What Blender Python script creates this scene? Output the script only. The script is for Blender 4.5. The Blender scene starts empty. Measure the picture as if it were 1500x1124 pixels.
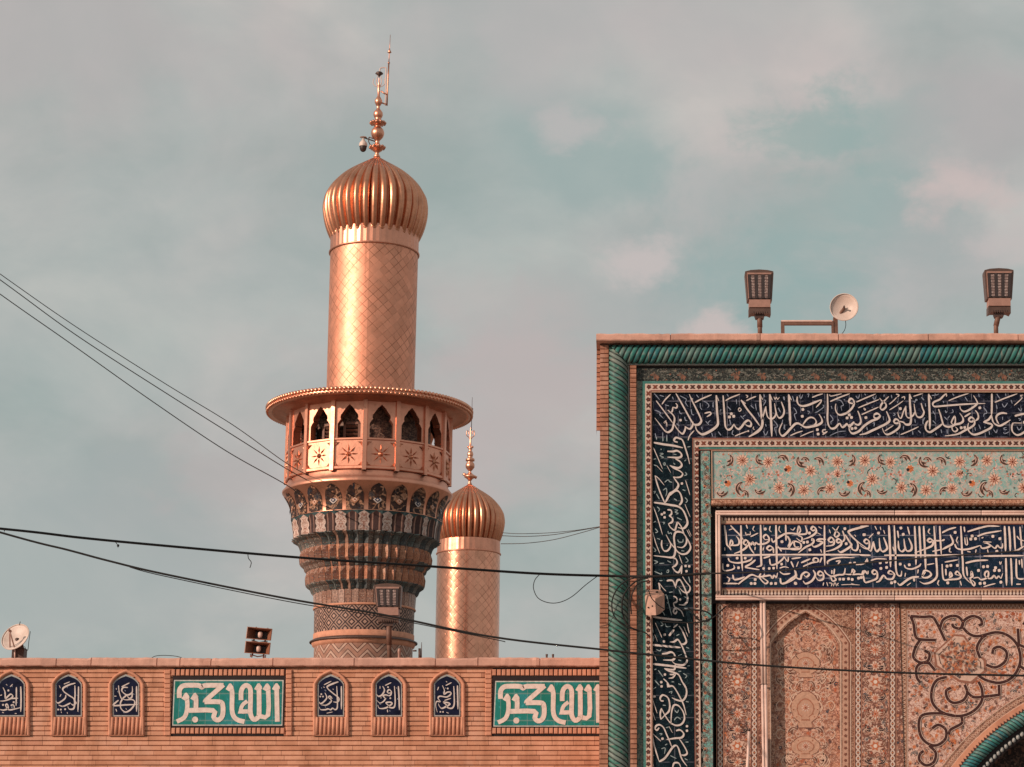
import bpy, math, random
from mathutils import Matrix, Vector
R_ = math.radians
PI = math.pi
random.seed(7)
scene = bpy.context.scene
COL = scene.collection

# ------------------------------------------------------------------ camera
F_PX, CX, CY, PITCH, CAM_Z = 3200.0, 910.0, 562.0, R_(13.5), 1.6
cam_d = bpy.data.cameras.new('camera')
cam_d.sensor_width = 36.0
cam_d.lens = F_PX / 1500.0 * 36.0
cam_d.shift_x = -(CX - 750.0) / 1500.0
cam_d.clip_start = 0.1
cam_d.clip_end = 5000
cam = bpy.data.objects.new('camera', cam_d)
cam.location = (0, 0, CAM_Z)
cam.rotation_euler = (PI / 2 + PITCH, 0, 0)
COL.objects.link(cam)
scene.camera = cam

# ------------------------------------------------------------------ sky and sun
SUN_AZ, SUN_EL = R_(54), R_(20)          # azimuth to the left of straight behind the camera
sun_dir = Vector((-math.sin(SUN_AZ) * math.cos(SUN_EL), -math.cos(SUN_AZ) * math.cos(SUN_EL), math.sin(SUN_EL)))
world = bpy.data.worlds.new('World')
scene.world = world
world.use_nodes = True
wn, wl = world.node_tree.nodes, world.node_tree.links
wn.clear()
w_out = wn.new('ShaderNodeOutputWorld')
w_bg = wn.new('ShaderNodeBackground')
w_bg.inputs['Strength'].default_value = 0.10
wl.new(w_bg.outputs[0], w_out.inputs[0])
w_sky = wn.new('ShaderNodeTexSky')
w_sky.sky_type = 'NISHITA'
w_sky.sun_disc = False
w_sky.sun_elevation = SUN_EL
w_sky.sun_rotation = math.atan2(sun_dir.x, sun_dir.y)
w_sky.dust_density = 2.5
w_tc = wn.new('ShaderNodeTexCoord')
w_map = wn.new('ShaderNodeMapping')
w_map.inputs['Scale'].default_value = (1, 1, 2.1)
wl.new(w_tc.outputs['Generated'], w_map.inputs[0])

def w_noise(scale, detail, rough, loc):
    m = wn.new('ShaderNodeMapping')
    m.inputs['Location'].default_value = loc
    m.inputs['Scale'].default_value = (1, 1, 1.45)
    wl.new(w_tc.outputs['Generated'], m.inputs[0])
    n = wn.new('ShaderNodeTexNoise')
    n.inputs['Scale'].default_value = scale
    n.inputs['Detail'].default_value = detail
    n.inputs['Roughness'].default_value = rough
    n.inputs['Distortion'].default_value = 0.25
    wl.new(m.outputs[0], n.inputs['Vector'])
    return n.outputs['Fac']

def w_ramp(sock, pts):
    r = wn.new('ShaderNodeValToRGB')
    e = r.color_ramp.elements
    while len(e) < len(pts): e.new(0.5)
    for el, (p, c) in zip(e, pts):
        el.position = p
        el.color = (*c, 1)
    wl.new(sock, r.inputs[0])
    return r.outputs[0]

def w_mix(fac, a, b):
    m = wn.new('ShaderNodeMix')
    m.data_type = 'RGBA'
    if isinstance(fac, float): m.inputs[0].default_value = fac
    else: wl.new(fac, m.inputs[0])
    for i, s in ((6, a), (7, b)):
        if isinstance(s, tuple): m.inputs[i].default_value = (*s, 1)
        else: wl.new(s, m.inputs[i])
    return m.outputs[2]

# an overcast deck: grey blue, pinkish patches, a few thin places where the teal sky shows
SK = 10.0
def sc3(c): return tuple(v * SK for v in c)
cl_a = w_ramp(w_noise(5.0, 5, 0.52, (0.3, 0.1, 0.4)), [(0.28, (0.375, 0.447, 0.425)), (0.5, (0.445, 0.470, 0.450)), (0.70, (0.54, 0.490, 0.470))])
cl_b = w_ramp(w_noise(11.0, 6, 0.55, (1.7, 0.4, 2.2)), [(0.33, (0.84, 0.895, 0.895)), (0.5, (1.0, 1.0, 1.0)), (0.70, (1.20, 1.13, 1.11))])
w_mul = wn.new('ShaderNodeMix'); w_mul.data_type = 'RGBA'; w_mul.blend_type = 'MULTIPLY'; w_mul.inputs[0].default_value = 1.0
wl.new(cl_a, w_mul.inputs[6]); wl.new(cl_b, w_mul.inputs[7])
clouds = w_mul.outputs[2]
# thin place in the deck up and to the right
def w_spot(direction, size, soft_noise):
    d = Vector(direction).normalized()
    dp = wn.new('ShaderNodeVectorMath'); dp.operation = 'DISTANCE'
    d = Vector((d.x, d.y, d.z*1.7))
    flat = wn.new('ShaderNodeVectorMath'); flat.operation = 'MULTIPLY'; flat.inputs[1].default_value = (1, 1, 1.7)
    nrm = wn.new('ShaderNodeVectorMath'); nrm.operation = 'NORMALIZE'
    wl.new(w_tc.outputs['Generated'], nrm.inputs[0])
    wl.new(nrm.outputs[0], flat.inputs[0]); wl.new(flat.outputs[0], dp.inputs[0])
    dp.inputs[1].default_value = d
    a = wn.new('ShaderNodeMath'); a.operation = 'MULTIPLY_ADD'
    ctr = wn.new('ShaderNodeMath'); ctr.operation = 'SUBTRACT'; wl.new(soft_noise, ctr.inputs[0]); ctr.inputs[1].default_value = 0.5
    wl.new(ctr.outputs[0], a.inputs[0]); a.inputs[1].default_value = size * (4.0 if size < 0.025 else 5.0); wl.new(dp.outputs['Value'], a.inputs[2])
    r = wn.new('ShaderNodeMapRange')
    r.interpolation_type = 'SMOOTHSTEP'
    wl.new(a.outputs[0], r.inputs[0])
    r.inputs[1].default_value = size * 0.35; r.inputs[2].default_value = size * 1.9
    r.inputs[3].default_value = 1.0; r.inputs[4].default_value = 0.0
    return r.outputs[0]

def px_dir(px, py):
    a, b = (px - CX) / F_PX, (CY - py) / F_PX
    return (a, math.cos(PITCH) - b * math.sin(PITCH), math.sin(PITCH) + b * math.cos(PITCH))
nz = w_noise(12.0, 6, 0.58, (3.1, 2.2, 0.9))
nz_s = w_noise(38.0, 6, 0.6, (1.1, 0.2, 2.9))
sky_c = clouds
for (px, py), size, col, amt in [
        ((1185, 200), 0.022, (0.255, 0.40, 0.375), 0.62), ((1170, 330), 0.050, (0.30, 0.415, 0.395), 0.6), ((1300, 180), 0.022, (0.33, 0.43, 0.41), 0.5), ((1300, 400), 0.024, (0.50, 0.475, 0.465), 0.5), ((1050, 300), 0.022, (0.49, 0.475, 0.465), 0.4),
        ((900, 470), 0.05, (0.44, 0.43, 0.42), 0.6), ((760, 600), 0.05, (0.52, 0.445, 0.43), 0.75),
        ((1150, 440), 0.05, (0.30, 0.42, 0.405), 0.8), ((860, 230), 0.03, (0.32, 0.415, 0.40), 0.6), ((700, 430), 0.03, (0.52, 0.455, 0.44), 0.5),
        ((1395, 278), 0.018, (0.60, 0.505, 0.48), 0.95), ((935, 383), 0.013, (0.58, 0.52, 0.50), 0.9), ((1400, 400), 0.03, (0.43, 0.43, 0.42), 0.6),
        ((1060, 488), 0.013, (0.60, 0.515, 0.49), 0.9), ((1480, 355), 0.014, (0.56, 0.50, 0.48), 0.7), ((840, 185), 0.012, (0.54, 0.50, 0.485), 0.7), ((1480, 170), 0.026, (0.45, 0.42, 0.415), 0.6),
        ((120, 60), 0.05, (0.49, 0.45, 0.44), 0.6), ((800, 40), 0.03, (0.51, 0.47, 0.46), 0.6), ((1050, 60), 0.03, (0.50, 0.465, 0.455), 0.5),
        ((130, 850), 0.06, (0.375, 0.415, 0.41), 0.6), ((330, 700), 0.02, (0.47, 0.42, 0.41), 0.5)]:
    s = w_spot(px_dir(px, py), size, nz_s if size < 0.025 else nz)
    m = wn.new('ShaderNodeMath'); m.operation = 'MULTIPLY'; wl.new(s, m.inputs[0]); m.inputs[1].default_value = amt
    sky_c = w_mix(m.outputs[0], sky_c, col)
w_gain = wn.new('ShaderNodeMix'); w_gain.data_type = 'RGBA'; w_gain.blend_type = 'MULTIPLY'; w_gain.inputs[0].default_value = 1.0
wl.new(sky_c, w_gain.inputs[6]); w_gain.inputs[7].default_value = (SK, SK, SK, 1)
wl.new(w_mix(0.94, w_sky.outputs[0], w_gain.outputs[2]), w_bg.inputs['Color'])

sun_l = bpy.data.lights.new('sun', 'SUN')
sun_l.energy = 3.7
sun_l.angle = R_(0.6)
sun_l.color = (1.0, 0.765, 0.61)
sun = bpy.data.objects.new('sun', sun_l)
sun.rotation_euler = sun_dir.to_track_quat('Z', 'Y').to_euler()
sun.location = (-40, -30, 40)
COL.objects.link(sun)
scene.view_settings.view_transform = 'Standard'
scene.view_settings.look = 'None'
scene.view_settings.gamma = 1.0
scene.view_settings.exposure = 0.0

# ------------------------------------------------------------------ coordinates
CP, SP = math.cos(PITCH), math.sin(PITCH)
def at(px, py, Y):
    """point at depth Y (metres in front of the camera's foot) seen at this place of the photograph"""
    a, b = (px - CX) / F_PX, (CY - py) / F_PX
    dy = CP - b * SP
    return (Y * a / dy, Y, CAM_Z + Y * (SP + b * CP) / dy)
def X(px, Y, py=800): return at(px, py, Y)[0]
def Z(py, Y): return at(CX, py, Y)[2]
def M(px, Y, py=800): return px * Y / F_PX / (CP - (CY - py) / F_PX * SP)

# ------------------------------------------------------------------ mesh builder
class MB:
    def __init__(s):
        s.v, s.f, s.c, s.uv, s.sm = [], [], [], [], []
    def add(s, vs, fs, col=None, uvs=None, smooth=False):
        b = len(s.v)
        s.v += [tuple(p) for p in vs]
        s.uv += list(uvs) if uvs else [(0.0, 0.0)] * len(vs)
        for f in fs:
            s.f.append(tuple(i + b for i in f)); s.c.append(col); s.sm.append(smooth)
    def box(s, x0, x1, y0, y1, z0, z1, col=None):
        s.add([(x0,y0,z0),(x1,y0,z0),(x1,y1,z0),(x0,y1,z0),(x0,y0,z1),(x1,y0,z1),(x1,y1,z1),(x0,y1,z1)],
              [(0,1,5,4),(1,2,6,5),(2,3,7,6),(3,0,4,7),(4,5,6,7),(3,2,1,0)], col)
    def bevbox(s, x0, x1, y0, y1, z0, z1, b, col=None):
        """box with its front edges (towards -y) chamfered"""
        s.add([(x0+b,y0,z0+b),(x1-b,y0,z0+b),(x1-b,y0,z1-b),(x0+b,y0,z1-b),
               (x0,y0+b,z0),(x1,y0+b,z0),(x1,y0+b,z1),(x0,y0+b,z1),
               (x0,y1,z0),(x1,y1,z0),(x1,y1,z1),(x0,y1,z1)],
              [(0,1,2,3),(4,5,1,0),(5,6,2,1),(6,7,3,2),(7,4,0,3),
               (8,9,5,4),(9,10,6,5),(10,11,7,6),(11,8,4,7),(11,10,9,8)], col)
    def sheet(s, pts, y, col=None):
        s.add([(p[0], y, p[1]) for p in pts], [tuple(range(len(pts)))], col)
    def prism(s, pts, y0, y1, col=None):
        n = len(pts)
        vs = [(p[0], y0, p[1]) for p in pts] + [(p[0], y1, p[1]) for p in pts]
        fs = [tuple(range(n)), tuple(range(2*n-1, n-1, -1))] + [(i, (i+1) % n, n+(i+1) % n, n+i) for i in range(n)]
        s.add(vs, fs, col)
    def tube(s, pts, r, n=8, col=None, cap=True, smooth=True):
        P = [Vector(p) for p in pts]
        rr = r if isinstance(r, (list, tuple)) else [r] * len(P)
        vs, fs, prev = [], [], None
        for i, p in enumerate(P):
            t = (P[min(i+1, len(P)-1)] - P[max(i-1, 0)])
            if t.length < 1e-9: t = Vector((0, 0, 1))
            t.normalize()
            a = prev if prev is not None else (Vector((0, 1, 0)) if abs(t.y) < 0.9 else Vector((1, 0, 0)))
            a = (a - t * a.dot(t)).normalized(); prev = a
            b = t.cross(a)
            for k in range(n):
                q = 2*PI*k/n
                vs.append(p + (a*math.cos(q) + b*math.sin(q)) * rr[i])
        for i in range(len(P)-1):
            for k in range(n):
                fs.append((i*n+k, i*n+(k+1) % n, (i+1)*n+(k+1) % n, (i+1)*n+k))
        if cap:
            fs += [tuple(range(n-1, -1, -1)), tuple((len(P)-1)*n+k for k in range(n))]
        s.add(vs, fs, col, None, smooth)
    def lathe(s, cx, cy, prof, n=64, col=None, smooth=True, urep=1.0, rfun=None, a0=0.0):
        """prof = [(radius, z)], bottom to top; the uv runs round and up in metres/urep"""
        vs, uv, fs = [], [], []
        for j, (r, z) in enumerate(prof):
            for k in range(n+1):
                q = a0 + 2*PI*k/n
                rr = r * (rfun(q, j/(max(1, len(prof)-1))) if rfun else 1.0)
                vs.append((cx + rr*math.sin(q), cy - rr*math.cos(q), z)); uv.append((urep*k/n, z))
        for j in range(len(prof)-1):
            for k in range(n):
                fs.append((j*(n+1)+k, j*(n+1)+k+1, (j+1)*(n+1)+k+1, (j+1)*(n+1)+k))
        s.add(vs, fs, col, uv, smooth)
    def ball(s, c, r, n=10, m=7, col=None, sz=1.0):
        vs, fs = [], []
        for j in range(m+1):
            t = PI*j/m
            for k in range(n):
                q = 2*PI*k/n
                vs.append((c[0]+r*math.sin(t)*math.cos(q), c[1]+r*math.sin(t)*math.sin(q), c[2]-r*sz*math.cos(t)))
        for j in range(m):
            for k in range(n):
                fs.append((j*n+k, j*n+(k+1) % n, (j+1)*n+(k+1) % n, (j+1)*n+k))
        s.add(vs, fs, col, None, True)
    def build(s, name, material, parent=None):
        me = bpy.data.meshes.new(name)
        me.from_pydata(s.v, [], s.f)
        me.polygons.foreach_set('use_smooth', s.sm)
        if any(u != (0.0, 0.0) for u in s.uv):
            lay = me.uv_layers.new(name='UVMap')
            idx = [0] * len(me.loops)
            me.loops.foreach_get('vertex_index', idx)
            flat = []
            for i in idx: flat += s.uv[i]
            lay.data.foreach_set('uv', flat)
        if any(c is not None for c in s.c):
            ca = me.color_attributes.new('Col', 'FLOAT_COLOR', 'CORNER')
            flat = []
            for p, c in zip(me.polygons, s.c):
                flat += [*(c or (0.8, 0.8, 0.8)), 1.0] * p.loop_total
            ca.data.foreach_set('color', flat)
        me.materials.append(material)
        me.update()
        o = bpy.data.objects.new(name, me)
        COL.objects.link(o)
        if parent is not None:
            o.parent = parent
            if parent.type == 'EMPTY':
                o.matrix_parent_inverse = Matrix.Translation(-Vector(parent.location))
        return o

def tag(o, label=None, cat=None, group=None, kind=None):
    if label: o['label'] = label
    if cat: o['category'] = cat
    if group: o['group'] = group
    if kind: o['kind'] = kind
    return o
def thing(name, loc, label, cat, group=None):
    o = bpy.data.objects.new(name, None)
    o.empty_display_size = 0.2
    o.location = loc
    COL.objects.link(o)
    return tag(o, label, cat, group)
def dup(root, delta, label):
    r = root.copy(); COL.objects.link(r)
    r.location = Vector(root.location) + Vector(delta)
    r['label'] = label
    for ch in list(root.children):
        c = ch.copy(); COL.objects.link(c); c.parent = r
        for g in list(ch.children):
            d = g.copy(); COL.objects.link(d); d.parent = c
    return r

# ------------------------------------------------------------------ curves
def smooth_pts(pts, per=6):
    if len(pts) < 3: 
        return list(pts)
    out = []
    P = [pts[0]] + list(pts) + [pts[-1]]
    for i in range(1, len(P)-2):
        p0, p1, p2, p3 = P[i-1], P[i], P[i+1], P[i+2]
        for k in range(per):
            t = k/per
            out.append(tuple(0.5*((2*b) + (c-a)*t + (2*a-5*b+4*c-d)*t*t + (3*b-a-3*c+d)*t**3)
                             for a, b, c, d in zip(p0, p1, p2, p3)))
    out.append(tuple(pts[-1]))
    return out
def ribbon2d(pts, w, taper=True, nib=None):
    """left and right edges of a pen stroke"""
    L, Rr = [], []
    n = len(pts)
    for i, p in enumerate(pts):
        a, b = pts[max(i-1, 0)], pts[min(i+1, n-1)]
        dx, dy = b[0]-a[0], b[1]-a[1]
        l = math.hypot(dx, dy) or 1e-9
        t = i/(n-1) if n > 1 else 0
        k = 1.0
        if taper:
            k = min(1.0, 0.62 + 2.6*t, 0.35 + 3.2*(1-t))
        hw = w*0.5*k
        if nib is not None:                      # broad pen held at an angle
            ang = math.atan2(dy, dx)
            hw *= 0.62 + 0.54*abs(math.sin(ang-nib))
        L.append((p[0]-dy/l*hw, p[1]+dx/l*hw)); Rr.append((p[0]+dy/l*hw, p[1]-dx/l*hw))
    return L, Rr
# ------------------------------------------------------------------ materials
class NT:
    """small helper to write node materials"""
    def __init__(s, name):
        s.m = bpy.data.materials.new(name); s.m.use_nodes = True
        s.n, s.l = s.m.node_tree.nodes, s.m.node_tree.links
        s.b = s.n['Principled BSDF']
        s.tc = s.n.new('ShaderNodeTexCoord')
    def put(s, sock, v):
        if isinstance(v, bpy.types.NodeSocket): s.l.new(v, sock)
        elif isinstance(v, tuple) and len(v) == 3 and len(getattr(sock, 'default_value', ())) == 4: sock.default_value = (*v, 1)
        else: sock.default_value = v
    def math(s, op, a, b=0.0, c=0.0, clamp=False):
        n = s.n.new('ShaderNodeMath'); n.operation = op; n.use_clamp = clamp
        s.put(n.inputs[0], a); s.put(n.inputs[1], b); s.put(n.inputs[2], c)
        return n.outputs[0]
    def mix(s, f, a, b, mode='MIX'):
        n = s.n.new('ShaderNodeMix'); n.data_type = 'RGBA'; n.blend_type = mode
        s.put(n.inputs[0], f); s.put(n.inputs[6], a); s.put(n.inputs[7], b)
        return n.outputs[2]
    def noise(s, vec, scale, detail=4, rough=0.55, dist=0.0):
        n = s.n.new('ShaderNodeTexNoise')
        s.put(n.inputs['Vector'], vec); n.inputs['Scale'].default_value = scale
        n.inputs['Detail'].default_value = detail; n.inputs['Roughness'].default_value = rough; n.inputs['Distortion'].default_value = dist
        return n.outputs['Fac']
    def vor(s, vec, scale, feature='F1', rnd=1.0):
        n = s.n.new('ShaderNodeTexVoronoi'); n.feature = feature
        s.put(n.inputs['Vector'], vec); n.inputs['Scale'].default_value = scale; n.inputs['Randomness'].default_value = rnd
        return n
    def white(s, vec):
        n = s.n.new('ShaderNodeTexWhiteNoise'); n.noise_dimensions = '3D'; s.put(n.inputs['Vector'], vec)
        return n
    def sep(s, vec):
        n = s.n.new('ShaderNodeSeparateXYZ'); s.put(n.inputs[0], vec); return n.outputs
    def comb(s, x, y, z=0.0):
        n = s.n.new('ShaderNodeCombineXYZ'); s.put(n.inputs[0], x); s.put(n.inputs[1], y); s.put(n.inputs[2], z); return n.outputs[0]
    def ramp(s, f, pts, const=False):
        r = s.n.new('ShaderNodeValToRGB'); e = r.color_ramp.elements
        if const: r.color_ramp.interpolation = 'CONSTANT'
        while len(e) < len(pts): e.new(0.5)
        for el, (p, c) in zip(e, pts):
            el.position = p; el.color = (*c, 1)
        s.put(r.inputs[0], f); return r.outputs[0]
    def step(s, f, a, b):
        r = s.n.new('ShaderNodeMapRange'); r.interpolation_type = 'SMOOTHSTEP'; r.clamp = True
        s.put(r.inputs[0], f); r.inputs[1].default_value = a; r.inputs[2].default_value = b
        return r.outputs[0]
    def bump(s, h, strength=0.4, dist=0.01, normal=None):
        n = s.n.new('ShaderNodeBump'); n.inputs['Strength'].default_value = strength; n.inputs['Distance'].default_value = dist
        s.put(n.inputs['Height'], h)
        if normal is not None: s.l.new(normal, n.inputs['Normal'])
        return n.outputs[0]
    def done(s, col, rough=0.7, metal=0.0, normal=None, spec=None, coat=None):
        s.put(s.b.inputs['Base Color'], col); s.put(s.b.inputs['Roughness'], rough); s.put(s.b.inputs['Metallic'], metal)
        if normal is not None: s.l.new(normal, s.b.inputs['Normal'])
        if spec is not None: s.b.inputs['Specular IOR Level'].default_value = spec
        if coat: s.b.inputs['Coat Weight'].default_value = coat; s.b.inputs['Coat Roughness'].default_value = 0.15
        return s.m
def mul(c, k): return tuple(min(1.0, v*k) for v in c)

def plain(name, col, rough=0.6, metal=0.0, scale=6.0, amt=0.22, bump=0.0, spec=None, grime=None):
    t = NT(name); ob = t.tc.outputs['Object']
    f = t.noise(ob, scale, 6, 0.62)
    c = t.ramp(f, [(0.28, mul(col, 1-amt)), (0.5, col), (0.74, mul(col, 1+amt*0.8))])
    f2 = t.noise(ob, scale*7, 4, 0.7)
    c = t.mix(t.math('MULTIPLY', t.step(f2, 0.55, 0.75), 0.35), c, mul(col, 0.62))
    if grime: c = t.mix(t.math('MULTIPLY', t.step(t.noise(ob, scale*0.6, 5, 0.6), 0.5, 0.72), 0.6), c, grime)
    nb = t.bump(t.noise(ob, scale*9, 5, 0.7), 0.5, bump) if bump else None
    r = t.math('ADD', rough-0.08, t.math('MULTIPLY', f2, 0.16))
    return t.done(c, r, metal, nb, spec)

def painted(name, rough=0.45, amt=0.25, scale=30.0, spec=0.15):
    """pigments come from the mesh's colour attribute; wear and unevenness from noise"""
    t = NT(name); ob = t.tc.outputs['Object']
    a = t.n.new('ShaderNodeAttribute'); a.attribute_name = 'Col'
    f = t.noise(ob, scale, 5, 0.65)
    c = t.mix(1.0, a.outputs['Color'], t.ramp(f, [(0.3, (1-amt,)*3), (0.55, (1, 1, 1)), (0.75, (1+amt*0.4,)*3)]), 'MULTIPLY')
    return t.done(c, t.math('ADD', rough, t.math('MULTIPLY', f, 0.2)), 0.0, None, spec)

BRK, BRK2, BRK3 = (0.61, 0.300, 0.190), (0.49, 0.218, 0.132), (0.68, 0.350, 0.232)
def brick_mat(name, pitch, z0, length=0.22, cols=(BRK, BRK2, BRK3), stack=False, mortar=0.17):
    """courses follow the modelled rows; brick ends and firing colours are shaded"""
    t = NT(name); ob = t.tc.outputs['Object']; x, y, z = t.sep(ob)
    row = t.math('FLOOR', t.math('DIVIDE', t.math('SUBTRACT', z, z0), pitch))
    rw = t.white(t.comb(row, 3.7, 1.3))
    u = t.math('DIVIDE', t.math('ADD', x, t.math('MULTIPLY', rw.outputs['Value'], 1.7)), length)
    iu = t.math('FLOOR', u); fu = t.math('FRACT', u)
    w = t.white(t.comb(iu, row, 0.5))
    c = t.ramp(w.outputs['Value'], [(0.0, cols[1]), (0.45, cols[0]), (0.9, cols[2]), (1.0, mul(cols[1], 0.8))])
    c = t.mix(0.30, c, cols[0])
    pat = t.noise(t.comb(t.math('MULTIPLY', x, 0.9), 0.0, t.math('MULTIPLY', row, 0.12)), 1.4, 3, 0.5)
    c = t.mix(t.math('MULTIPLY', t.step(pat, 0.60, 0.66), 0.40), c, (0.58, 0.33, 0.24))
    dk = t.math('MULTIPLY', t.step(t.white(t.comb(iu, row, 7.7)).outputs['Value'], 0.955, 0.96), 0.35)
    c = t.mix(dk, c, (0.34, 0.13, 0.085))
    f = t.noise(ob, 5.0, 6, 0.65)
    c = t.mix(1.0, c, t.ramp(f, [(0.3, (0.80, 0.78, 0.76)), (0.5, (1, 1, 1)), (0.72, (1.12, 1.14, 1.18))]), 'MULTIPLY')
    f2 = t.noise(ob, 60.0, 5, 0.7)
    c = t.mix(t.math('MULTIPLY', t.step(f2, 0.56, 0.75), 0.45), c, mul(cols[1], 0.55))
    efl = t.step(t.noise(ob, 1.6, 6, 0.7), 0.56, 0.74)
    c = t.mix(t.math('MULTIPLY', efl, 0.30), c, (0.70, 0.47, 0.38))
    e = t.math('MINIMUM', fu, t.math('SUBTRACT', 1.0, fu))
    jit = t.math('MULTIPLY', t.step(w.outputs['Value'], 0.2, 0.35), t.math('SUBTRACT', 1.0, t.step(e, 0.010, 0.026)))
    fz = t.math('FRACT', t.math('DIVIDE', t.math('SUBTRACT', z, z0), pitch))
    c = t.mix(t.math('MULTIPLY', t.math('SUBTRACT', 1.0, t.step(fz, mortar*0.7, mortar)), 0.58), c, (0.15, 0.055, 0.038))
    strk = t.noise(t.comb(t.math('MULTIPLY', x, 5.0), 0.0, t.math('MULTIPLY', z, 0.45)), 1.0, 5, 0.6)
    c = t.mix(1.0, c, t.ramp(strk, [(0.32, (0.80, 0.76, 0.73)), (0.48, (1, 1, 1)), (0.68, (1.05, 1.06, 1.08))]), 'MULTIPLY')
    if not stack: c = t.mix(t.math('MULTIPLY', jit, 0.45), c, (0.22, 0.085, 0.055))
    h = t.math('SUBTRACT', t.math('MULTIPLY', f2, 0.5), jit)
    return t.done(c, 0.85, 0.0, t.bump(h, 0.5, 0.006), 0.25)

def ornament(name, base, base2, flowers, vine, scale=8.0, cx=None, vine_w=0.035, sheet=0.45, rough=0.45, tile=None, zrep=None, petal=0.33, uv=False):
    """glazed tile painted with small flowers and vines; mirrored about cx like a carpet"""
    t = NT(name)
    ob = t.tc.outputs['UV'] if uv else t.tc.outputs['Object']
    x, y, z = t.sep(ob)
    if uv: z = y
    if cx is not None: x2 = t.math('ABSOLUTE', t.math('SUBTRACT', x, cx))
    else: x2 = x
    z2 = t.math('ABSOLUTE', t.math('SUBTRACT', t.math('MODULO', t.math('ADD', z, 100.0), zrep), zrep/2)) if zrep else z
    v = t.comb(x2, 0.0, z2)
    wob = t.noise(v, scale*1.1, 3, 0.5)
    c = t.mix(t.step(wob, 0.42, 0.60), base, base2)
    # vines: iso-lines of a smooth noise
    for k, (sc, ww) in enumerate(((scale*0.9, vine_w), (scale*2.1, vine_w*1.5))):
        nz_ = t.noise(v, sc, 1.5, 0.45, 0.6)
        line = t.math('SUBTRACT', 1.0, t.step(t.math('ABSOLUTE', t.math('SUBTRACT', nz_, 0.5)), ww*0.45, ww))
        c = t.mix(t.math('MULTIPLY', line, 0.85), c, vine[k % len(vine)])
    for k, sc in enumerate((scale, scale*2.3)):
        vo = t.vor(t.mix(0.06, v, t.comb(wob, wob, wob), 'ADD'), sc)
        rr = t.white(vo.outputs['Position'])
        # lobed outline
        dv = t.n.new('ShaderNodeVectorMath'); dv.operation = 'SUBTRACT'
        t.put(dv.inputs[0], v); t.l.new(vo.outputs['Position'], dv.inputs[1])
        px_, py_, pz_ = t.sep(dv.outputs[0])
        ang = t.math('ARCTAN2', px_, pz_)
        lobes = t.math('MULTIPLY', t.math('SINE', t.math('MULTIPLY', ang, 5.0 + 2*k)), 0.07)
        d = t.math('ADD', vo.outputs['Distance'], lobes)
        rad = petal if k == 0 else petal*0.85
        body = t.math('SUBTRACT', 1.0, t.step(d, rad*0.9, rad))
        fc = t.ramp(rr.outputs['Value'], [(i/len(flowers), cc) for i, cc in enumerate(flowers)], True)
        fc = t.mix(t.math('SUBTRACT', 1.0, t.step(d, rad*0.30, rad*0.42)), fc, t.ramp(rr.outputs['Value'], [((i/len(flowers)), flowers[(i+2) % len(flowers)]) for i in range(len(flowers))], True))
        c = t.mix(t.math('MULTIPLY', body, 0.92 if k == 0 else 0.8), c, fc)
        rim = t.math('MULTIPLY', t.step(d, rad*0.80, rad*0.92), body)
        c = t.mix(t.math('MULTIPLY', rim, 0.75), c, vine[-1])
    if tile:
        for q in (x, z):
            fr = t.math('FRACT', t.math('DIVIDE', q, tile))
            e = t.math('MINIMUM', fr, t.math('SUBTRACT', 1.0, fr))
            c = t.mix(t.math('MULTIPLY', t.math('SUBTRACT', 1.0, t.step(e, 0.012, 0.03)), 0.30), c, (0.22, 0.16, 0.13))
    g = t.noise(ob, 3.0, 5, 0.65)
    c = t.mix(1.0, c, t.ramp(g, [(0.3, (0.82,)*3), (0.5, (1.0,)*3), (0.72, (1.10,)*3)]), 'MULTIPLY')
    hb = t.noise(ob, 45.0, 4, 0.6)
    return t.done(c, t.math('ADD', rough-0.1, t.math('MULTIPLY', g, 0.25)), 0.0, t.bump(hb, 0.25, 0.003), 0.13)

def navy_mat(name, col, col2, tile=0.173, x0=0.0, z0=0.0, line=(0.10, 0.12, 0.20), joint=0.75):
    t = NT(name); ob = t.tc.outputs['Object']; x, y, z = t.sep(ob)
    qx = t.math('DIVIDE', t.math('SUBTRACT', x, x0), tile); qz = t.math('DIVIDE', t.math('SUBTRACT', z, z0), tile)
    w = t.white(t.comb(t.math('FLOOR', qx), t.math('FLOOR', qz), 0.0))
    c = t.mix(w.outputs['Value'], col, col2)
    f = t.noise(ob, 9.0, 5, 0.6)
    c = t.mix(1.0, c, t.ramp(f, [(0.3, (0.7,)*3), (0.5, (1,)*3), (0.72, (1.5, 1.45, 1.4))]), 'MULTIPLY')
    # faint scrolling painted in a lighter blue behind the letters
    nz_ = t.noise(t.comb(x, 0.0, z), 13.0, 1.5, 0.45, 0.8)
    ln = t.math('SUBTRACT', 1.0, t.step(t.math('ABSOLUTE', t.math('SUBTRACT', nz_, 0.5)), 0.008, 0.022))
    c = t.mix(t.math('MULTIPLY', ln, 0.30), c, mul(line, 0.9))
    for q in (qx, qz):
        fr = t.math('FRACT', q); e = t.math('MINIMUM', fr, t.math('SUBTRACT', 1.0, fr))
        k = t.math('SUBTRACT', 1.0, t.step(e, 0.012, 0.035))
        k = t.math('MULTIPLY', k, t.step(t.noise(ob, 7.0, 2), 0.42, 0.6))
        c = t.mix(t.math('MULTIPLY', k, joint), c, (0.24, 0.24, 0.30))
    # every tile sits at a slightly different tilt
    tilt = t.math('ADD', t.math('MULTIPLY', t.math('FRACT', qx), t.math('SUBTRACT', w.outputs['Value'], 0.5)), t.math('MULTIPLY', f, 0.3))
    return t.done(c, 0.42, 0.0, t.bump(tilt, 0.2, 0.02), 0.06)

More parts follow.
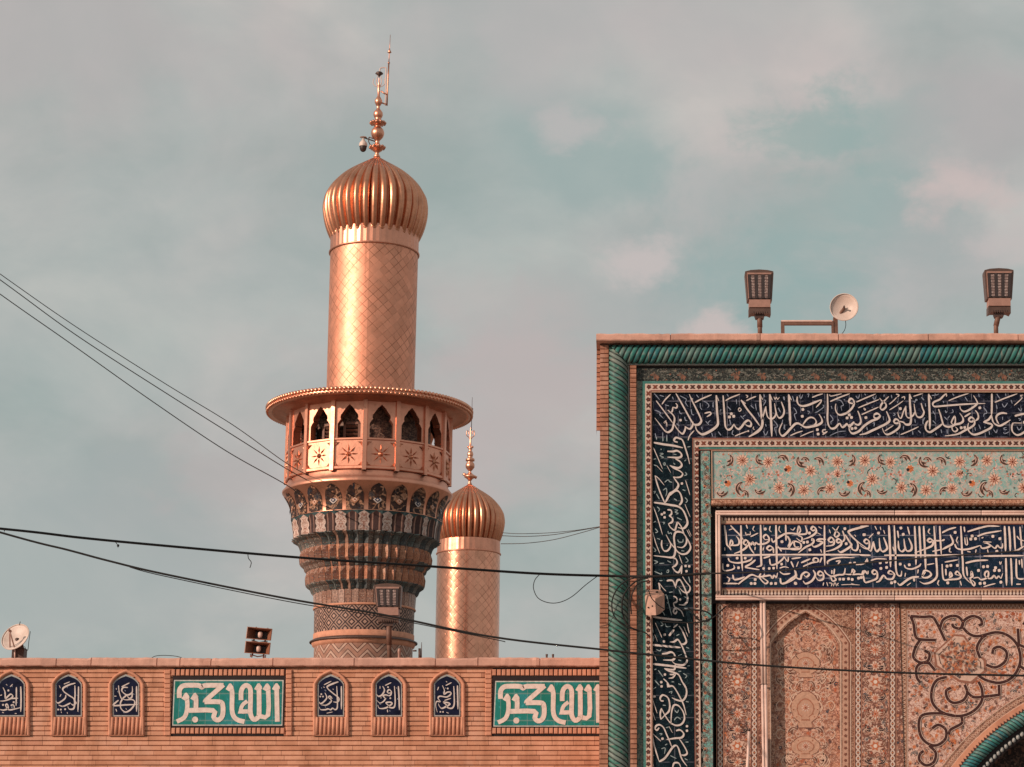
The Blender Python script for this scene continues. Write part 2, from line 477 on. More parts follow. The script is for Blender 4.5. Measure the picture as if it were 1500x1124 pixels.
def teal_mat(name, col, col2, patch=9.0, rough=0.3, tile=None):
    t = NT(name); ob = t.tc.outputs['Object']
    f = t.noise(ob, patch, 5, 0.6); f2 = t.noise(ob, patch*5, 4, 0.65)
    c = t.mix(t.step(f, 0.38, 0.64), col, col2)
    c = t.mix(t.math('MULTIPLY', t.step(f2, 0.55, 0.72), 0.5), c, mul(col2, 1.9))
    if tile:
        x, y, z = t.sep(ob)
        w = t.white(t.comb(t.math('FLOOR', t.math('DIVIDE', x, tile)), t.math('FLOOR', t.math('DIVIDE', z, tile*2)), 0.0))
        c = t.mix(1.0, c, t.ramp(w.outputs['Value'], [(0.0, (0.78, 0.80, 0.80)), (0.5, (1, 1, 1)), (1.0, (1.15, 1.12, 1.2))]), 'MULTIPLY')
        for q, s_ in ((x, tile), (z, tile*2)):
            fr = t.math('FRACT', t.math('DIVIDE', q, s_)); e = t.math('MINIMUM', fr, t.math('SUBTRACT', 1.0, fr))
            c = t.mix(t.math('MULTIPLY', t.math('SUBTRACT', 1.0, t.step(e, 0.012, 0.035)), 0.35), c, (0.30, 0.33, 0.30))
    return t.done(c, rough, 0.0, t.bump(f2, 0.25, 0.004), 0.2)

def rope_mat(name, cols, groove=(0.014, 0.022, 0.02), rough=0.36):
    """glazed twisted rope: the uv's u counts the strands, so each rope brick has its own firing"""
    t = NT(name); u, v, _ = t.sep(t.tc.outputs['UV']); ob = t.tc.outputs['Object']
    iu = t.math('FLOOR', u); fu = t.math('FRACT', u)
    seg = t.math('FLOOR', t.math('ADD', t.math('MULTIPLY', v, 1.0), t.math('MULTIPLY', iu, 0.37)))
    w = t.white(t.comb(iu, seg, 0.0))
    c = t.ramp(w.outputs['Value'], [(i/(len(cols)-1), cc) for i, cc in enumerate(cols)])
    f = t.noise(ob, 14.0, 6, 0.65)
    c = t.mix(t.math('MULTIPLY', t.step(f, 0.50, 0.68), 0.75), c, cols[-1])
    e = t.math('MINIMUM', fu, t.math('SUBTRACT', 1.0, fu))
    sg = t.math('FRACT', t.math('ADD', t.math('MULTIPLY', v, 1.0), t.math('MULTIPLY', iu, 0.37)))
    sj = t.math('SUBTRACT', 1.0, t.step(t.math('MINIMUM', sg, t.math('SUBTRACT', 1.0, sg)), 0.012, 0.035))
    c = t.mix(t.math('MULTIPLY', sj, 0.7), c, (0.20, 0.18, 0.15))
    c = t.mix(t.math('SUBTRACT', 1.0, t.step(e, 0.07, 0.22)), c, groove)
    return t.done(c, t.math('ADD', rough, t.math('MULTIPLY', f, 0.2)), 0.0, t.bump(f, 0.3, 0.006), 0.28)

GOLD = (0.79, 0.362, 0.240)
def gold_tile(name, nu, vs, r0=0.15):
    """gilt copper plates laid as diamonds: seams, and each plate a little out of true"""
    t = NT(name); u, v, _ = t.sep(t.tc.outputs['UV']); ob = t.tc.outputs['Object']
    U = t.math('MULTIPLY', u, nu); V = t.math('MULTIPLY', v, vs)
    a = t.math('ADD', U, V); b = t.math('SUBTRACT', U, V)
    ia, ib, fa, fb = t.math('FLOOR', a), t.math('FLOOR', b), t.math('FRACT', a), t.math('FRACT', b)
    w = t.white(t.comb(ia, ib, 0.0)); w2 = t.white(t.comb(ia, ib, 4.0))
    e = t.math('MINIMUM', t.math('MINIMUM', fa, t.math('SUBTRACT', 1.0, fa)), t.math('MINIMUM', fb, t.math('SUBTRACT', 1.0, fb)))
    seam = t.math('SUBTRACT', 1.0, t.step(e, 0.015, 0.065))
    seam = t.math('MULTIPLY', seam, t.step(t.noise(ob, 1.6, 4, 0.6), 0.34, 0.58))
    c = t.ramp(w.outputs['Value'], [(0.0, mul(GOLD, 0.88)), (0.5, mul(GOLD, 0.97)), (1.0, mul(GOLD, 1.06))])
    st = t.noise(ob, 1.3, 6, 0.65)
    c = t.mix(t.math('MULTIPLY', t.step(st, 0.48, 0.70), 0.45), c, (0.50, 0.24, 0.155))
    drip = t.noise(t.comb(t.math('MULTIPLY', u, 60.0), t.math('MULTIPLY', v, 0.5), 0.0), 1.0, 4, 0.6)
    c = t.mix(t.math('MULTIPLY', t.step(drip, 0.56, 0.72), 0.4), c, (0.42, 0.19, 0.12))
    c = t.mix(t.math('MULTIPLY', seam, 0.70), c, (0.20, 0.075, 0.045))
    pil = t.math('MULTIPLY', t.math('MULTIPLY', t.math('SUBTRACT', fa, 0.5), t.math('SUBTRACT', fa, 0.5)), -0.6)
    pil = t.math('SUBTRACT', pil, t.math('MULTIPLY', t.math('MULTIPLY', t.math('SUBTRACT', fb, 0.5), t.math('SUBTRACT', fb, 0.5)), 0.6))
    h = t.math('ADD', t.math('MULTIPLY', t.math('SUBTRACT', w.outputs['Value'], 0.5), fa), t.math('MULTIPLY', t.math('SUBTRACT', w2.outputs['Value'], 0.5), fb))
    h = t.math('ADD', t.math('MULTIPLY', h, 0.6), pil)
    h = t.math('SUBTRACT', t.math('ADD', h, t.math('MULTIPLY', t.noise(ob, 20.0, 3, 0.6), 0.25)), t.math('MULTIPLY', seam, 0.35))
    r = t.math('ADD', r0, t.math('MULTIPLY', t.noise(ob, 6.0, 4, 0.6), 0.20))
    return t.done(c, r, 1.0, t.bump(h, 0.30, 0.007))
def gold_plain(name, col=GOLD, rough=0.30, tarn=0.4, scale=2.5, bump=0.004):
    t = NT(name); ob = t.tc.outputs['Object']
    f = t.noise(ob, scale, 6, 0.65); f2 = t.noise(ob, scale*8, 5, 0.65)
    c = t.ramp(f, [(0.25, mul(col, 0.72)), (0.5, col), (0.75, mul(col, 1.1))])
    c = t.mix(t.math('MULTIPLY', t.step(f2, 0.50, 0.72), tarn), c, mul(col, 0.42))
    r = t.math('ADD', rough-0.06, t.math('MULTIPLY', f2, 0.22))
    return t.done(c, r, 1.0, t.bump(t.noise(ob, scale*3, 3, 0.5), 0.6, bump))

def tier_tile(name, cols, edge=(0.05, 0.02, 0.015), sc=1.0, top=None, medal=None, flute_shade=None):
    """small glazed facets; the uv's u counts facets, v runs 0..1 up the tier"""
    t = NT(name); u, v, _ = t.sep(t.tc.outputs['UV']); ob = t.tc.outputs['Object']
    iu, fu = t.math('FLOOR', u), t.math('FRACT', u)
    odd = t.math('MODULO', iu, 2.0)
    w = t.white(t.comb(iu, 1.0, 0.0))
    c = t.ramp(w.outputs['Value'], [(i/len(cols), cc) for i, cc in enumerate(cols)], True)
    if flute_shade: c = t.mix(t.math('MULTIPLY', t.math('SUBTRACT', 1.0, odd), 0.72), c, flute_shade)  # right-facing facets carry painted shade on top of their dark pattern
    fx = t.math('ABSOLUTE', t.math('SUBTRACT', fu, 0.5))
    vec = t.comb(fx, t.math('MULTIPLY', v, 1.6), t.math('MULTIPLY', iu, 0.21))
    n1 = t.noise(vec, 5.5*sc, 1.5, 0.5, 0.8)
    ln = t.math('SUBTRACT', 1.0, t.step(t.math('ABSOLUTE', t.math('SUBTRACT', n1, 0.5)), 0.03, 0.075))
    c = t.mix(t.math('MULTIPLY', ln, t.math('MULTIPLY_ADD', odd, 0.35, 0.12) if flute_shade else 0.7), c, edge)
    vo = t.vor(vec, 5.0*sc)
    c = t.mix(t.math('MULTIPLY', t.math('SUBTRACT', 1.0, t.step(vo.outputs['Distance'], 0.24, 0.34)), t.math('MULTIPLY_ADD', odd, -0.62, 0.85) if flute_shade else 0.75), c, t.ramp(t.white(vo.outputs['Position']).outputs['Value'], [(0.0, (0.62, 0.50, 0.42)), (0.4, (0.42, 0.13, 0.06)), (0.7, (0.05, 0.06, 0.09))], True))
    if medal:
        lob = t.math('ADD', 0.42, t.math('MULTIPLY', t.math('SINE', t.math('MULTIPLY', v, 16.0)), 0.08))
        lob = t.math('MULTIPLY', lob, t.math('SUBTRACT', 1.0, t.step(v, 0.84, 0.97)))
        inside = t.math('SUBTRACT', 1.0, t.step(t.math('SUBTRACT', fx, lob), 0.0, 0.05))
        deep = t.math('SUBTRACT', 1.0, t.step(t.math('SUBTRACT', fx, t.math('SUBTRACT', lob, 0.14)), 0.0, 0.03))
        side = t.ramp(t.math('ADD', t.math('MULTIPLY', fx, 2.0), t.math('MULTIPLY', w.outputs['Value'], 0.0)), [(0.0, (0.055, 0.03, 0.028)), (0.42, (0.055, 0.03, 0.028)), (0.46, (0.30, 0.17, 0.13)), (0.66, (0.10, 0.05, 0.045)), (0.80, (0.06, 0.035, 0.03))], True)
        inside = t.math('MULTIPLY', inside, t.math('SUBTRACT', 1.0, t.math('MULTIPLY', odd, 1.0)))
        c = t.mix(odd, (0.030, 0.024, 0.028), side)
        c = t.mix(inside, c, medal)
        c = t.mix(t.math('MULTIPLY', t.math('MULTIPLY', t.math('MULTIPLY', deep, ln), 0.9), t.math('SUBTRACT', 1.0, odd)), c, (0.30, 0.11, 0.07))
        dots = t.vor(vec, 9.0)
        c = t.mix(t.math('MULTIPLY', t.math('SUBTRACT', 1.0, t.step(dots.outputs['Distance'], 0.2, 0.28)), 0.6), c, (0.10, 0.06, 0.06))
    e = t.math('SUBTRACT', 0.5, fx)
    c = t.mix(t.math('SUBTRACT', 1.0, t.step(e, 0.02, 0.07)), c, edge)
    if top: c = t.mix(t.step(t.math('ADD', v, t.math('MULTIPLY', fx, 0.36)), 0.97, 0.99), c, top)
    g = t.noise(ob, 4.0, 5, 0.6)
    c = t.mix(1.0, c, t.ramp(g, [(0.3, (0.75,)*3), (0.55, (1,)*3), (0.75, (1.15,)*3)]), 'MULTIPLY')
    return t.done(c, 0.42, 0.0, t.bump(t.noise(ob, 25, 3), 0.3, 0.01), 0.15)

def lattice_mat(name, cols, nu, nv, kind='lattice'):
    t = NT(name); u, v, _ = t.sep(t.tc.outputs['UV']); ob = t.tc.outputs['Object']
    U, V = t.math('MULTIPLY', u, nu), t.math('MULTIPLY', v, nv)
    if kind == 'lattice':
        a, b = t.math('FRACT', t.math('ADD', U, V)), t.math('FRACT', t.math('SUBTRACT', U, V))
        ea = t.math('ABSOLUTE', t.math('SUBTRACT', a, 0.5)); eb = t.math('ABSOLUTE', t.math('SUBTRACT', b, 0.5))
        mx = t.math('MAXIMUM', ea, eb)
        c = t.ramp(mx, [(0.0, cols[0]), (0.13, cols[0]), (0.16, cols[1]), (0.27, cols[1]), (0.30, cols[2]), (0.40, cols[2]), (0.43, cols[1])], True)
    else:
        tri = t.math('ABSOLUTE', t.math('SUBTRACT', t.math('FRACT', U), 0.5))
        q = t.math('FRACT', t.math('ADD', V, t.math('MULTIPLY', tri, 2.0)))
        c = t.ramp(q, [(0.0, cols[0]), (0.30, cols[1]), (0.40, cols[2]), (0.70, cols[1]), (0.80, cols[0])], True)
    g = t.noise(ob, 5.0, 5, 0.6)
    c = t.mix(1.0, c, t.ramp(g, [(0.3, (0.75,)*3), (0.55, (1,)*3), (0.75, (1.2,)*3)]), 'MULTIPLY')
    return t.done(c, 0.5, 0.0, t.bump(g, 0.3, 0.01), 0.15)

MT = {}
MT['paint'] = painted('glaze_paint')
MT['letter'] = plain('cream_glaze', (0.62, 0.53, 0.50), 0.45, scale=18.0, amt=0.20, spec=0.2)
MT['letter_pink'] = plain('pink_cream_glaze', (0.74, 0.60, 0.55), 0.45, scale=18.0, amt=0.20, spec=0.2)
MT['mark'] = plain('pale_blue_glaze', (0.29, 0.35, 0.36), 0.45, scale=25.0, amt=0.35, spec=0.15)
MT['mark_b'] = plain('grey_blue_glaze', (0.26, 0.29, 0.37), 0.45, scale=25.0, amt=0.35, spec=0.15)
MT['coping'] = plain('coping_stone', (0.60, 0.33, 0.255), 0.8, scale=3.0, amt=0.28, bump=0.006, grime=(0.40, 0.19, 0.14))
MT['terracotta'] = plain('terracotta', (0.60, 0.27, 0.17), 0.8, scale=7.0, amt=0.22, bump=0.004, grime=(0.42, 0.165, 0.10))
MT['mortar'] = plain('dark_mortar_and_shade', (0.10, 0.045, 0.032), 0.9, scale=10.0)
MT['black_tile_and_shade'] = plain('black_tile_and_shade', (0.028, 0.018, 0.019), 0.5, scale=15.0, spec=0.2)
MT['white_trim'] = plain('off_white_trim', (0.55, 0.53, 0.49), 0.45, scale=20.0, amt=0.3, grime=(0.36, 0.33, 0.30))
MT['grey_trim'] = plain('grey_tile_trim', (0.36, 0.36, 0.35), 0.45, scale=20.0, amt=0.35, grime=(0.30, 0.24, 0.20))
MT['niche_navy'] = plain('navy_tile', (0.011, 0.014, 0.036), 0.42, scale=12.0, amt=0.5, spec=0.06)
MT['teal'] = teal_mat('green_teal_tile', (0.016, 0.185, 0.150), (0.028, 0.215, 0.225), 4.0, tile=0.19)
MT['green_line'] = teal_mat('green_glaze', (0.05, 0.17, 0.15), (0.09, 0.22, 0.20), 8.0)
MT['pink_paint'] = plain('pink_painted_metal', (0.72, 0.50, 0.43), 0.5, scale=8.0, amt=0.15, grime=(0.55, 0.33, 0.27))
MT['rust'] = plain('rusty_brown_metal', (0.17, 0.085, 0.06), 0.6, metal=0.2, scale=14.0, amt=0.35)
MT['cable'] = plain('black_cable', (0.022, 0.020, 0.020), 0.7, scale=20.0, spec=0.15)
MT['dark_metal'] = plain('dark_brown_metal', (0.085, 0.048, 0.04), 0.5, metal=0.3, scale=12.0, amt=0.3)
MT['dish_face'] = plain('dish_paint', (0.64, 0.51, 0.45), 0.5, scale=5.0, amt=0.18, grime=(0.46, 0.35, 0.30))
MT['gold'] = gold_plain('gilded_copper')
MT['gold_dark'] = gold_plain('tarnished_copper', (0.60, 0.28, 0.185), 0.38, 0.55)
MT['gold_rib'] = gold_plain('ribbed_copper', (0.66, 0.295, 0.178), 0.32, 0.48, 3.0, 0.005)
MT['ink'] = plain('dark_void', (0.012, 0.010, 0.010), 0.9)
# ------------------------------------------------------------------ lettering, traced stroke by stroke
# (origin x, origin y, scale): strokes are "width x,y x,y ..." ; "d size x,y x,y" are diamond dots
T_BAND = {
(940,570,12.49): """38 265,215 420,420 570,625|30 622,262 652,300 632,348 572,330|30 572,330 560,400 545,425|38 475,385 550,450 592,505 600,570 582,650 555,740 490,790 430,770 370,700 310,620 240,530
44 625,80 700,210 800,390 900,570 960,650 1040,650 1085,600 1080,540 1000,370 920,210 870,95|36 935,600 930,670 885,730 830,712 788,680|36 800,690 790,755 750,820 700,790 640,720 590,640
48 1365,115 1370,250 1380,430 1395,580 1388,655 1330,720 1230,785 1120,830 1050,800 1000,740 985,680|22 1372,130 1395,180 1412,222|22 880,130 910,170 938,190|22 370,280 430,195 530,95|26 970,250 1100,180 1280,105|22 848,940 880,850 960,760
d 48 710,570|24 450,580 412,620 452,612 462,690|28 1150,445 1250,425 1262,462 1190,510""",
(1040,570,12.49): """40 240,120 255,330 270,560 285,690 330,745 390,720 440,640|40 440,640 470,700 525,735 580,690 640,610 700,575 752,620 742,680 680,672 645,640
24 285,215 380,160 550,95|24 665,215 750,172 845,135|d 56 390,455 355,512 435,500|52 570,200 680,370 800,520 908,672|52 915,100 925,300 945,500 960,620 930,720 840,800 710,875|26 575,205 620,245 655,268|26 925,115 945,160 966,196
20 515,385 540,345 572,375 540,408 515,385|20 655,110 692,130 668,162|50 1095,95 1105,300 1115,520 1125,700 1130,870|26 1100,105 1120,160 1142,206|36 1305,235 1330,300 1358,400 1332,490 1270,530 1222,470 1200,380 1180,260|32 1208,430 1190,500 1130,548 1062,520 1030,420 1025,320|28 1025,320 985,450 945,570|18 1170,140 1190,190 1215,150 1235,190 1272,150
48 1440,100 1455,300 1465,500 1470,675|26 1448,112 1470,165 1494,206|16 800,690 790,730 820,740|20 455,862 570,815 690,770|d 34 700,770""",
(1140,570,12.49): """42 745,460 792,540 797,610 720,660 600,690 500,700 430,665 372,632 310,640 230,720 150,810 80,858 30,810 25,730 75,620|32 450,655 520,560 590,520 660,540 695,600 672,650 610,675
40 350,140 345,220 380,290 460,312 570,285 690,235 790,195|24 790,195 775,245 690,340|24 620,155 720,115 820,85|26 950,230 1120,155 1310,85|22 220,855 330,805 450,768|18 400,870 560,800 650,770|d 54 450,375 440,500 715,745 730,825 1300,475 1260,530 1340,520 1350,725 1415,715
26 872,745 822,750 812,790 852,800|26 812,835 900,775|40 900,90 905,330 900,540 920,660 970,722 1040,712 1100,645 1128,628|40 1128,628 1170,700 1225,668 1255,625|38 1255,625 1300,692 1340,650 1390,600
38 1385,265 1340,262 1290,238 1320,178 1372,198 1388,270 1340,360 1250,440 1130,475 1070,430 1045,350 1055,270|20 940,100 970,130 1165,85""",
(1240,570,12.49): """38 205,400 245,500 262,600 220,655 160,640 135,600|36 135,600 90,662 40,650|42 500,475 560,448 612,488 570,540 510,525 500,480|42 600,510 560,548 450,590 330,670 230,770 120,815 60,770 45,700|42 730,410 770,500 787,580 720,640 600,700 450,770 350,815 240,838
36 605,165 650,220 717,270 720,330 660,380 620,350 640,280 700,210 772,138|38 960,600 930,628 880,620 870,588 900,552 952,580 972,680 900,760 760,832 690,800 655,715|44 1155,90 1160,250 1175,450 1180,560 1160,640 1090,650 1040,610 960,590|26 1160,105 1178,150 1196,185
36 1365,260 1390,350 1417,430 1372,510 1300,510 1260,430 1235,270|30 1250,420 1220,480 1150,530 1095,490 1085,380 1090,310|26 1090,310 1040,420 1000,530 960,510 935,420|24 180,240 350,165 535,90|22 215,345 400,268 600,190|22 275,470 430,400 590,330|18 780,280 860,215 920,150|18 785,385 920,300 1040,215|20 1225,135 1410,75|22 990,835 1150,770 1320,690|20 700,770 860,665
20 905,95 962,110 930,148|20 1008,160 1062,142 1060,195|d 54 355,525 985,360|18 315,345 330,385 350,372 325,350""",
(1340,570,12.49): """46 255,90 265,300 275,550 275,735|26 262,105 290,150 306,190|40 435,370 470,470 500,580 530,660 600,692 680,682 740,650 830,630 882,590 880,530 850,480 820,440|30 700,650 670,610 730,500 742,600 715,655|30 680,690 690,750 740,782 782,740 740,690
40 500,640 440,690 350,750 280,790 215,760 195,690 220,610 248,580|34 580,80 530,120 460,190 350,240 330,290 370,322 500,312 700,295 900,280 1100,270 1290,265|22 570,75 582,110 578,140|36 1075,120 1130,210 1142,270 1060,340 980,390 900,412 840,370 825,310
38 1085,560 1050,598 1000,588 990,555 1030,518 1082,552 1092,640 1030,700 930,750 800,820 650,850 550,857|36 1105,390 1152,450 1162,530 1110,585|42 1410,85 1410,300 1405,480|38 1405,480 1350,560 1255,605|40 1255,605 1330,625 1412,650 1390,710 1280,770 1150,825 1060,830 990,770 970,690 985,620|22 620,215 800,140 1000,75|30 910,510 1022,440|d 54 850,710 915,705 1190,345""",
(1420,570,12.49): """38 405,480 430,590 480,650 560,672 650,630 752,565|38 690,450 600,440 520,470 490,530 520,610 545,640|24 465,245 660,165 880,85|18 820,300 960,170 935,125 985,110|38 830,495 920,470 1080,440|38 800,620 775,690 790,780 860,840 930,832 1000,790 1080,720|18 800,620 970,625|d 60 1010,610"""}
T_BAND_MINOR = {
(940,570,12.49): "700,125 790,170 820,200 800,250 850,325|235,385 300,410 345,440 330,470 400,540|1130,220 1200,260 1230,310 1200,345|1070,260 1075,340 1105,380|1310,240 1300,330|905,370 920,460 960,475|1450,370 1435,440 1460,480|1170,590 1230,655|1210,620 1260,570|785,510 800,570 835,580|640,630 690,680|425,290 500,310|245,810 275,930|385,795 385,960|460,840 462,965|1400,780 1450,850|1280,810 1300,870|560,140 580,195|690,400 700,440 740,460|1000,105 1045,160|220,70 330,200|330,115 410,140|1090,690 1110,750",
(1040,570,12.49): "320,320 385,385|190,380 185,450 215,480|55,250 60,340|480,190 490,280|560,490 620,555|600,510 655,470|745,300 810,360|830,270 850,390|875,430 910,510|1165,575 1220,640 1235,690 1185,720 1225,860|975,770 1020,845 1060,770|1330,560 1320,620 1280,700 1275,760|1365,650 1355,720 1385,740|1340,140 1360,205|150,780 205,850|425,750 405,820 440,845|30,800 50,860|360,560 380,650|1250,345 1285,410|985,200 1020,220 970,310|990,100 1000,150|1015,640 1030,690|310,95 340,140",
(1140,570,12.49): "280,340 320,390 335,440 295,470 330,580|945,470 990,530 1000,570 965,600 970,650|1060,195 1140,210 1180,260 1190,300 1150,320 1165,400|945,855 1100,785 1240,770|530,400 572,420 545,462|815,290 830,330 720,415 670,430|380,110 415,175 450,100|530,100 560,90 545,155|1420,125 1460,175|260,130 290,230|105,140 115,200|290,730 305,775|970,310 985,370|1095,550 1110,590|120,650 115,730|840,500 850,535|415,700 425,725|0,350 45,430|1200,190 1225,205",
(1240,570,12.49): "860,440 890,470 850,490|670,500 680,570|480,630 512,620 500,690|370,690 382,755|1400,540 1395,640|1250,550 1260,620|1230,220 1250,245 1270,190 1300,200|1370,150 1420,200|1310,760 1360,800|1210,770 1215,840|570,810 600,850|920,790 930,830|170,130 215,170 240,95|475,150 520,190 545,120|1045,680 1040,750|330,90 355,115|690,100 685,145|820,110 830,170|930,230 940,255|365,240 385,255|465,330 475,345|1440,260 1450,325",
(1340,570,12.49): "330,400 370,470|560,390 570,432 595,410|690,370 702,420 670,430|330,580 390,640|540,510 600,570|600,540 640,490|185,520 150,600 160,640|60,760 110,810|380,800 400,850|480,740 495,810|590,740 595,820|1255,335 1300,390 1320,440 1270,460 1260,510|1170,650 1205,740|1100,700 1110,765|120,150 170,210|310,120 400,110 440,90|690,80 720,130|920,150 970,225|370,80 380,120|20,190 45,220|520,220 530,255|1280,690 1285,715|1170,90 1180,150",
(1420,570,12.49): "500,90 560,180|600,270 640,330 700,255|495,290 510,370|605,510 610,570|760,200 785,270|890,350 940,400 960,350|895,540 940,555 910,580|440,740 490,800 510,740|680,700 630,720 650,745 690,740|620,800 660,815 730,780|870,690 910,750 960,690|360,770 370,840|660,80 670,130"}
T_BAND.update({
(950,640,11.24): """40 85,95 250,125 400,145 565,182|34 480,90 430,75 420,50 450,15 500,25 560,60 610,200 650,330 677,450|36 310,240 400,242 470,230 532,270 542,320 490,345 400,340 310,335|36 440,360 520,410 547,470 500,512 420,500 350,470|28 350,470 420,520 510,560 562,610 530,660 460,670 405,658
38 408,658 450,720 492,790 460,860 400,910 350,940 300,1040 270,1092|32 268,1090 210,960 150,800 105,640|22 105,640 170,690 260,800|36 350,965 420,900 480,890 530,950 552,1050 535,1110|20 80,180 150,340 230,530|18 610,720 650,850 682,960|14 130,470 230,580|12 300,470 370,600|d 42 550,770""",
(950,730,11.24): """40 85,70 200,85 350,110 480,135 560,190 612,290 642,400 610,470 560,500 485,480|34 555,0 540,70 505,118|30 310,190 370,200 378,260 335,290|32 340,290 392,330 390,390 328,420|32 328,420 360,480 430,525 460,450 480,400 540,470 580,580 622,650 622,740 560,810 470,800
32 590,600 650,690 692,810 640,900 560,922 490,890 440,830 370,750 330,680 288,600|36 580,580 520,555 450,560 420,640 430,760 442,850 430,930 390,975 260,965 80,945|30 220,690 215,780 250,860 310,865 360,800 362,740|32 400,985 450,1000 472,1060 440,1110 390,1135|20 80,140 150,330 230,600|18 70,560 120,740 187,910|16 600,100 640,200 687,310|14 630,520 690,640|12 655,510 705,620|18 500,930 555,1080|d 42 220,265 260,240 265,315""",
(950,820,11.24): """32 388,120 440,190 490,210 520,170 547,95|30 547,95 540,240|d 42 610,105 670,110 625,190|30 165,380 180,440 185,500|20 175,385 240,470 290,520|34 300,350 350,340 400,350 430,410 452,470|34 450,430 470,350 520,335 570,420 610,510 642,620 630,700 580,745 500,740|28 560,280 620,370 682,450 670,520 620,545 560,520 500,450
28 410,600 460,630 465,690 408,715|28 408,715 430,780 470,800 540,850 580,940|28 470,850 440,890 410,860 430,808 470,835|38 70,940 200,960 400,985 555,997|d 38 520,660""",
(950,910,11.24): """36 338,242 380,190 422,138|24 410,110 480,50|34 500,80 550,150 600,260 622,340 580,380 540,370|34 350,345 420,340 480,305 530,370 580,480 620,590 632,660 580,720 500,720 430,700 380,650|38 60,390 200,405 400,425 528,436|36 220,540 300,530 370,510 420,540 432,600 390,640 240,640|40 60,705 250,725 450,750 622,776
32 440,720 430,790 370,800 260,780|32 260,780 330,820 430,850 500,890 550,990 612,1112|26 350,880 400,880 440,870 400,930 330,940|30 245,950 300,1000 332,1050 308,1090|d 42 265,225 255,335 270,880 210,1005 215,1075|18 110,30 180,180 220,270|16 100,220 150,340|14 580,90 650,260|18 635,20 650,110 672,200|14 55,470 130,650""",
(950,1000,9.06): """26 250,0 260,50 320,48 370,110 430,220 470,310 500,432|26 460,0 500,80 500,170 450,240 370,230 310,200|26 200,245 165,240 155,205 180,170 215,172 262,210 282,300 270,380 220,430 165,490|25 165,490 155,420 170,340|25 170,340 210,420 260,500 300,540 370,570 440,550 477,480 460,390 400,310 340,300 310,370 300,470 298,555
26 140,600 112,632 85,610 105,572 150,562 200,600 240,690 280,780 312,865|27 365,640 420,630 467,680 440,730 350,740 240,757|24 40,665 80,850 140,1045|16 40,665 100,720 165,780|28 140,1050 220,1000 320,860 370,830|27 370,830 400,880 440,1010 512,1112|25 410,750 470,840 512,930 480,965 430,960|24 320,1130 340,1070 400,1070 430,1130|d 34 75,185 510,580 510,640 185,745|14 45,200 115,410|14 40,350 90,500|14 40,1020 70,1120|12 270,580 320,670"""})
T_BAND_MINOR.update({
(950,640,11.24): "185,270 240,280 190,310 250,340 200,350|240,440 270,430 270,470 240,450|265,750 320,710 350,740 390,750|240,880 290,850 300,920 280,980|80,375 120,360|85,460 130,480|590,400 620,380|640,170 690,160|590,640 630,620 600,580|410,430 440,460|560,870 610,890|600,1000 640,1050 610,1090|420,1020 470,1050|75,910 110,900 90,940|130,940 180,1030|410,285 460,295|200,200 215,215|130,5 135,40|235,0 240,70|300,0 303,80",
(950,730,11.24): "140,140 180,180 160,220|430,190 480,200 440,230 490,250 450,265|470,320 550,360|230,400 265,400 245,430|320,540 330,580 370,570 380,600|480,680 500,720 560,720 570,670|80,400 120,380|110,500 150,550 110,570|140,660 190,680|70,800 120,860 85,880|80,1020 150,1050 90,1080|310,1030 370,1060|610,970 650,1030 610,1060|540,865 590,870|180,1075 260,1070|300,770 315,780",
(950,820,11.24): "90,190 210,240 210,210|300,180 330,170 325,210 290,200|660,280 685,380|500,490 540,590|340,540 400,530|300,590 380,920|270,580 300,580|300,710 330,715|230,850 270,920|590,800 660,820|640,630 580,605|180,345 230,345",
(950,910,11.24): "55,250 85,260 75,340|200,10 240,60 200,80|270,40 300,90 370,85|460,240 510,215|490,570 550,545|490,640 540,655|130,470 190,490 205,460|620,430 670,450|90,800 130,790|160,810 240,920|100,970 180,1060|570,860 630,900 600,940|490,1030 530,1050|490,830 540,825|380,1000 420,1000|60,100 80,190|640,740 680,735",
(950,1000,9.06): "270,130 310,120 300,150|350,370 380,400 400,360|340,500 380,460 430,490|230,600 270,590|145,680 180,680 160,700|490,790 530,790|170,880 220,870 210,950|495,250 535,260|60,90 100,60|50,960 75,970|290,970 370,1010|190,300 230,305|400,20 430,30|220,830 250,815|480,1010 520,1030"})
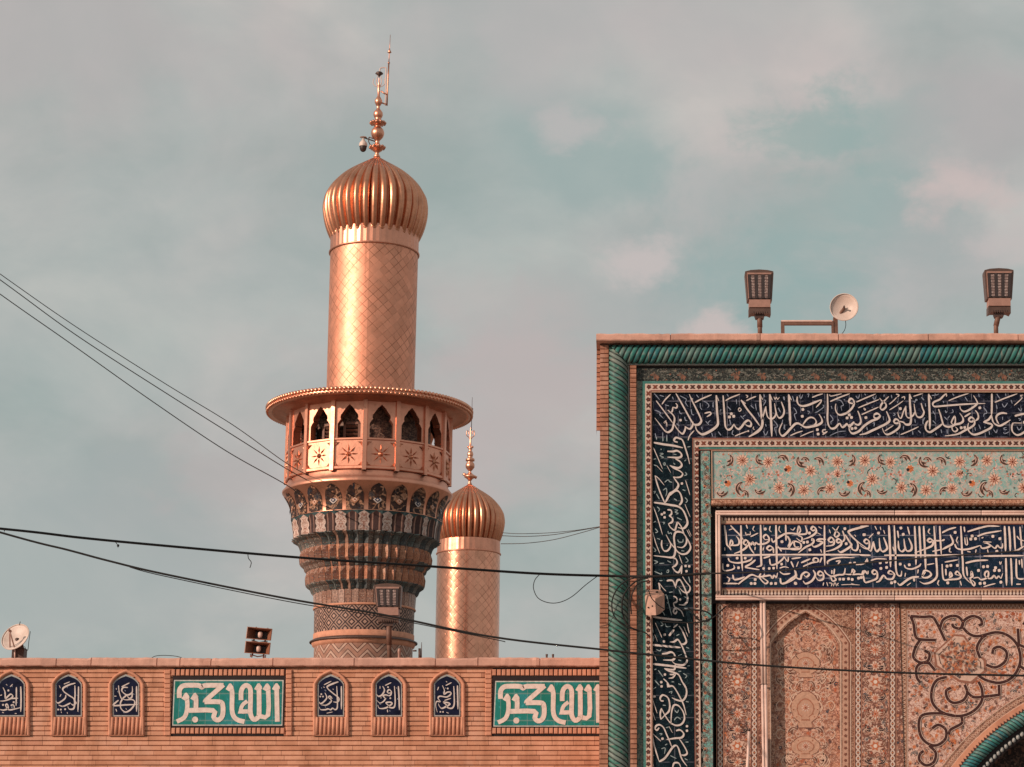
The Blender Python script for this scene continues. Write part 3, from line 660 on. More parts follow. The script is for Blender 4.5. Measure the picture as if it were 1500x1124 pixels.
T_PANEL = {
(1050,760,10.217): """30 115,100 135,250 150,380 190,430 215,472|24 190,405 215,320 240,370 200,415|26 220,400 320,390 332,320 290,260|28 205,100 270,170 340,240 400,320|28 360,100 365,300 365,500 375,640 385,780|30 655,90 660,300 660,510 665,640 660,700 590,722|30 885,95 890,300 895,520 900,755|24 1030,90 1035,250 1035,330
30 70,545 400,545 800,540 1226,538|30 470,370 430,392 400,362 430,320 468,350 440,430 350,490 260,522|26 470,350 500,440 560,525|28 490,350 510,392 540,352 560,392 590,360 620,382 700,377 770,345 782,290 740,240 700,270 720,312 770,310|28 850,515 840,440 790,408 750,445 790,475 830,450|30 900,300 960,260 1050,220 1226,225|24 900,310 840,350 820,290|30 900,400 940,442 1050,450 1160,450 1226,440|24 1060,260 1100,340 1060,420|26 930,430 970,490
20 440,90 460,150|16 430,200 440,240 470,235 500,235 500,190|18 505,270 620,215|14 560,110 540,160 572,190|16 800,110 790,170 822,200|16 940,110 930,170 962,210|d 46 725,155 975,345|18 575,420 570,470|16 700,430 690,480|12 120,430 120,480|12 180,170 240,150
28 170,590 200,640 300,662 400,650 500,620 530,580|d 42 305,590 425,590 165,700 325,735|22 90,670 100,770 200,770 262,740 250,690|28 420,720 500,680 580,615|24 420,730 520,745 640,765|24 700,590 800,560|26 790,600 810,690 900,672 970,620 1010,570|22 1000,560 1060,640 1070,570|d 40 970,680 700,745 785,745 850,740|24 1120,600 1226,585|26 1110,640 1150,730
28 240,840 260,910 340,900 420,870|28 320,980 420,900 520,840 620,870 720,860 800,850 830,890 860,850 890,880 910,810|26 100,970 200,970 320,972|22 150,870 190,900 170,950|26 660,820 640,880 720,970 762,940 690,880 720,830|26 940,790 1000,830 1100,820|32 950,890 970,970 1080,940 1180,870 1180,800 1160,770|d 44 515,970 570,970 815,970 880,970 575,910 1175,965|18 940,740 1010,720 1080,735""",
(1150,760,10.217): """28 60,210 160,230 300,230 327,190 300,100|22 180,222 205,110 230,180 190,232|24 190,250 252,280 240,340 170,290|26 30,260 70,330 60,400|26 130,330 60,440 160,462 232,440 230,370 140,340 150,420 210,420|30 455,165 415,178 390,152 420,118 458,150 460,210 380,270 270,310|28 400,335 410,300 432,330 400,380 300,430 200,512|30 612,310 520,305 480,330 560,350 500,400 430,420 390,370|26 590,100 590,300 590,520 595,700
30 725,340 680,352 650,318 690,280 728,320 720,390 610,412|24 705,130 760,180 812,230 770,275 740,250 760,190 805,110|30 835,345 790,360 770,330 800,302 842,340 830,400 730,460 610,492|24 860,180 892,290 860,350|32 900,240 960,340 992,400 900,470 830,502 790,470|34 1226,110 1100,140 970,180 960,220 1080,340 1226,442|28 990,400 1010,460 1070,472 1092,400 1070,340|30 0,538 1226,540
d 44 365,215 280,355 335,350 370,465 915,375 895,150 1180,240|14 80,150 120,170 150,130|20 500,120 550,150|16 480,210 540,240|16 660,160 680,220|18 530,460 550,510|14 1040,240 1060,270|16 1120,460 1125,510
26 240,660 380,600|26 270,715 400,660 490,640 490,600 440,590 420,630 480,640|22 110,600 240,580|26 90,640 130,730|14 170,720 200,640|22 550,580 520,660|24 640,680 640,640 720,600 850,580 1040,585|22 760,640 822,630 790,680|d 44 975,670 1040,665|18 1060,690 1180,670 1226,600
28 0,970 90,900 160,845 140,770|28 150,780 170,880 230,902 250,840 310,800 362,830 320,872 280,840|30 420,770 452,840 400,930 310,972 270,930|28 565,840 520,852 490,825 520,788 568,820 570,900 500,922 460,870|28 590,770 620,820 700,862 800,840 880,830 900,740|22 700,770 700,830|22 740,750 730,840|26 680,860 710,932 762,910 720,860|26 900,830 990,830 1010,760 1042,790 1000,832 1100,830 1150,832 1172,780 1226,830|28 1170,850 1190,940 1226,962|d 44 820,905 875,905 950,900 1005,910 160,970 1100,890 1140,880
14 578,955 568,1003|14 622,950 642,1012|14 655,960 702,970 690,1012|14 742,955 722,1012|14 752,955 772,1012|14 802,965 780,985 800,1003|12 840,990 980,985 1120,992|12 990,970 1060,990""",
(1260,760,10.217): """34 430,100 440,300 450,530 455,725|28 510,100 520,330 530,540 535,740 560,840 610,852 622,780|30 815,110 825,300 835,520 835,690|30 885,110 895,320 910,605|30 950,110 960,320 975,600 980,760|30 1105,110 1120,320 1135,560 1150,780 1140,880 1060,950 960,972 890,940|26 1190,110 1200,300 1215,540|30 350,280 390,380 402,450 340,492 300,440 285,290|28 300,440 250,492 215,430 200,340|26 200,340 160,495
28 130,360 90,372 60,340 90,308 135,345 130,440 60,440 0,400|24 90,440 165,492|30 725,290 772,400 760,470 700,482 670,420 655,300|28 680,440 630,492 580,450 570,330|20 490,420 510,480 540,500|30 1080,335 1040,352 1010,330 1040,298 1085,330 1080,400 980,450 815,512|26 1080,330 1226,330|22 1080,490 1226,460|30 0,545 160,548|30 360,548 800,548 1226,548
18 220,110 250,170|24 560,180 575,290|d 44 275,215 65,240 645,235 610,140|22 710,120 740,240|20 1040,150 1020,200 1052,230|14 300,120 310,170|16 350,170 370,230|24 0,115 130,110|14 130,290 200,220
22 160,625 250,600 400,605|20 0,690 60,670 110,640 100,590|26 0,830 40,832 70,780 110,822 120,780|28 250,815 205,832 180,800 210,768 252,800 250,890 170,930 80,952 50,900|28 240,950 290,930 350,850 400,900 480,902 512,830 450,780 420,820 490,832|32 880,870 780,880 700,920 600,992 560,960|30 930,860 960,780 1030,790 1062,840 1000,882 930,870 980,800
26 660,690 690,740 780,752 880,710 910,670|d 44 735,690 310,745 395,730 300,660 395,650 600,680 470,960 520,945|18 1000,690 1110,670|30 800,880 810,940|18 870,760 860,820|16 680,810 670,870|18 1180,920 1160,970 1182,1002|14 700,1000 760,960""",
(1380,760,10.217): """28 280,110 290,300 300,520 310,640 320,830 380,920 440,972|32 935,110 945,300 950,492|30 955,590 960,800 965,1002|32 1000,115 1015,300 1020,492|28 1030,590 1040,800 1045,1002|26 1075,120 1085,300 1095,470|28 1110,600 1115,850 1150,900 1226,902|26 1165,120 1180,300 1190,420|22 1190,600 1200,740|24 1120,260 1160,310 1226,332|24 1060,490 1130,470 1226,410
26 0,210 100,160 210,130|30 120,240 160,330 150,380 60,430 0,462|30 190,380 220,440 300,462 420,450 570,400|30 575,400 600,442 680,430 720,400 680,370 620,350 740,350|26 720,390 790,442 830,400 860,432 900,430 907,370|28 380,195 560,140 700,110 860,115|26 530,265 650,220 890,180|30 0,545 370,545|30 620,560 1226,552|d 46 450,260 430,305 500,300 865,300 820,490 195,205 760,265
22 330,120 340,200|18 340,280 350,380 380,380 370,270|18 235,270 215,330 240,372|18 120,430 110,490 142,500|16 510,460 500,510|16 680,460 690,510|18 375,490 430,500|18 590,290 620,280|24 0,330 40,310
22 40,650 240,615|28 0,680 20,900 100,912 240,900 282,860 230,790 200,830 270,850|26 110,865 125,800 150,850 105,885|24 55,750 60,850|30 350,665 500,630 690,620|26 365,720 380,860|26 430,860 440,790 460,860 420,900 470,1002 490,960 430,910|26 470,890 540,880 580,912 640,900 690,860 690,790 650,800 640,850 690,892 740,890 780,850 810,892 850,860 880,892 907,820
d 46 75,710 130,700 230,700 620,720 680,715 800,735 785,775 855,775 570,970 635,965 545,775 880,950 85,960|16 860,640 870,682 890,640|18 270,930 290,1002|18 620,1020 720,990 800,970|22 1110,980 1180,980|20 1155,620 1160,690"""}
T_NICHE = [
((0,975,10.217), "25 310,315 315,500 310,695|23 245,325 245,450 240,605|22 45,330 75,400 80,492 110,470 160,430 192,460 150,500 60,530 0,532|20 150,495 272,490|22 0,660 60,668 120,640 110,580 85,600 130,662 220,652 322,625|20 160,600 200,590 220,640|d 30 125,375 45,590 205,550|12 90,280 110,300|12 150,320 190,280|12 30,440 0,450|12 30,700 60,710|12 220,720 250,720"),
((70,975,10.217), "23 460,315 458,500 450,692|22 405,300 408,430 405,520 422,560 380,592 345,570|24 412,265 320,290 230,340 240,390 320,450 390,500 402,590 380,650 320,652 300,610|20 270,440 260,490 200,540 150,562 120,530|20 340,560 280,592 220,612 160,590|d 28 155,660 195,660 260,655|12 170,300 190,340|13 240,280 330,245|12 200,430 180,470|12 290,700 295,722|12 200,690 205,712"),
((155,975,10.217), "25 460,310 462,500 460,692|22 190,300 200,400 225,480 242,510 220,560 225,640 290,697 360,670 420,600 432,540 390,510 300,515 245,500|22 330,330 260,330 240,380 290,430 340,440 395,400 395,310|22 395,400 390,470 350,492 320,450|20 250,495 330,430|22 190,520 120,580 130,602 300,590 480,585|15 235,320 355,260|18 150,650 165,692|12 125,460 160,460|12 300,640 310,662|12 155,340 160,362"),
((455,975,10.217), "23 460,310 462,480 460,657|20 390,310 398,450 400,620 370,662 330,640 300,662 260,650 220,662 150,660 130,620|24 415,245 340,270 255,310 260,350 340,420 422,490 400,547 340,545|20 290,480 322,490 290,458 270,480 312,530 240,592 160,590|20 215,410 242,480 200,540 150,572 130,545|d 26 160,430 145,465 185,465|14 200,290 310,235|12 190,320 212,332|10 240,715 330,695|12 330,350 346,362"),
((540,975,10.217), "25 445,310 455,480 460,667|22 385,310 395,450 395,580 370,632 300,620 350,572 330,550 260,560 300,610 230,642 160,640 135,590|22 210,310 237,370 200,440 150,462 115,430|20 335,405 300,415 280,395 305,362 340,395 320,450 250,440 215,460 250,482 262,470 230,530 170,562 120,520|d 26 290,325 325,490|12 170,310 170,352|14 245,300 340,255|12 180,490 190,480|16 280,660 285,702"),
((625,975,10.217), "25 460,300 465,480 468,657|22 405,310 412,450 410,590 370,642 300,620 350,570 250,550 300,600 230,642 190,610 175,570|20 235,300 265,370 260,430 310,400 357,400 360,430 300,472 200,460 170,490 202,540 150,540 135,600 160,702|d 26 315,345|14 265,525 365,490|14 285,300 375,255|14 290,235 306,252|d 24 205,695 245,695|12 295,700 330,716|14 180,320 160,372")]
# square lettering of the turquoise panels: straight mitred strokes
T_KUFIC = [(56, "180,415 180,330 205,288 250,270 400,270 440,292 482,270 690,270"), (54, "690,262 500,430 478,462"), (56, "470,460 640,460 680,492 682,600 655,655 612,670 575,635 572,560 290,560"),
 (54, "370,545 372,430 352,392"), (50, "262,385 272,480 265,570 232,645 150,688"), (54, "775,290 790,360 788,550 810,630 860,672 932,690"),
 (54, "893,440 895,340 920,287 960,270 1000,312 1002,450 1002,600 1042,665 1088,640 1102,590 1100,290"), (52, "1090,618 1205,615 1205,290"), (54, "1305,290 1308,500 1312,690"), (44, "965,452 908,500 892,572 970,570")]
K_HEADS = [(355,362), (252,360), (762,252), (1092,250), (1190,252), (1298,250)]

_YJ = [0]
def ytick(y):
    _YJ[0] = (_YJ[0] + 1) % 9
    return y - 0.0004 * _YJ[0]
def put_strokes(mb, org, data, Y, wk=0.86, minor=None, nib=0.9):
    ox, oy, sc = org
    for s in data.replace('\n', '|').split('|'):
        tk = s.split()
        if not tk: continue
        if minor is None:
            if tk[0] == 'd':
                r = float(tk[1])*0.56
                for q in tk[2:]:
                    x, y = map(float, q.split(','))
                    yy = ytick(Y)
                    a = random.uniform(0.5, 0.9)
                    ring = [(x + r*math.cos(a+k*PI/4)*(1.0 if k % 2 == 0 else 0.86), y + r*math.sin(a+k*PI/4)*(1.0 if k % 2 == 0 else 0.86)) for k in range(8)]
                    mb.add([at(ox+p[0]/sc, oy+p[1]/sc, yy) for p in ring], [tuple(range(8))])
                continue
            w, q = float(tk[0]), tk[1:]
        else:
            w, q = minor, tk
        pts = smooth_pts([tuple(map(float, p.split(','))) for p in q])
        if len(pts) == 2:
            (a, b), (c, d) = pts
            pts = [(a+(c-a)*k/6, b+(d-b)*k/6) for k in range(7)]
        L, Rr = ribbon2d(pts, w*wk, True, nib if minor is None else None)
        yy = ytick(Y)
        vs = [at(ox+p[0]/sc, oy+p[1]/sc, yy) for p in L] + [at(ox+p[0]/sc, oy+p[1]/sc, yy) for p in Rr]
        n = len(L)
        mb.add(vs, [(i, i+1, n+i+1, n+i) for i in range(n-1)])
# ------------------------------------------------------------------ painting on tile: thin raised glaze in layers
class Paint(MB):
    def poly(s, pts, col, Y, layer=0):
        y = Y - 0.0015*layer - 0.00012*(len(s.f) % 9)
        s.add([at(p[0], p[1], y) for p in pts], [tuple(range(len(pts)))], col)
    def disc(s, x, y, r, col, Y, layer=0, n=8, ry=None, a=0.0):
        s.poly([(x+r*math.cos(a+2*PI*k/n), y+(ry or r)*math.sin(a+2*PI*k/n)) for k in range(n)], col, Y, layer)
    def star(s, x, y, r1, r2, n, col, Y, layer=0, a=0.0):
        yy = Y - 0.0015*layer - 0.00012*(len(s.f) % 9)
        vs = [at(x, y, yy)] + [at(x+(r1 if k % 2 == 0 else r2)*math.cos(a+PI*k/n), y+(r1 if k % 2 == 0 else r2)*math.sin(a+PI*k/n), yy) for k in range(2*n)]
        s.add(vs, [(0, 1+k, 1+(k+1) % (2*n)) for k in range(2*n)], col)
    def line(s, pts, w, col, Y, layer=0, taper=True, sm=True):
        P = smooth_pts(pts) if sm else list(pts)
        L, Rr = ribbon2d(P, w, taper)
        yy = Y - 0.0015*layer - 0.00012*(len(s.f) % 9)
        n = len(L)
        s.add([at(p[0], p[1], yy) for p in L] + [at(p[0], p[1], yy) for p in Rr], [(i, i+1, n+i+1, n+i) for i in range(n-1)], col)
CREAM, PINKC, REDB, DARKB, ORG, INKB, BLUEK = (0.70, 0.56, 0.48), (0.66, 0.43, 0.36), (0.34, 0.085, 0.05), (0.085, 0.035, 0.03), (0.58, 0.18, 0.075), (0.04, 0.022, 0.026), (0.045, 0.06, 0.085)
def flower(p, x, y, r, Y, rnd, cols=(CREAM, REDB, DARKB)):
    n = rnd.choice((9, 10, 11)); a = rnd.uniform(0, 1)
    p.star(x, y, r*1.25, r*0.78, n, cols[0], Y, 1, a)
    p.star(x, y, r*1.02, r*0.36, n, cols[1], Y, 2, a+PI/n)
    p.star(x, y, r*0.44, r*0.26, 6, cols[0], Y, 3, a)
    p.disc(x, y, r*0.27, cols[1], Y, 4, 7); p.disc(x+r*0.03, y, r*0.13, cols[2], Y, 5, 6)
def bud(p, x, y, r, Y, ang, cols=(ORG, CREAM, INKB)):
    p.star(x, y, r*1.1, r*0.75, 8, cols[1], Y, 1, ang)
    p.star(x, y, r*0.9, r*0.62, 7, cols[0], Y, 2, ang)
    p.disc(x-r*0.55*math.cos(ang), y-r*0.55*math.sin(ang), r*0.38, cols[2], Y, 3, 6)
    p.line([(x-r*0.2*math.cos(ang), y-r*0.2*math.sin(ang)), (x+r*0.7*math.cos(ang), y+r*0.7*math.sin(ang))], r*0.16, REDB, Y, 4)
def leaf(p, x, y, ln, ang, bend, Y, col=(0.075, 0.042, 0.032), rim=PINKC):
    """an acanthus blade: a swelling crescent with a curled tip and one side lobe"""
    def q(u, v): return (x+(u*math.cos(ang)-v*bend*math.sin(ang))*ln, y+(u*math.sin(ang)+v*bend*math.cos(ang))*ln)
    def blade(cps, w, c, layer):
        P = smooth_pts([q(*c_) for c_ in cps], 5); n = len(P); L, R2 = [], []
        for i, pt in enumerate(P):
            a_, b_ = P[max(i-1, 0)], P[min(i+1, n-1)]
            dx, dy = b_[0]-a_[0], b_[1]-a_[1]; l = math.hypot(dx, dy) or 1e-9
            h = 0.5*w*ln*(0.10+math.sin(PI*min(1, (i/(n-1))**0.8))**0.9)
            L.append((pt[0]-dy/l*h, pt[1]+dx/l*h)); R2.append((pt[0]+dy/l*h, pt[1]-dx/l*h))
        yy = Y - 0.0015*layer - 0.00012*(len(p.f) % 9)
        p.add([at(*v, yy) for v in L+R2], [(i, i+1, n+i+1, n+i) for i in range(n-1)], c)
    main = [(-0.55, 0.22), (-0.25, 0.0), (0.1, -0.02), (0.38, 0.16), (0.52, 0.42)]
    side = [(-0.15, 0.0), (0.05, 0.20), (0.14, 0.40)]
    blade(main, 0.36, rim, 1); blade(side, 0.26, rim, 1)
    blade(main, 0.24, col, 2); blade(side, 0.16, col, 2)
    blade([(-0.4, 0.1), (-0.1, 0.0), (0.22, 0.07)], 0.07, rim, 3)

def brick_rows(mb, x0, x1, yf, yb, z0, z1, pitch, gap=0.010, depth=0.016, zref=0.0):
    """a strip of real courses with raked joints: one closed profile extruded along x"""
    k0 = int(math.floor((z0 - zref)/pitch)); prof = []
    k = k0
    while zref + k*pitch < z1 - 1e-6:
        a, b = max(z0, zref+k*pitch+gap+random.uniform(-.0015, .0015)), min(z1, zref+(k+1)*pitch)
        yo = random.uniform(-0.003, 0.003)
        if b > a:
            prof += [(yf+depth, max(z0, a-gap)), (yf+depth, a), (yf+yo, a+0.003), (yf+yo, b-0.003), (yf+depth, b)]
        k += 1
    n = len(prof)
    vs = [(x0, y, z) for y, z in prof] + [(x1, y, z) for y, z in prof]
    fs = [(i, n+i, n+i+1, i+1) for i in range(n-1)]
    # flat ends and back
    vs += [(x0, yb, prof[0][1]), (x0, yb, prof[-1][1]), (x1, yb, prof[0][1]), (x1, yb, prof[-1][1])]
    for i in range(n-1):
        pass
    b = 2*n
    fs += [(b, b+1) + tuple(range(n-1, -1, -1)), (b+3, b+2) + tuple(range(n, 2*n)), (b+1, b+3, 2*n-1, n-1)]
    mb.add(vs, fs)

# ------------------------------------------------------------------ the tiled portal
YB = 30.0
PXR = 1660
XR = X(PXR, YB)
ZTOP = Z(488, YB)
SC = M(1, YB)                                   # metres per photograph pixel on the portal face
BACK = 33.2
portal = thing('tiled_portal', (X(1270, YB), YB, 0), 'tall tiled gateway with navy calligraphy bands and green rope moulding, taller than the brick wall', 'gateway')
BR_PITCH = 6.95*SC
MT['brick_p'] = brick_mat('portal_brick', BR_PITCH, 0.0, 0.11, ((0.40, 0.185, 0.12), (0.31, 0.135, 0.085), (0.48, 0.24, 0.165)))
def px0(p): return X(p, YB)
def zp(y): return Z(y, YB)

mb = MB(); mb.box(X(884, YB), XR+0.5, BACK, 37.0, 0, ZTOP-0.15); mb.build('core', MT['terracotta'], portal)
# coping stones
def rough_coping(mb, x0, x1, yf, yb, z0, z1, seed, joints=None, every=(0.9, 1.5)):
    """a run of worn coping stones: chipped arrises, small steps from stone to stone, open joints"""
    rn = random.Random(seed); step = 0.055; xs = [x0]
    if joints is None:
        joints = []; q = x0
        while q < x1: q += rn.uniform(*every); joints.append(q)
    rows = []; x = x0; off = 0.0; chip = 0.0; jt = sorted(joints); dz = dy = 0.0
    while x < x1 + step:
        xx = min(x, x1); isj = bool(jt) and xx >= jt[0]
        if isj: jt.pop(0); dz, dy = rn.uniform(-.007, .007), rn.uniform(-.006, .006)
        chip = max(0.0, chip*0.6 + (rn.uniform(0.0, 0.016) if rn.random() < 0.25 else 0.0))
        nt, nf, nb = rn.uniform(-.004, .004), rn.uniform(-.003, .003), rn.uniform(-.004, .004)
        def row(xq, rec):
            return [(xq, yb, z1+dz+nt-rec), (xq, yf+0.03+chip+dy, z1+dz+nt-rec), (xq, yf+0.010+chip*0.7+dy+nf+rec, z1+dz-0.008-chip*0.3-rec), (xq, yf+dy+nf+rec, z1+dz-0.022-chip-rec*.3),
                    (xq, yf+dy+nf*0.5+rec, (z0+z1)/2), (xq, yf+dy+nf+rec, z0+0.014+nb), (xq, yf+0.012+dy+rec, z0+nb), (xq, yb, z0+nb)]
        if isj: rows += [row(xx-0.007, 0.0), row(xx-0.004, 0.018), row(xx+0.004, 0.018), row(xx+0.007, 0.0)]
        else: rows.append(row(xx, 0.0))
        x += step
    k = len(rows[0]); vs = [v for r in rows for v in r]
    fs = [(i*k+j, (i+1)*k+j, (i+1)*k+j+1, i*k+j+1) for i in range(len(rows)-1) for j in range(k-1)]
    fs += [tuple(range(k)), tuple(range((len(rows)-1)*k+k-1, (len(rows)-1)*k-1, -1))]
    mb.add(vs, fs)
mb = MB(); rough_coping(mb, X(872.5, 29.75), XR, 29.745, 30.7, Z(499.3, 29.75), Z(488.3, 29.75), 3)
mb.box(X(873, 29.75), XR, 30.7, 36.9, ZTOP-0.1, ZTOP-0.015)
mb.build('coping', MT['coping'], portal)
mb = MB(); mb.box(X(879, YB), XR, 29.90, 30.6, Z(505.0, 29.9), Z(499.3, 29.75)-0.006); mb.build('coping_shade_strip', MT['mortar'], portal)  # dark strip standing in for the shade under the coping
# brick margins
mb = MB(); brick_rows(mb, X(878.5, YB), X(891, YB), 29.93, BACK+3, 0.0, zp(503.5), BR_PITCH); mb.build('brick_margin', MT['brick_p'], portal)
mb = MB(); brick_rows(mb, X(873.2, 30.3), X(880, 30.3), 30.25, 30.62, Z(632, 30.3), Z(502, 30.3), BR_PITCH); mb.box(X(875, 30.3), X(880, 30.3), 30.62, 30.9, Z(618, 30.62), Z(500, 30.62)); mb.build('side_corbel', MT['brick_p'], portal)
mb = MB(); brick_rows(mb, X(923, YB), X(932.3, YB), 29.95, BACK, 0.0, zp(536.5), BR_PITCH*1.02); mb.build('brick_fillet', MT['brick_p'], portal)

# twisted rope mouldings
ROPEC = [(0.030, 0.175, 0.155), (0.045, 0.195, 0.17), (0.026, 0.15, 0.175), (0.075, 0.215, 0.185), (0.028, 0.135, 0.135), (0.14, 0.22, 0.195)]
ROPEG = [(0.036, 0.16, 0.125), (0.10, 0.19, 0.16), (0.028, 0.15, 0.12), (0.15, 0.205, 0.18), (0.04, 0.165, 0.155), (0.20, 0.22, 0.195)]
MT['rope'] = rope_mat('green_rope', ROPEC)
MT['rope_worn'] = rope_mat('worn_green_rope', ROPEG, rough=0.38)
def rope(path_len, r, pitch, starts, hand, seg=0.011, nq=30):
    """rows of a half round rope along its length: [(s, [(lateral, outward, u, v)])]"""
    rows, k = [], int(path_len/seg)
    for i in range(k+1):
        s_ = path_len*i/k; row = []
        for j in range(nq+1):
            q = -PI/2*1.08 + PI*1.08*j/nq
            ph = s_/pitch + hand*starts*(q/PI)
            fr = ph - math.floor(ph)
            rr = r*(0.90 + 0.13*math.sin(PI*fr)**0.6)
            row.append((rr*math.sin(q), rr*math.cos(q), ph, s_*3.3))
        rows.append((s_, row))
    return rows
rv, ry_ = 15.3*SC, 30.02
xc = X(905, ry_)
zt_r = Z(504.5, 29.95); zb_r = Z(533, 29.95)
def rope_mesh(rows, fn):
    mb = MB(); nq = len(rows[0][1])
    vs, uv, fs = [], [], []
    for s_, row in rows:
        for (a, o, u, v) in row:
            vs.append(fn(s_, a, o)); uv.append((u+50.0, v))
    for i in range(len(rows)-1):
        for j in range(nq-1):
            fs.append((i*nq+j, i*nq+j+1, (i+1)*nq+j+1, (i+1)*nq+j))
    mb.add(vs, fs, None, uv, True)
    return mb
xl, xr = xc-rv, xc+rv
def vfn(s_, a, o):
    z = 1.0 + s_
    lim = zt_r + 0.01 - (xc+a-xl)*(zt_r-zb_r)/(xr-xl)
    return (xc+a, ry_-o, min(z, lim))
rope_mesh(rope(zt_r-1.0, rv, 7.2*SC, 3.7, 1), vfn).build('rope_column', MT['rope_worn'], portal)
rh = (zt_r-zb_r)/2; zc_ = (zt_r+zb_r)/2
def hfn(s_, a, o):
    x = xl + s_
    lim = xl + (zt_r-(zc_+a))*(xr-xl)/(zt_r-zb_r) - 0.01
    return (max(x, lim), ry_-0.03-o, zc_+a)
rope_mesh(rope(XR-xl, rh, 8.6*SC, 2.3, -1), hfn).build('rope_cornice', MT['rope'], portal)
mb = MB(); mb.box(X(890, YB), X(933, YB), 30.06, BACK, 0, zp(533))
mb.box(X(921, YB), XR, 30.06, BACK, zp(541), zp(504)); mb.build('shadow_gap', MT['black_tile_and_shade'], portal)  # black backing stands in for the shade beside and below the ropes
mb = MB(); mb.box(X(919, YB), XR, 29.97, 30.05, zp(535.2), zp(533.4)); mb.box(X(920.6, YB), X(922, YB), 29.99, 30.05, 0, zp(536)); mb.build('white_fillet', MT['grey_trim'], portal)

# bands of the frame: (name, material, px box, front)
MT['orn_dark'] = ornament('dark_floral_tile', (0.045, 0.050, 0.048), (0.075, 0.075, 0.066), [(0.28, 0.12, 0.075), (0.12, 0.14, 0.13), (0.05, 0.10, 0.09), (0.22, 0.17, 0.13)], [(0.17, 0.175, 0.15), (0.02, 0.022, 0.022)], 15.0, rough=0.4, vine_w=0.06, petal=0.27)
MT['orn_grey'] = ornament('grey_green_floral_tile', (0.10, 0.15, 0.13), (0.16, 0.19, 0.165), [(0.05, 0.09, 0.085), (0.26, 0.22, 0.18), (0.09, 0.16, 0.15), (0.22, 0.14, 0.11)], [(0.05, 0.07, 0.065), (0.24, 0.24, 0.20)], 12.0, rough=0.4)
MT['orn_teal'] = ornament('turquoise_floral_tile', (0.19, 0.385, 0.36), (0.36, 0.455, 0.425), [(0.46, 0.42, 0.38), (0.36, 0.26, 0.22), (0.13, 0.34, 0.31), (0.50, 0.37, 0.32)], [(0.50, 0.43, 0.39), (0.40, 0.36, 0.33)], 10.5, vine_w=0.035, petal=0.19, rough=0.4)
MT['orn_strip'] = ornament('turquoise_strip_tile', (0.095, 0.31, 0.285), (0.20, 0.39, 0.36), [(0.36, 0.38, 0.35), (0.26, 0.13, 0.09), (0.10, 0.22, 0.22), (0.40, 0.34, 0.30), (0.07, 0.12, 0.13)], [(0.33, 0.34, 0.30), (0.14, 0.13, 0.12)], 11.0, vine_w=0.045, petal=0.25, rough=0.4)
MT['border'] = plain('cream_border_tile', (0.60, 0.44, 0.37), 0.42, scale=25.0, amt=0.2)
MT['fillet_red'] = plain('red_brown_fillet', (0.26, 0.085, 0.06), 0.5, scale=20.0)
MT['fillet_tan'] = plain('tan_fillet', (0.48, 0.30, 0.21), 0.5, scale=20.0)
MT['navy'] = navy_mat('navy_calligraphy_tile', (0.005, 0.008, 0.013), (0.009, 0.010, 0.022), 0.1725, X(1067.6, YB), zp(587.3))
MT['navy_v'] = navy_mat('dark_teal_calligraphy_tile', (0.005, 0.011, 0.018), (0.007, 0.015, 0.021), 0.30, X(955, YB), zp(641), (0.05, 0.11, 0.12), 0.3)
MT['navy2'] = navy_mat('blue_calligraphy_tile', (0.012, 0.015, 0.042), (0.009, 0.027, 0.046), 0.30, X(1056, YB), zp(815))
def lbox(mb, x0, x1, y0, y1, yf, yb=None):
    mb.box(X(x0, yf), XR if x1 is None else X(x1, yf), yf, yb or BACK, 0.0 if y1 is None else Z(y1, yf), Z(y0, yf))
mb = MB(); lbox(mb, 933, None, 539.5, 558.5, 30.03); mb.build('dark_floral_band', MT['orn_dark'], portal)
mb = MB(); lbox(mb, 932.8, 941.8, 558.5, None, 30.03); mb.build('grey_floral_band', MT['orn_grey'], portal)
mb = MB(); lbox(mb, 941.8, None, 558.5, 562.3, 30.015); lbox(mb, 941.8, 945.6, 562.3, None, 30.015); mb.build('green_fillet', MT['green_line'], portal)
mb = MB(); lbox(mb, 945.6, None, 562.3, 571.6, 30.00); lbox(mb, 945.6, 953.6, 571.6, None, 30.00)
lbox(mb, 1017.2, None, 644.4, 654.6, 30.00); lbox(mb, 1017.2, 1024, 654.6, None, 30.00)
border = mb.build('border_strip', MT['border'], portal)
mb = MB(); lbox(mb, 953.6, None, 571.6, 573.2, 29.985); lbox(mb, 953.6, 954.4, 573.2, None, 29.985)
lbox(mb, 1015.4, None, 641.6, 643.0, 29.985); lbox(mb, 1015.4, 1016.2, 643.0, None, 29.985); mb.build('red_fillet', MT['fillet_red'], portal)
mb = MB(); lbox(mb, 954.4, None, 573.2, 574.8, 29.99); lbox(mb, 954.4, 955.4, 574.8, None, 29.99)
lbox(mb, 1016.2, None, 643.0, 644.4, 29.99); lbox(mb, 1016.2, 1017.2, 644.4, None, 29.99); mb.build('tan_fillet', MT['fillet_tan'], portal)
mb = MB(); lbox(mb, 955.4, None, 574.8, 641.6, 30.02); nav = mb.build('calligraphy_band', MT['navy'], portal)
mb = MB(); lbox(mb, 955.4, 1015.4, 641.6, None, 30.02); nav_v = mb.build('calligraphy_band', MT['navy_v'], portal)
tag(nav_v, 'dark upright calligraphy band running down beside the rope column'); tag(nav, 'navy calligraphy band running along the top')
mb = MB(); lbox(mb, 1024, None, 654.6, 658.3, 30.01); mb.build('green_fillet', MT['green_line'], portal)
mb = MB(); lbox(mb, 1024, None, 658.3, 659.6, 29.995); mb.build('brown_fillet', MT['fillet_red'], portal)
mb = MB(); lbox(mb, 1024, 1027.5, 659.6, None, 30.035); lbox(mb, 1041.2, 1043.2, 659.6, None, 30.04); mb.build('dark_joint', MT['black_tile_and_shade'], portal)
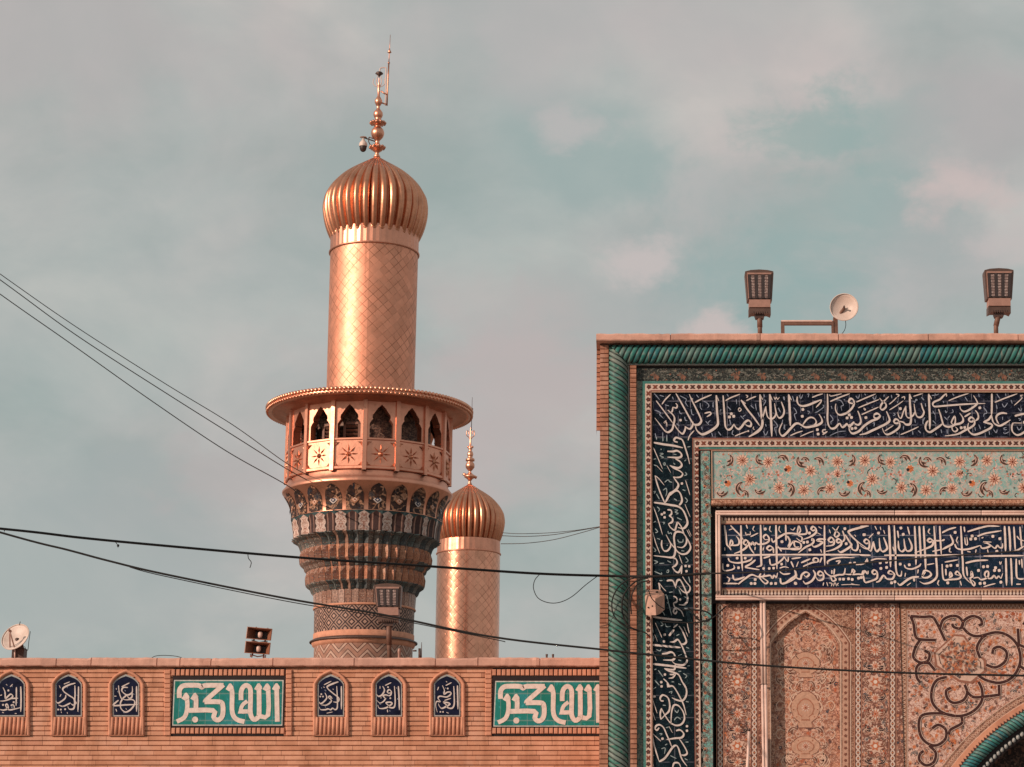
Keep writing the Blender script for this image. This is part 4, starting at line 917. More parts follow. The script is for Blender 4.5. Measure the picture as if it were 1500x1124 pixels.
mb = MB(); lbox(mb, 1027.5, 1041.2, 659.6, None, 30.012); strip = mb.build('turquoise_strip', MT['orn_strip'], portal)
mb = MB(); lbox(mb, 1043.2, None, 659.6, 660.8, 30.0); lbox(mb, 1043.2, 1044.6, 660.8, 731.6, 30.0); lbox(mb, 1044.6, None, 730.4, 731.6, 30.0); mb.build('tan_frame', MT['fillet_tan'], portal)
mb = MB(); lbox(mb, 1044.6, None, 660.8, 730.4, 30.02); fpan = mb.build('floral_panel', MT['orn_teal'], portal)

# lettering
mb = MB()
for org, d in T_BAND.items():
    if org[0] != 950: put_strokes(mb, org, d, 30.014)
mb.build('lettering', MT['letter'], nav)
mb = MB()
for org, d in T_BAND_MINOR.items():
    if org[0] != 950: put_strokes(mb, org, d, 30.016, 1.0, 15)
mb.build('vowel_marks', MT['mark_b'], nav)
mb = MB()
for org, d in T_BAND.items():
    if org[0] == 950: put_strokes(mb, org, d, 30.014)
mb.build('lettering', MT['letter'], nav_v)
mb = MB()
for org, d in T_BAND_MINOR.items():
    if org[0] == 950: put_strokes(mb, org, d, 30.016, 1.0, 15 if org[2] > 10 else 12)
mb.build('vowel_marks', MT['mark'], nav_v)

# little leaves and rosettes on the border strips
p = Paint(); rnd = random.Random(11)
def border_orn(x, y, k, along, Y=30.0):
    r = 3.5
    if k % 2 == 0:
        p.star(x, y, r*1.05, r*0.78, 5, DARKB, Y, 1, rnd.uniform(0, 1)); p.disc(x, y, 0.8, REDB, Y, 3, 5)
    else:
        s_ = 1 if (k//2) % 2 else -1
        for e in (-1, 1):
            if along: pts = [(x-4.2, y-2.6*e*s_), (x-1, y-2.9*e*s_), (x+4.2, y+2.6*e*s_), (x+1, y+2.9*e*s_)]
            else: pts = [(x-2.5*e*s_, y-4.2), (x-2.8*e*s_, y-1), (x+2.5*e*s_, y+4.2), (x+2.8*e*s_, y+1)]
            p.poly(pts, (0.20, 0.06, 0.04) if k % 4 == 1 else DARKB, Y, 1+(e > 0))
k, x = 0, 950.5
while x < PXR: border_orn(x, 567.0, k, True); x += 9.15; k += 1
k, y = 1, 576.5
while y < 1330: border_orn(949.6, y, k, False); y += 8.9; k += 1
k, x = 0, 1021.5
while x < PXR: border_orn(x, 649.4, k, True); x += 9.15; k += 1
k, y = 1, 658.5
while y < 1330: border_orn(1020.6, y, k, False); y += 8.5; k += 1
p.build('border_pattern', MT['paint'], border)

# flowers of the turquoise panel: one repeat of 179 pixels, traced
p = Paint(); rnd = random.Random(5)
o_, s_ = (1040, 650), 6.52
FL = [(310,160,8.2),(555,175,7.6),(380,340,8.4),(660,420,8.0),(895,445,7.8),(960,260,8.2),(1145,430,7.8),(1215,172,8.0),(50,285,6)]
BD = [(170,380,6.0,0.6),(745,240,6.5,-0.4)]
LF = [(205,165,16,1.7,1),(455,165,15,1.2,-1),(700,125,15,0.1,1),(850,190,17,1.1,-1),(910,140,11,0.0,1),(1050,150,15,0.4,1),(265,420,18,1.9,-1),(115,490,15,0.1,-1),(470,470,14,0.3,-1),(345,465,12,0.6,1),(790,430,18,1.2,1),(1050,440,14,-0.9,1)]
PK = [(560,290,7,0.5),(650,300,8,-0.5),(1130,290,7,0.8),(1210,295,7,-0.8),(195,245,5,1.5),(380,235,6,0.2),(780,360,6,1.4),(640,190,4,0.3),(870,330,3,0),(950,385,5,2),(90,170,4,1)]
for rep in range(-1, 4):
    dx = 179*rep
    for x, y, r in FL:
        X_ = o_[0]+x/s_+dx
        if 1048 < X_ < PXR: flower(p, X_, o_[1]+y/s_, r, 30.02, rnd, ((0.70, 0.47, 0.37), (0.32, 0.09, 0.05), DARKB))
    rv2 = random.Random(77)
    for q_ in range(125):                             # thin curling stems, leaflets and small buds between the flowers
        X_, Y_ = 1086+179*(rep)+rv2.uniform(0, 179), rv2.uniform(664, 727)
        r_, a_, e_ = rv2.uniform(4, 9), rv2.uniform(0, 6.28), rv2.choice((-1, 1))
        if not 1052 < X_ < PXR-12: continue
        if q_ % 3 < 2:
            pts = [(X_+r_*(1-0.18*j)*math.cos(a_+e_*j*0.75), min(728.5, max(662.5, Y_+r_*(1-0.18*j)*math.sin(a_+e_*j*0.75)))) for j in range(5)]
            p.line(pts, 1.25, ((0.62, 0.50, 0.44), (0.50, 0.30, 0.24), (0.58, 0.44, 0.39), (0.20, 0.30, 0.27))[q_ % 4], 30.02, 0)
            p.disc(pts[-1][0], pts[-1][1], 1.2, ((0.52, 0.22, 0.15), (0.62, 0.46, 0.40))[q_ % 2], 30.02, 1, 6)
        else: p.star(X_, Y_, rv2.uniform(1.8, 3.0), 1.1, 5, ((0.46, 0.16, 0.10), (0.62, 0.44, 0.38), (0.10, 0.16, 0.15))[q_ % 9 // 3], 30.02, 1, a_)
    for x, y, r, a in BD:
        X_ = o_[0]+x/s_+dx
        if 1048 < X_ < PXR: bud(p, X_, o_[1]+y/s_, r, 30.02, a)
    for x, y, l, a, b in LF:
        X_ = o_[0]+x/s_+dx
        if 1050 < X_ < PXR: leaf(p, X_, o_[1]+y/s_, l, a, b, 30.02)
    for x, y, r, a in PK:
        X_, Y_ = o_[0]+x/s_+dx, o_[1]+y/s_
        if 1049 < X_ < PXR:
            for e in (0, 1.3, -1.3):
                c_, d_ = math.cos(a+e), math.sin(a+e)
                p.line([(X_, Y_), (X_+r*0.6*c_-r*0.3*d_, Y_+r*0.6*d_+r*0.3*c_), (X_+r*c_, Y_+r*d_)], r*0.32, (0.66, 0.47, 0.42), 30.02, 1)
            p.disc(X_, Y_, r*0.25, (0.45, 0.14, 0.10), 30.02, 3, 6)
p.build('flower_pattern', MT['paint'], fpan)

# flowers of the upright turquoise strip
p = Paint(); rnd = random.Random(9); y = 672; k = 0
while y < 1320:
    x = 1034 + rnd.uniform(-2, 2)
    if k % 2 == 0: flower(p, x, y, 4.2, 30.012, rnd, ((0.44, 0.36, 0.31), (0.36, 0.13, 0.07), DARKB))
    else: bud(p, x, y, 3.2, 30.012, rnd.uniform(0, 6), ((0.46, 0.19, 0.11), (0.46, 0.40, 0.35), INKB))
    leaf(p, x-3.0, y+8, 9, rnd.uniform(0.8, 2.2), rnd.choice((-1, 1)), 30.012, (0.07, 0.07, 0.065), (0.36, 0.38, 0.33))
    leaf(p, x+3.0, y+14, 8, rnd.uniform(0.8, 2.2), rnd.choice((-1, 1)), 30.012, (0.10, 0.06, 0.05), (0.36, 0.38, 0.33))
    y += 14.5 if k % 2 else 13.0; k += 1
p.build('flower_pattern', MT['paint'], strip)
# brown blossoms of the dark band
p = Paint(); rnd = random.Random(2); x = 960.0; k = 0
band_dark = [o for o in portal.children if o.name.startswith('dark_floral_band')][0]
while x < PXR:
    y = 550
    leaf(p, x, y+1, 13, 0.55, 1, 30.03, (0.20, 0.085, 0.055), (0.13, 0.115, 0.10))
    p.star(x+3, y+3, 3.6, 1.8, 6, (0.26, 0.125, 0.085), 30.03, 4, 0.3*k); p.star(x-3, y-2, 3.0, 1.4, 5, (0.19, 0.12, 0.09), 30.03, 5, 0.3*k)
    for e in range(11):
        xx, yy = x+9+rnd.uniform(0, 24), y+rnd.uniform(-6, 6)
        p.line([(xx-3, yy+rnd.uniform(-2, 2)), (xx, yy), (xx+3, yy+rnd.uniform(-2.5, 2.5))], 1.3, (0.20, 0.19, 0.17) if e % 2 else (0.025, 0.03, 0.03), 30.03, 1)
    x += 39.2; k += 1
p.build('flower_pattern', MT['paint'], band_dark)

MT['ledge_tile'] = ornament('coral_ledge_tile', (0.42, 0.20, 0.13), (0.48, 0.25, 0.17), [(0.34, 0.13, 0.08), (0.52, 0.30, 0.21), (0.24, 0.09, 0.06)], [(0.56, 0.34, 0.25), (0.20, 0.08, 0.05)], 12.0, None, 0.045, rough=0.6, petal=0.24)
# ledge, beads, tubes round the two-line panel
mb = MB(); mb.bevbox(X(1043, 29.93), XR, 29.93, BACK, Z(739.5, 29.93), Z(732, 29.93), 0.02); mb.build('coral_ledge', MT['ledge_tile'], portal)
mb = MB(); lbox(mb, 1043.4, None, 740, 884, 30.10); lbox(mb, 1043.3, None, 735, 740, 30.05); mb.build('recess_back', MT['black_tile_and_shade'], portal)
mb = MB(); x = 1052.0
while x < PXR:
    mb.ball(at(x, 743.6, 30.05), 2.9*SC, 8, 5, None, 0.55); x += 9.85
mb.build('bead_row', MT['grey_trim'], portal)
mb = MB()
def tube2(y, x0, seg0=176, n=3):
    x = x0
    for i in range(n+1):
        xe = min(1052+seg0*0.75+seg0*0.72*i, PXR)
        for dy_ in (-1.8, 1.8):
            a, b = at(x+0.4, y+dy_, 29.985), at(xe-0.4, y+dy_, 29.985)
            mb.tube([a, (a[0]+0.01, a[1], a[2]), (b[0]-0.01, b[1], a[2]), (b[0], b[1], a[2])], [1.6*SC, 1.85*SC, 1.85*SC, 1.6*SC], 10)
        x = xe
tube2(751.6, 1048); tube2(876.0, 1048)
for px in (1049.6, 1053.6):
    mb.tube([at(px, 750, 29.99), (X(px, 29.99), 29.99, Z(876, 29.99))], 1.85*SC, 10)
mb.build('tube_frame', MT['pink_paint'], portal)
mb = MB(); lbox(mb, 1057.5, None, 768.2, 861.2, 30.045); nav2 = mb.build('inscription_panel', MT['navy2'], portal)
tag(nav2, 'two-line inscription on blue tile in a double tube frame')
mb = MB(); lbox(mb, 1057.2, None, 766.9, 768.2, 30.03); lbox(mb, 1057.2, None, 861.2, 862.6, 30.03); mb.build('red_fillet', MT['fillet_red'], portal)
mb = MB(); lbox(mb, 1057.2, None, 757.5, 766.9, 30.04); lbox(mb, 1057.2, None, 862.6, 873, 30.04); dent = mb.build('dentil_strip', MT['fillet_tan'], portal)
p = Paint(); x = 1060.0
while x < PXR:
    p.disc(x, 761.9, 1.35, DARKB, 30.04, 1, 7); p.poly([(x-0.5, 761.5), (x-1.9, 757.6), (x+1.9, 757.6), (x+0.5, 761.5)], DARKB, 30.04, 1)
    p.disc(x+2.6, 760.4, 1.75, (0.68, 0.50, 0.42), 30.04, 2, 7)
    p.disc(x, 866.0, 1.25, DARKB, 30.04, 1, 7); p.poly([(x-0.6, 866.5), (x-1.8, 872.8), (x+1.8, 872.8), (x+0.6, 866.5)], DARKB, 30.04, 1)
    p.disc(x+2.6, 869.6, 2.0, (0.68, 0.53, 0.46), 30.04, 2, 7)
    x += 5.22
p.build('dentil_pattern', MT['paint'], dent)
mb = MB()
for org, d in T_PANEL.items(): put_strokes(mb, org, d, 30.038, 0.93, None, 0.6)
mb.build('lettering', MT['letter_pink'], nav2)

# ------------------------------------------------------------------ lower storey: carpets of tile, pointed niche, spandrel
CARP = [(0.46, 0.13, 0.065), (0.62, 0.46, 0.39), (0.10, 0.05, 0.045), (0.54, 0.22, 0.12), (0.055, 0.06, 0.075), (0.60, 0.35, 0.27)]
def carpet(name, cx, scale=9.0, base=(0.45, 0.23, 0.165), base2=(0.57, 0.335, 0.26), zrep=None, vine=[(0.13, 0.05, 0.038), (0.16, 0.065, 0.05)], vw=0.055):
    return ornament(name, base, base2, CARP, vine, scale, cx, vw, rough=0.5, zrep=zrep, petal=0.30)
MT['carp1'] = carpet('carpet_tile', X(1081, 30.12), 13.0)
MT['carp2'] = carpet('carpet_tile_right', X(1281, 30.12), 13.0)
MT['carp3'] = carpet('niche_tile', X(1180, 30.3), 11.0, (0.54, 0.275, 0.185), (0.63, 0.375, 0.285), None, [(0.30, 0.12, 0.08), (0.26, 0.11, 0.08)], 0.042)
MT['carp4'] = ornament('spandrel_tile', (0.64, 0.43, 0.355), (0.70, 0.49, 0.42), [(0.48, 0.14, 0.06), (0.30, 0.10, 0.06), (0.60, 0.26, 0.14), (0.10, 0.07, 0.075), (0.50, 0.30, 0.23)], [(0.24, 0.11, 0.085), (0.35, 0.16, 0.12)], 14.0, None, 0.03, rough=0.5, petal=0.30)
MT['edge_tile'] = ornament('brown_edge_tile', (0.36, 0.18, 0.12), (0.44, 0.24, 0.165), [(0.20, 0.08, 0.05), (0.52, 0.32, 0.24), (0.13, 0.06, 0.05)], [(0.52, 0.33, 0.25), (0.14, 0.06, 0.045)], 17.0, None, 0.05, rough=0.5)
def carpet_strip(x0, x1, mat, Y):
    mb = MB(); lbox(mb, x0, x1, 884, None, Y); o = mb.build('carpet_strip', mat, portal)
    p = Paint(); rnd = random.Random(int(x0))
    for xx, w in ((x0+7, 4.4), (x1-7, 4.4)):
        p.poly([(xx-w, 886), (xx+w, 886), (xx+w, 1330), (xx-w, 1330)], (0.13, 0.055, 0.045), Y, 1)
        for ph in (0, PI):
            pts = [(xx+2.7*math.sin(ph+(y-886)*2*PI/17.0), y) for y in [886+1.7*i for i in range(262)]]
            p.line(pts, 2.1, (0.62, 0.46, 0.39), Y, 3 if ph else 2, False, False)
        y = 890.2
        while y < 1330:
            p.disc(xx, y+8.5*0, 1.1, ORG, Y, 4, 6); y += 8.5
        for e in (-1, 1):
            p.poly([(xx+e*(w+0.3), 886), (xx+e*(w+1.3), 886), (xx+e*(w+1.3), 1330), (xx+e*(w+0.3), 1330)], (0.45, 0.21, 0.14), Y, 2)
    cx = (x0+x1)/2; y = 905; k = 0
    while y < 1320:
        r = (10, 6, 8, 6)[k % 4]
        if k % 4 == 0:
            p.star(cx, y, r*1.5, r*1.0, 8, (0.25, 0.10, 0.07), Y, 1, 0.2); p.star(cx, y, r*1.25, r*0.85, 8, (0.60, 0.40, 0.32), Y, 2, 0.2)
            p.star(cx, y, r*0.8, r*0.45, 6, (0.50, 0.16, 0.08), Y, 3, 0.1); p.disc(cx, y, r*0.3, CREAM, Y, 4, 7)
        else:
            flower(p, cx, y, r, Y, rnd, ((0.62, 0.46, 0.38), (0.52, 0.13, 0.05), REDB))
        for e in (-1, 1):
            leaf(p, cx+e*12, y+rnd.uniform(-2, 2), 12, PI/2+e*0.6, e, Y, INKB if k % 2 else (0.22, 0.08, 0.05), (0.58, 0.38, 0.30))
            flower(p, cx+e*rnd.uniform(9, 15), y+12+rnd.uniform(-2, 2), rnd.uniform(2.6, 3.8), Y, rnd, ((0.60, 0.43, 0.36), rnd.choice((ORG, REDB, BLUEK)), DARKB))
            p.line([(cx+e*3, y+4), (cx+e*12, y+9), (cx+e*14, y+16), (cx+e*6, y+20)], 1.2, (0.20, 0.075, 0.05), Y, 1)
            for q_ in range(9):
                xx_, yy_ = cx+e*rnd.uniform(3, 19), y+rnd.uniform(-2, 23)
                if q_ % 3 == 0: p.star(xx_, yy_, rnd.uniform(1.6, 2.8), 1.0, 6, rnd.choice((ORG, (0.62, 0.45, 0.37), REDB)), Y, 1, q_)
                elif q_ % 3 == 1: leaf(p, xx_, yy_, rnd.uniform(5, 8), rnd.uniform(0, 6), e, Y, rnd.choice((INKB, (0.16, 0.06, 0.045), BLUEK)), (0.55, 0.35, 0.27))
                else: p.line([(xx_-3*e, yy_-2), (xx_, yy_-3), (xx_+3*e, yy_), (xx_+e, yy_+3)], 1.1, (0.60, 0.40, 0.31), Y, 2)
        y += 23.5; k += 1
    p.build('carpet_pattern', MT['paint'], o)
carpet_strip(1048, 1112, MT['carp1'], 30.12)
carpet_strip(1250, 1314.5, MT['carp2'], 30.12)
mb = MB(); lbox(mb, 1314.5, 1318.5, 884, None, 30.3); lbox(mb, 1112, 1121, 884, None, 30.16); mb.build('dark_joint', MT['black_tile_and_shade'], portal)

# pointed blind niche
NY, NR = 30.16, 30.225
def arch_pts(cx, half, yspring, yapex, n=10):
    """left foot up to the apex and down to the right, in photograph pixels"""
    out = []
    for i in range(n+1):
        t = i/n
        x = -half*(1-t)
        k = (1-t)
        y = yapex + (yspring-yapex)*(1-math.cos(PI/2*k**0.95))*1.0 if False else yapex + (yspring-yapex)*(0.62*k + 0.38*k**3.2)
        out.append((cx+x, y))
    return out + [(2*cx-a, b) for a, b in reversed(out[:-1])]
A = arch_pts(1180, 47.5, 942, 897)
mb = MB()
ZL = 0.0
pl = [at(x, y, NY) for x, y in A]
for i in range(len(pl)-1):                      # wall above the arch, cut to its curve
    a, b = pl[i], pl[i+1]
    mb.add([(a[0], NY, a[2]), (b[0], NY, b[2]), (b[0], NY, Z(884, NY)), (a[0], NY, Z(884, NY))], [(0, 1, 2, 3)])
xa, xb = pl[0][0], pl[-1][0]
mb.add([(X(1121, NY), NY, 0), (xa, NY, 0), (xa, NY, Z(884, NY)), (X(1121, NY), NY, Z(884, NY))], [(0, 1, 2, 3)])
mb.add([(xb, NY, 0), (X(1250, NY), NY, 0), (X(1250, NY), NY, Z(884, NY)), (xb, NY, Z(884, NY))], [(0, 1, 2, 3)])
ring = [(xa, 0)] + [(q[0], q[2]) for q in pl] + [(xb, 0)]
for (x0, z0), (x1, z1) in zip(ring[:-1], ring[1:]):
    mb.add([(x0, NY, z0), (x1, NY, z1), (x1, NR+0.01, z1), (x0, NR+0.01, z0)], [(0, 1, 2, 3)])
nich = mb.build('niche_surround', MT['edge_tile'], portal)
mb = MB(); mb.box(X(1121, NY), X(1250, NY), NR, BACK, 0, Z(884, NY)-0.002); nback = mb.build('niche_panel', MT['carp3'], portal)
p = Paint(); rnd = random.Random(21)
for d_, w, c_ in ((4, 2.2, (0.60, 0.40, 0.31)), (11, 8.5, (0.52, 0.30, 0.22)), (16.5, 1.8, (0.24, 0.09, 0.06)), (18.5, 1.5, (0.62, 0.43, 0.34))):
    B = arch_pts(1180, 47.5+d_, 942, 897-d_*0.85)
    if d_ > 12: B = [q for q in B if q[1] > 886]
    half = [q for q in B]
    p.line([(B[0][0], 1330), (B[0][0], 1100)] + [q for q in B if q[0] <= 1180], w, c_, NY, 1+(w < 3), False, False)
    p.line([q for q in B if q[0] >= 1180] + [(B[-1][0], 1100), (B[-1][0], 1330)], w, c_, NY, 1+(w < 3), False, False)
B = arch_pts(1180, 58.5, 942, 887.6)
for q in B:
    if q[1] > 887: p.star(q[0], q[1], 2.8, 1.5, 5, (0.25, 0.09, 0.06), NY, 4, q[0])
y = 952
while y < 1330:
    for xx in (1121.5, 1238.5): p.star(xx, y, 2.8, 1.5, 5, (0.22, 0.08, 0.055), NY, 4, y)
    y += 9
p.build('niche_border_pattern', MT['paint'], nich)
p = Paint()
for k in range(170):                              # symmetrical arabesque filling the niche
    yy = 915 + rnd.random()*400
    hw = 40 if yy > 945 else max(6, 40*(yy-905)/40)
    xx = rnd.uniform(3, max(5, hw))
    typ = rnd.random(); r = rnd.uniform(2.6, 5.2); a = rnd.uniform(0, 6)
    for e in (-1, 1):
        if typ < 0.4: flower(p, 1180+e*xx, yy, r, NR, random.Random(k), ((0.63, 0.44, 0.35), (0.50, 0.16, 0.08), DARKB))
        elif typ < 0.7: leaf(p, 1180+e*xx, yy, r*3.2, PI/2+e*(a-3)*0.4, e, NR, (0.19, 0.085, 0.06), (0.64, 0.44, 0.35))
        else: p.line([(1180+e*(xx-8), yy-6), (1180+e*xx, yy-9), (1180+e*(xx+5), yy-2), (1180+e*xx, yy+5), (1180+e*(xx-4), yy)], 1.7, (0.64, 0.42, 0.32), NR, 2)
for y0_, h in ((955, 38), (1012, 55), (1078, 34), (1120, 44)):      # vases and medallions on the axis
    prof = [(0.2, 0), (0.55, 0.08), (0.95, 0.3), (1.0, 0.5), (0.8, 0.72), (0.4, 0.85), (0.5, 1.0)]
    for sc_, c_, l_ in ((22, (0.22, 0.085, 0.06), 2), (21, (0.54, 0.31, 0.22), 3), (13, (0.40, 0.16, 0.10), 4), (11.5, (0.52, 0.29, 0.205), 5)):
        k_ = sc_/22
        pts = [(1180-sc_*r, y0_+h/2-h*k_*(0.5-v)) for r, v in prof]
        p.poly(pts + [(2*1180-a, b) for a, b in reversed(pts)], c_, NR, l_)
    flower(p, 1180, y0_+h*0.45, 5.5, NR-0.008, random.Random(int(h)), ((0.6, 0.42, 0.34), (0.48, 0.15, 0.08), DARKB))
p.build('niche_pattern', MT['paint'], nback)

# spandrel over the great arch, its scrolls traced from the photograph
AX, AY_, AR = 1668.0, 1327.0, 330.0
def arc(r, a0=180, a1=272, n=40):
    return [(AX + r*math.cos(R_(a0+(a1-a0)*i/n)), AY_ + r*math.sin(R_(a0+(a1-a0)*i/n))) for i in range(n+1)]
SY = 30.14
mb = MB(); C_ = arc(353)
pl = [at(x, y, SY) for x, y in C_]
for a, b in zip(pl[:-1], pl[1:]):
    mb.add([(a[0], SY, a[2]), (b[0], SY, b[2]), (b[0], SY, Z(884, SY)), (a[0], SY, Z(884, SY))], [(0, 1, 2, 3)])
mb.add([(X(1318.5, SY), SY, 0), (pl[0][0], SY, 0), (pl[0][0], SY, Z(884, SY)), (X(1318.5, SY), SY, Z(884, SY))], [(0, 1, 2, 3)])
mb.box(pl[-1][0]-0.001, XR, SY, BACK, pl[-1][2], Z(884, SY))
mb.box(X(1316, SY), X(1316, SY)+0.02, SY+0.02, BACK, 0, Z(884, SY))
span = mb.build('spandrel', MT['carp4'], portal)
SCROLL = """150,145 230,150 290,150 320,190 340,230 372,300|150,145 170,200 180,270 210,295 310,300|340,225 360,170 410,145 460,150 490,190 470,225 430,215 420,195|480,215 500,170 550,145 600,160 612,195 590,205|490,220 530,260 590,275 700,250 780,270 840,330 862,420 840,500 790,555 720,577 640,560 590,530
600,415 580,350 610,290 640,270|640,460 700,477 760,440 772,380 730,345 690,355 680,388|210,300 180,350 168,410 210,445 260,435 272,390 240,370|270,450 220,450 188,480 190,540 210,572|270,450 305,492|380,540 320,560 288,620 290,700 340,760 420,790 500,787 570,750 612,690 612,620 590,570|500,590 517,640 490,690 430,707 390,680 380,630 410,610|520,640 560,670 640,665 725,655|722,590 725,655
480,800 480,840 410,880 400,912|430,790 340,775 230,785 203,840 215,920 260,970 320,982 375,940 377,880 330,850 290,872|270,985 312,1030 300,1090 250,1112 208,1080 210,1040 232,1020|845,225 852,330|880,200 930,150 1000,170 1010,230 960,250|860,470 920,500 980,470|850,330 920,350 1000,320"""
p = Paint(); rnd = random.Random(33)
def spx(x, y): return (1300+x/4.425, 870+y/4.425)
for s_ in SCROLL.replace('\n', '|').split('|'):
    pts = [spx(*map(float, q.split(','))) for q in s_.split()]
    p.line(pts, 5.7, (0.66, 0.46, 0.38), SY, 8, False)
    p.line(pts, 4.1, (0.060, 0.025, 0.023), SY, 9, False)
    P = smooth_pts(pts, 4)
    for i in range(3, len(P)-2, 6): p.disc(P[i][0], P[i][1], 0.6, (0.40, 0.17, 0.11), SY, 10, 5)
for k in range(2100):
    x, y = rnd.uniform(1331, PXR), rnd.uniform(897, 1320)
    if math.hypot(x-AX, y-AY_) < 358: continue
    r = rnd.uniform(1.7, 3.9); t_ = rnd.random()
    if t_ < 0.40: p.star(x, y, r, r*0.55, 6, rnd.choice((ORG, (0.36, 0.10, 0.05), (0.42, 0.17, 0.09), (0.13, 0.055, 0.045))), SY, 1, rnd.uniform(0, 3))
    elif t_ < 0.80: leaf(p, x, y, r*2.4, rnd.uniform(0, 6.3), rnd.choice((-1, 1)), SY, rnd.choice((INKB, (0.20, 0.08, 0.06), (0.09, 0.09, 0.10))), (0.60, 0.40, 0.32))
    else: flower(p, x, y, r*1.3, SY, rnd, ((0.58, 0.33, 0.25), ORG, DARKB))
O1 = [spx(*q) for q in ((300,382),(430,262),(498,268),(568,368),(640,430),(645,500),(545,582),(465,572),(310,470))]
O2 = [spx(*q) for q in ((312,384),(435,274),(492,280),(556,372),(622,434),(626,496),(540,568),(470,558),(324,464))]
O3 = [spx(*q) for q in ((332,396),(440,290),(484,294),(545,382),(602,442),(606,486),(534,550),(476,542),(344,452))]
p.poly(O1, (0.30, 0.13, 0.09), SY, 3); p.poly(O2, (0.62, 0.42, 0.34), SY, 4); p.poly(O3, (0.60, 0.41, 0.33), SY, 5)
for a_, b_ in ((0, 1), (3, 4), (4, 5), (7, 8), (8, 0)): p.line([O3[a_], O3[b_]], 2.2, (0.085, 0.035, 0.03), SY, 6, True, False)
cx_, cy_ = spx(470, 420)
for k in range(150):
    a, r = rnd.uniform(0, 6.28), 27*math.sqrt(rnd.random())
    x, y = cx_+r*math.cos(a)*1.05, cy_+r*math.sin(a)
    if t_ and k % 2: flower(p, x, y, rnd.uniform(2, 3.6), SY-0.0085, rnd, ((0.58, 0.30, 0.20), rnd.choice((ORG, REDB)), DARKB))
    else: leaf(p, x, y, rnd.uniform(4, 7), rnd.uniform(0, 6), 1, SY-0.0085, rnd.choice((INKB, BLUEK, (0.20, 0.07, 0.05))), (0.52, 0.35, 0.28))
for x0_, y0_, x1_, y1_ in ((1318.6, 884.4, 1328, 1330), (1328, 884.4, PXR, 894)):
    p.poly([(x0_, y0_), (x1_, y0_), (x1_, y1_), (x0_, y1_)], (0.34, 0.165, 0.11), SY, 1)
k = 0; q = 888
while q < 1320:
    p.line([(1320.5, q), (1326.5, q+3), (1320.5, q+6)], 1.2, (0.58, 0.38, 0.29), SY, 2); p.disc(1324.5, q+6, 1.0, DARKB, SY, 3, 5); q += 6
q = 1331
while q < PXR:
    p.line([(q, 892), (q+3, 886), (q+6, 892)], 1.2, (0.58, 0.38, 0.29), SY, 2); p.disc(q+6, 888.5, 1.0, DARKB, SY, 3, 5); q += 6
p.line([(1329, 1330), (1329, 895), (PXR, 895)], 1.1, (0.62, 0.42, 0.33), SY, 4, False, False)
p.build('scroll_pattern', MT['paint'], span)

# archivolt rings
def ring_mesh(r0, r1, Y, yb, n=60):
    mb = MB(); a, b = arc(r0, 180, 272, n), arc(r1, 180, 272, n)
    for i in range(n):
        q = [at(*a[i], Y), at(*a[i+1], Y), at(*b[i+1], Y), at(*b[i], Y)]
        back = [(v[0], yb, v[2]) for v in q]
        mb.add(q+back, [(0, 1, 2, 3), (0, 4, 5, 1), (3, 2, 6, 7)])
    return mb
o = ring_mesh(353.5, 341, 30.125, 31).build('arch_border', MT['edge_tile'], portal)
p = Paint()
for i in range(130):
    a = R_(180+92*i/130)
    x, y = AX+347*math.cos(a), AY_+347*math.sin(a)
    p.disc(x, y, 2.4, (0.58, 0.36, 0.27), 30.125, 1, 6); p.disc(x, y, 1.3, (0.30, 0.12, 0.08), 30.125, 2, 5)
p.line(arc(352.8), 1.2, (0.60, 0.40, 0.31), 30.125, 2, False, False); p.line(arc(341.6), 1.2, (0.60, 0.40, 0.31), 30.125, 2, False, False)
p.build('arch_border_pattern', MT['paint'], o)
o = ring_mesh(341, 331, 30.115, 31).build('arch_fillet', MT['terracotta'], portal)
p = Paint()
for i in range(100):
    a, b = R_(180+92*i/100), R_(180+92*(i+0.5)/100)
    c = R_(180+92*(i+1)/100)
    f_ = lambda r, t: (AX+r*math.cos(t), AY_+r*math.sin(t))
    p.poly([f_(331, a), f_(335.5, b), f_(331, c)], DARKB, 30.115, 1)
p.build('zigzag_edge', MT['paint'], o)
# twisted green rope round the arch
mb = MB(); n, nq = 900, 22; rr = 9.0*SC; Lc = 322*SC
vs, uv, fs = [], [], []
cX, _, cZ = at(AX, AY_, 30.12)
for i in range(n+1):
    t = R_(180 + 92*i/n); s_ = Lc*R_(92)*i/n
    px_c = at(AX+322*math.cos(t), AY_+322*math.sin(t), 30.12)
    dx, dz = math.cos(t), -math.sin(t)
    for j in range(nq+1):
        q = -PI/2 + PI*j/nq
        ph = s_/(5.4*SC) + 1.6*(q/PI)
        fr = ph-math.floor(ph); r_ = rr*(0.88+0.15*math.sin(PI*fr)**0.6)
        vs.append((px_c[0]+dx*r_*math.sin(q), 30.14-r_*math.cos(q), px_c[2]+dz*r_*math.sin(q))); uv.append((ph+20, s_*2))
for i in range(n):
    for j in range(nq):
        fs.append((i*(nq+1)+j, i*(nq+1)+j+1, (i+1)*(nq+1)+j+1, (i+1)*(nq+1)+j))
mb.add(vs, fs, None, uv, True); mb.build('arch_rope', MT['rope'], portal)
ring_mesh(331, 298, 30.17, 31.5).build('arch_soffit', MT['black_tile_and_shade'], portal)
mb = MB()
for i in range(66):
    a = R_(180+92*i/66)
    c = at(AX+304*math.cos(a), AY_+304*math.sin(a), 30.16)
    mb.ball(c, 3.0*SC, 8, 6, None, 1.25)
mb.build('arch_beads', MT['grey_trim'], portal)
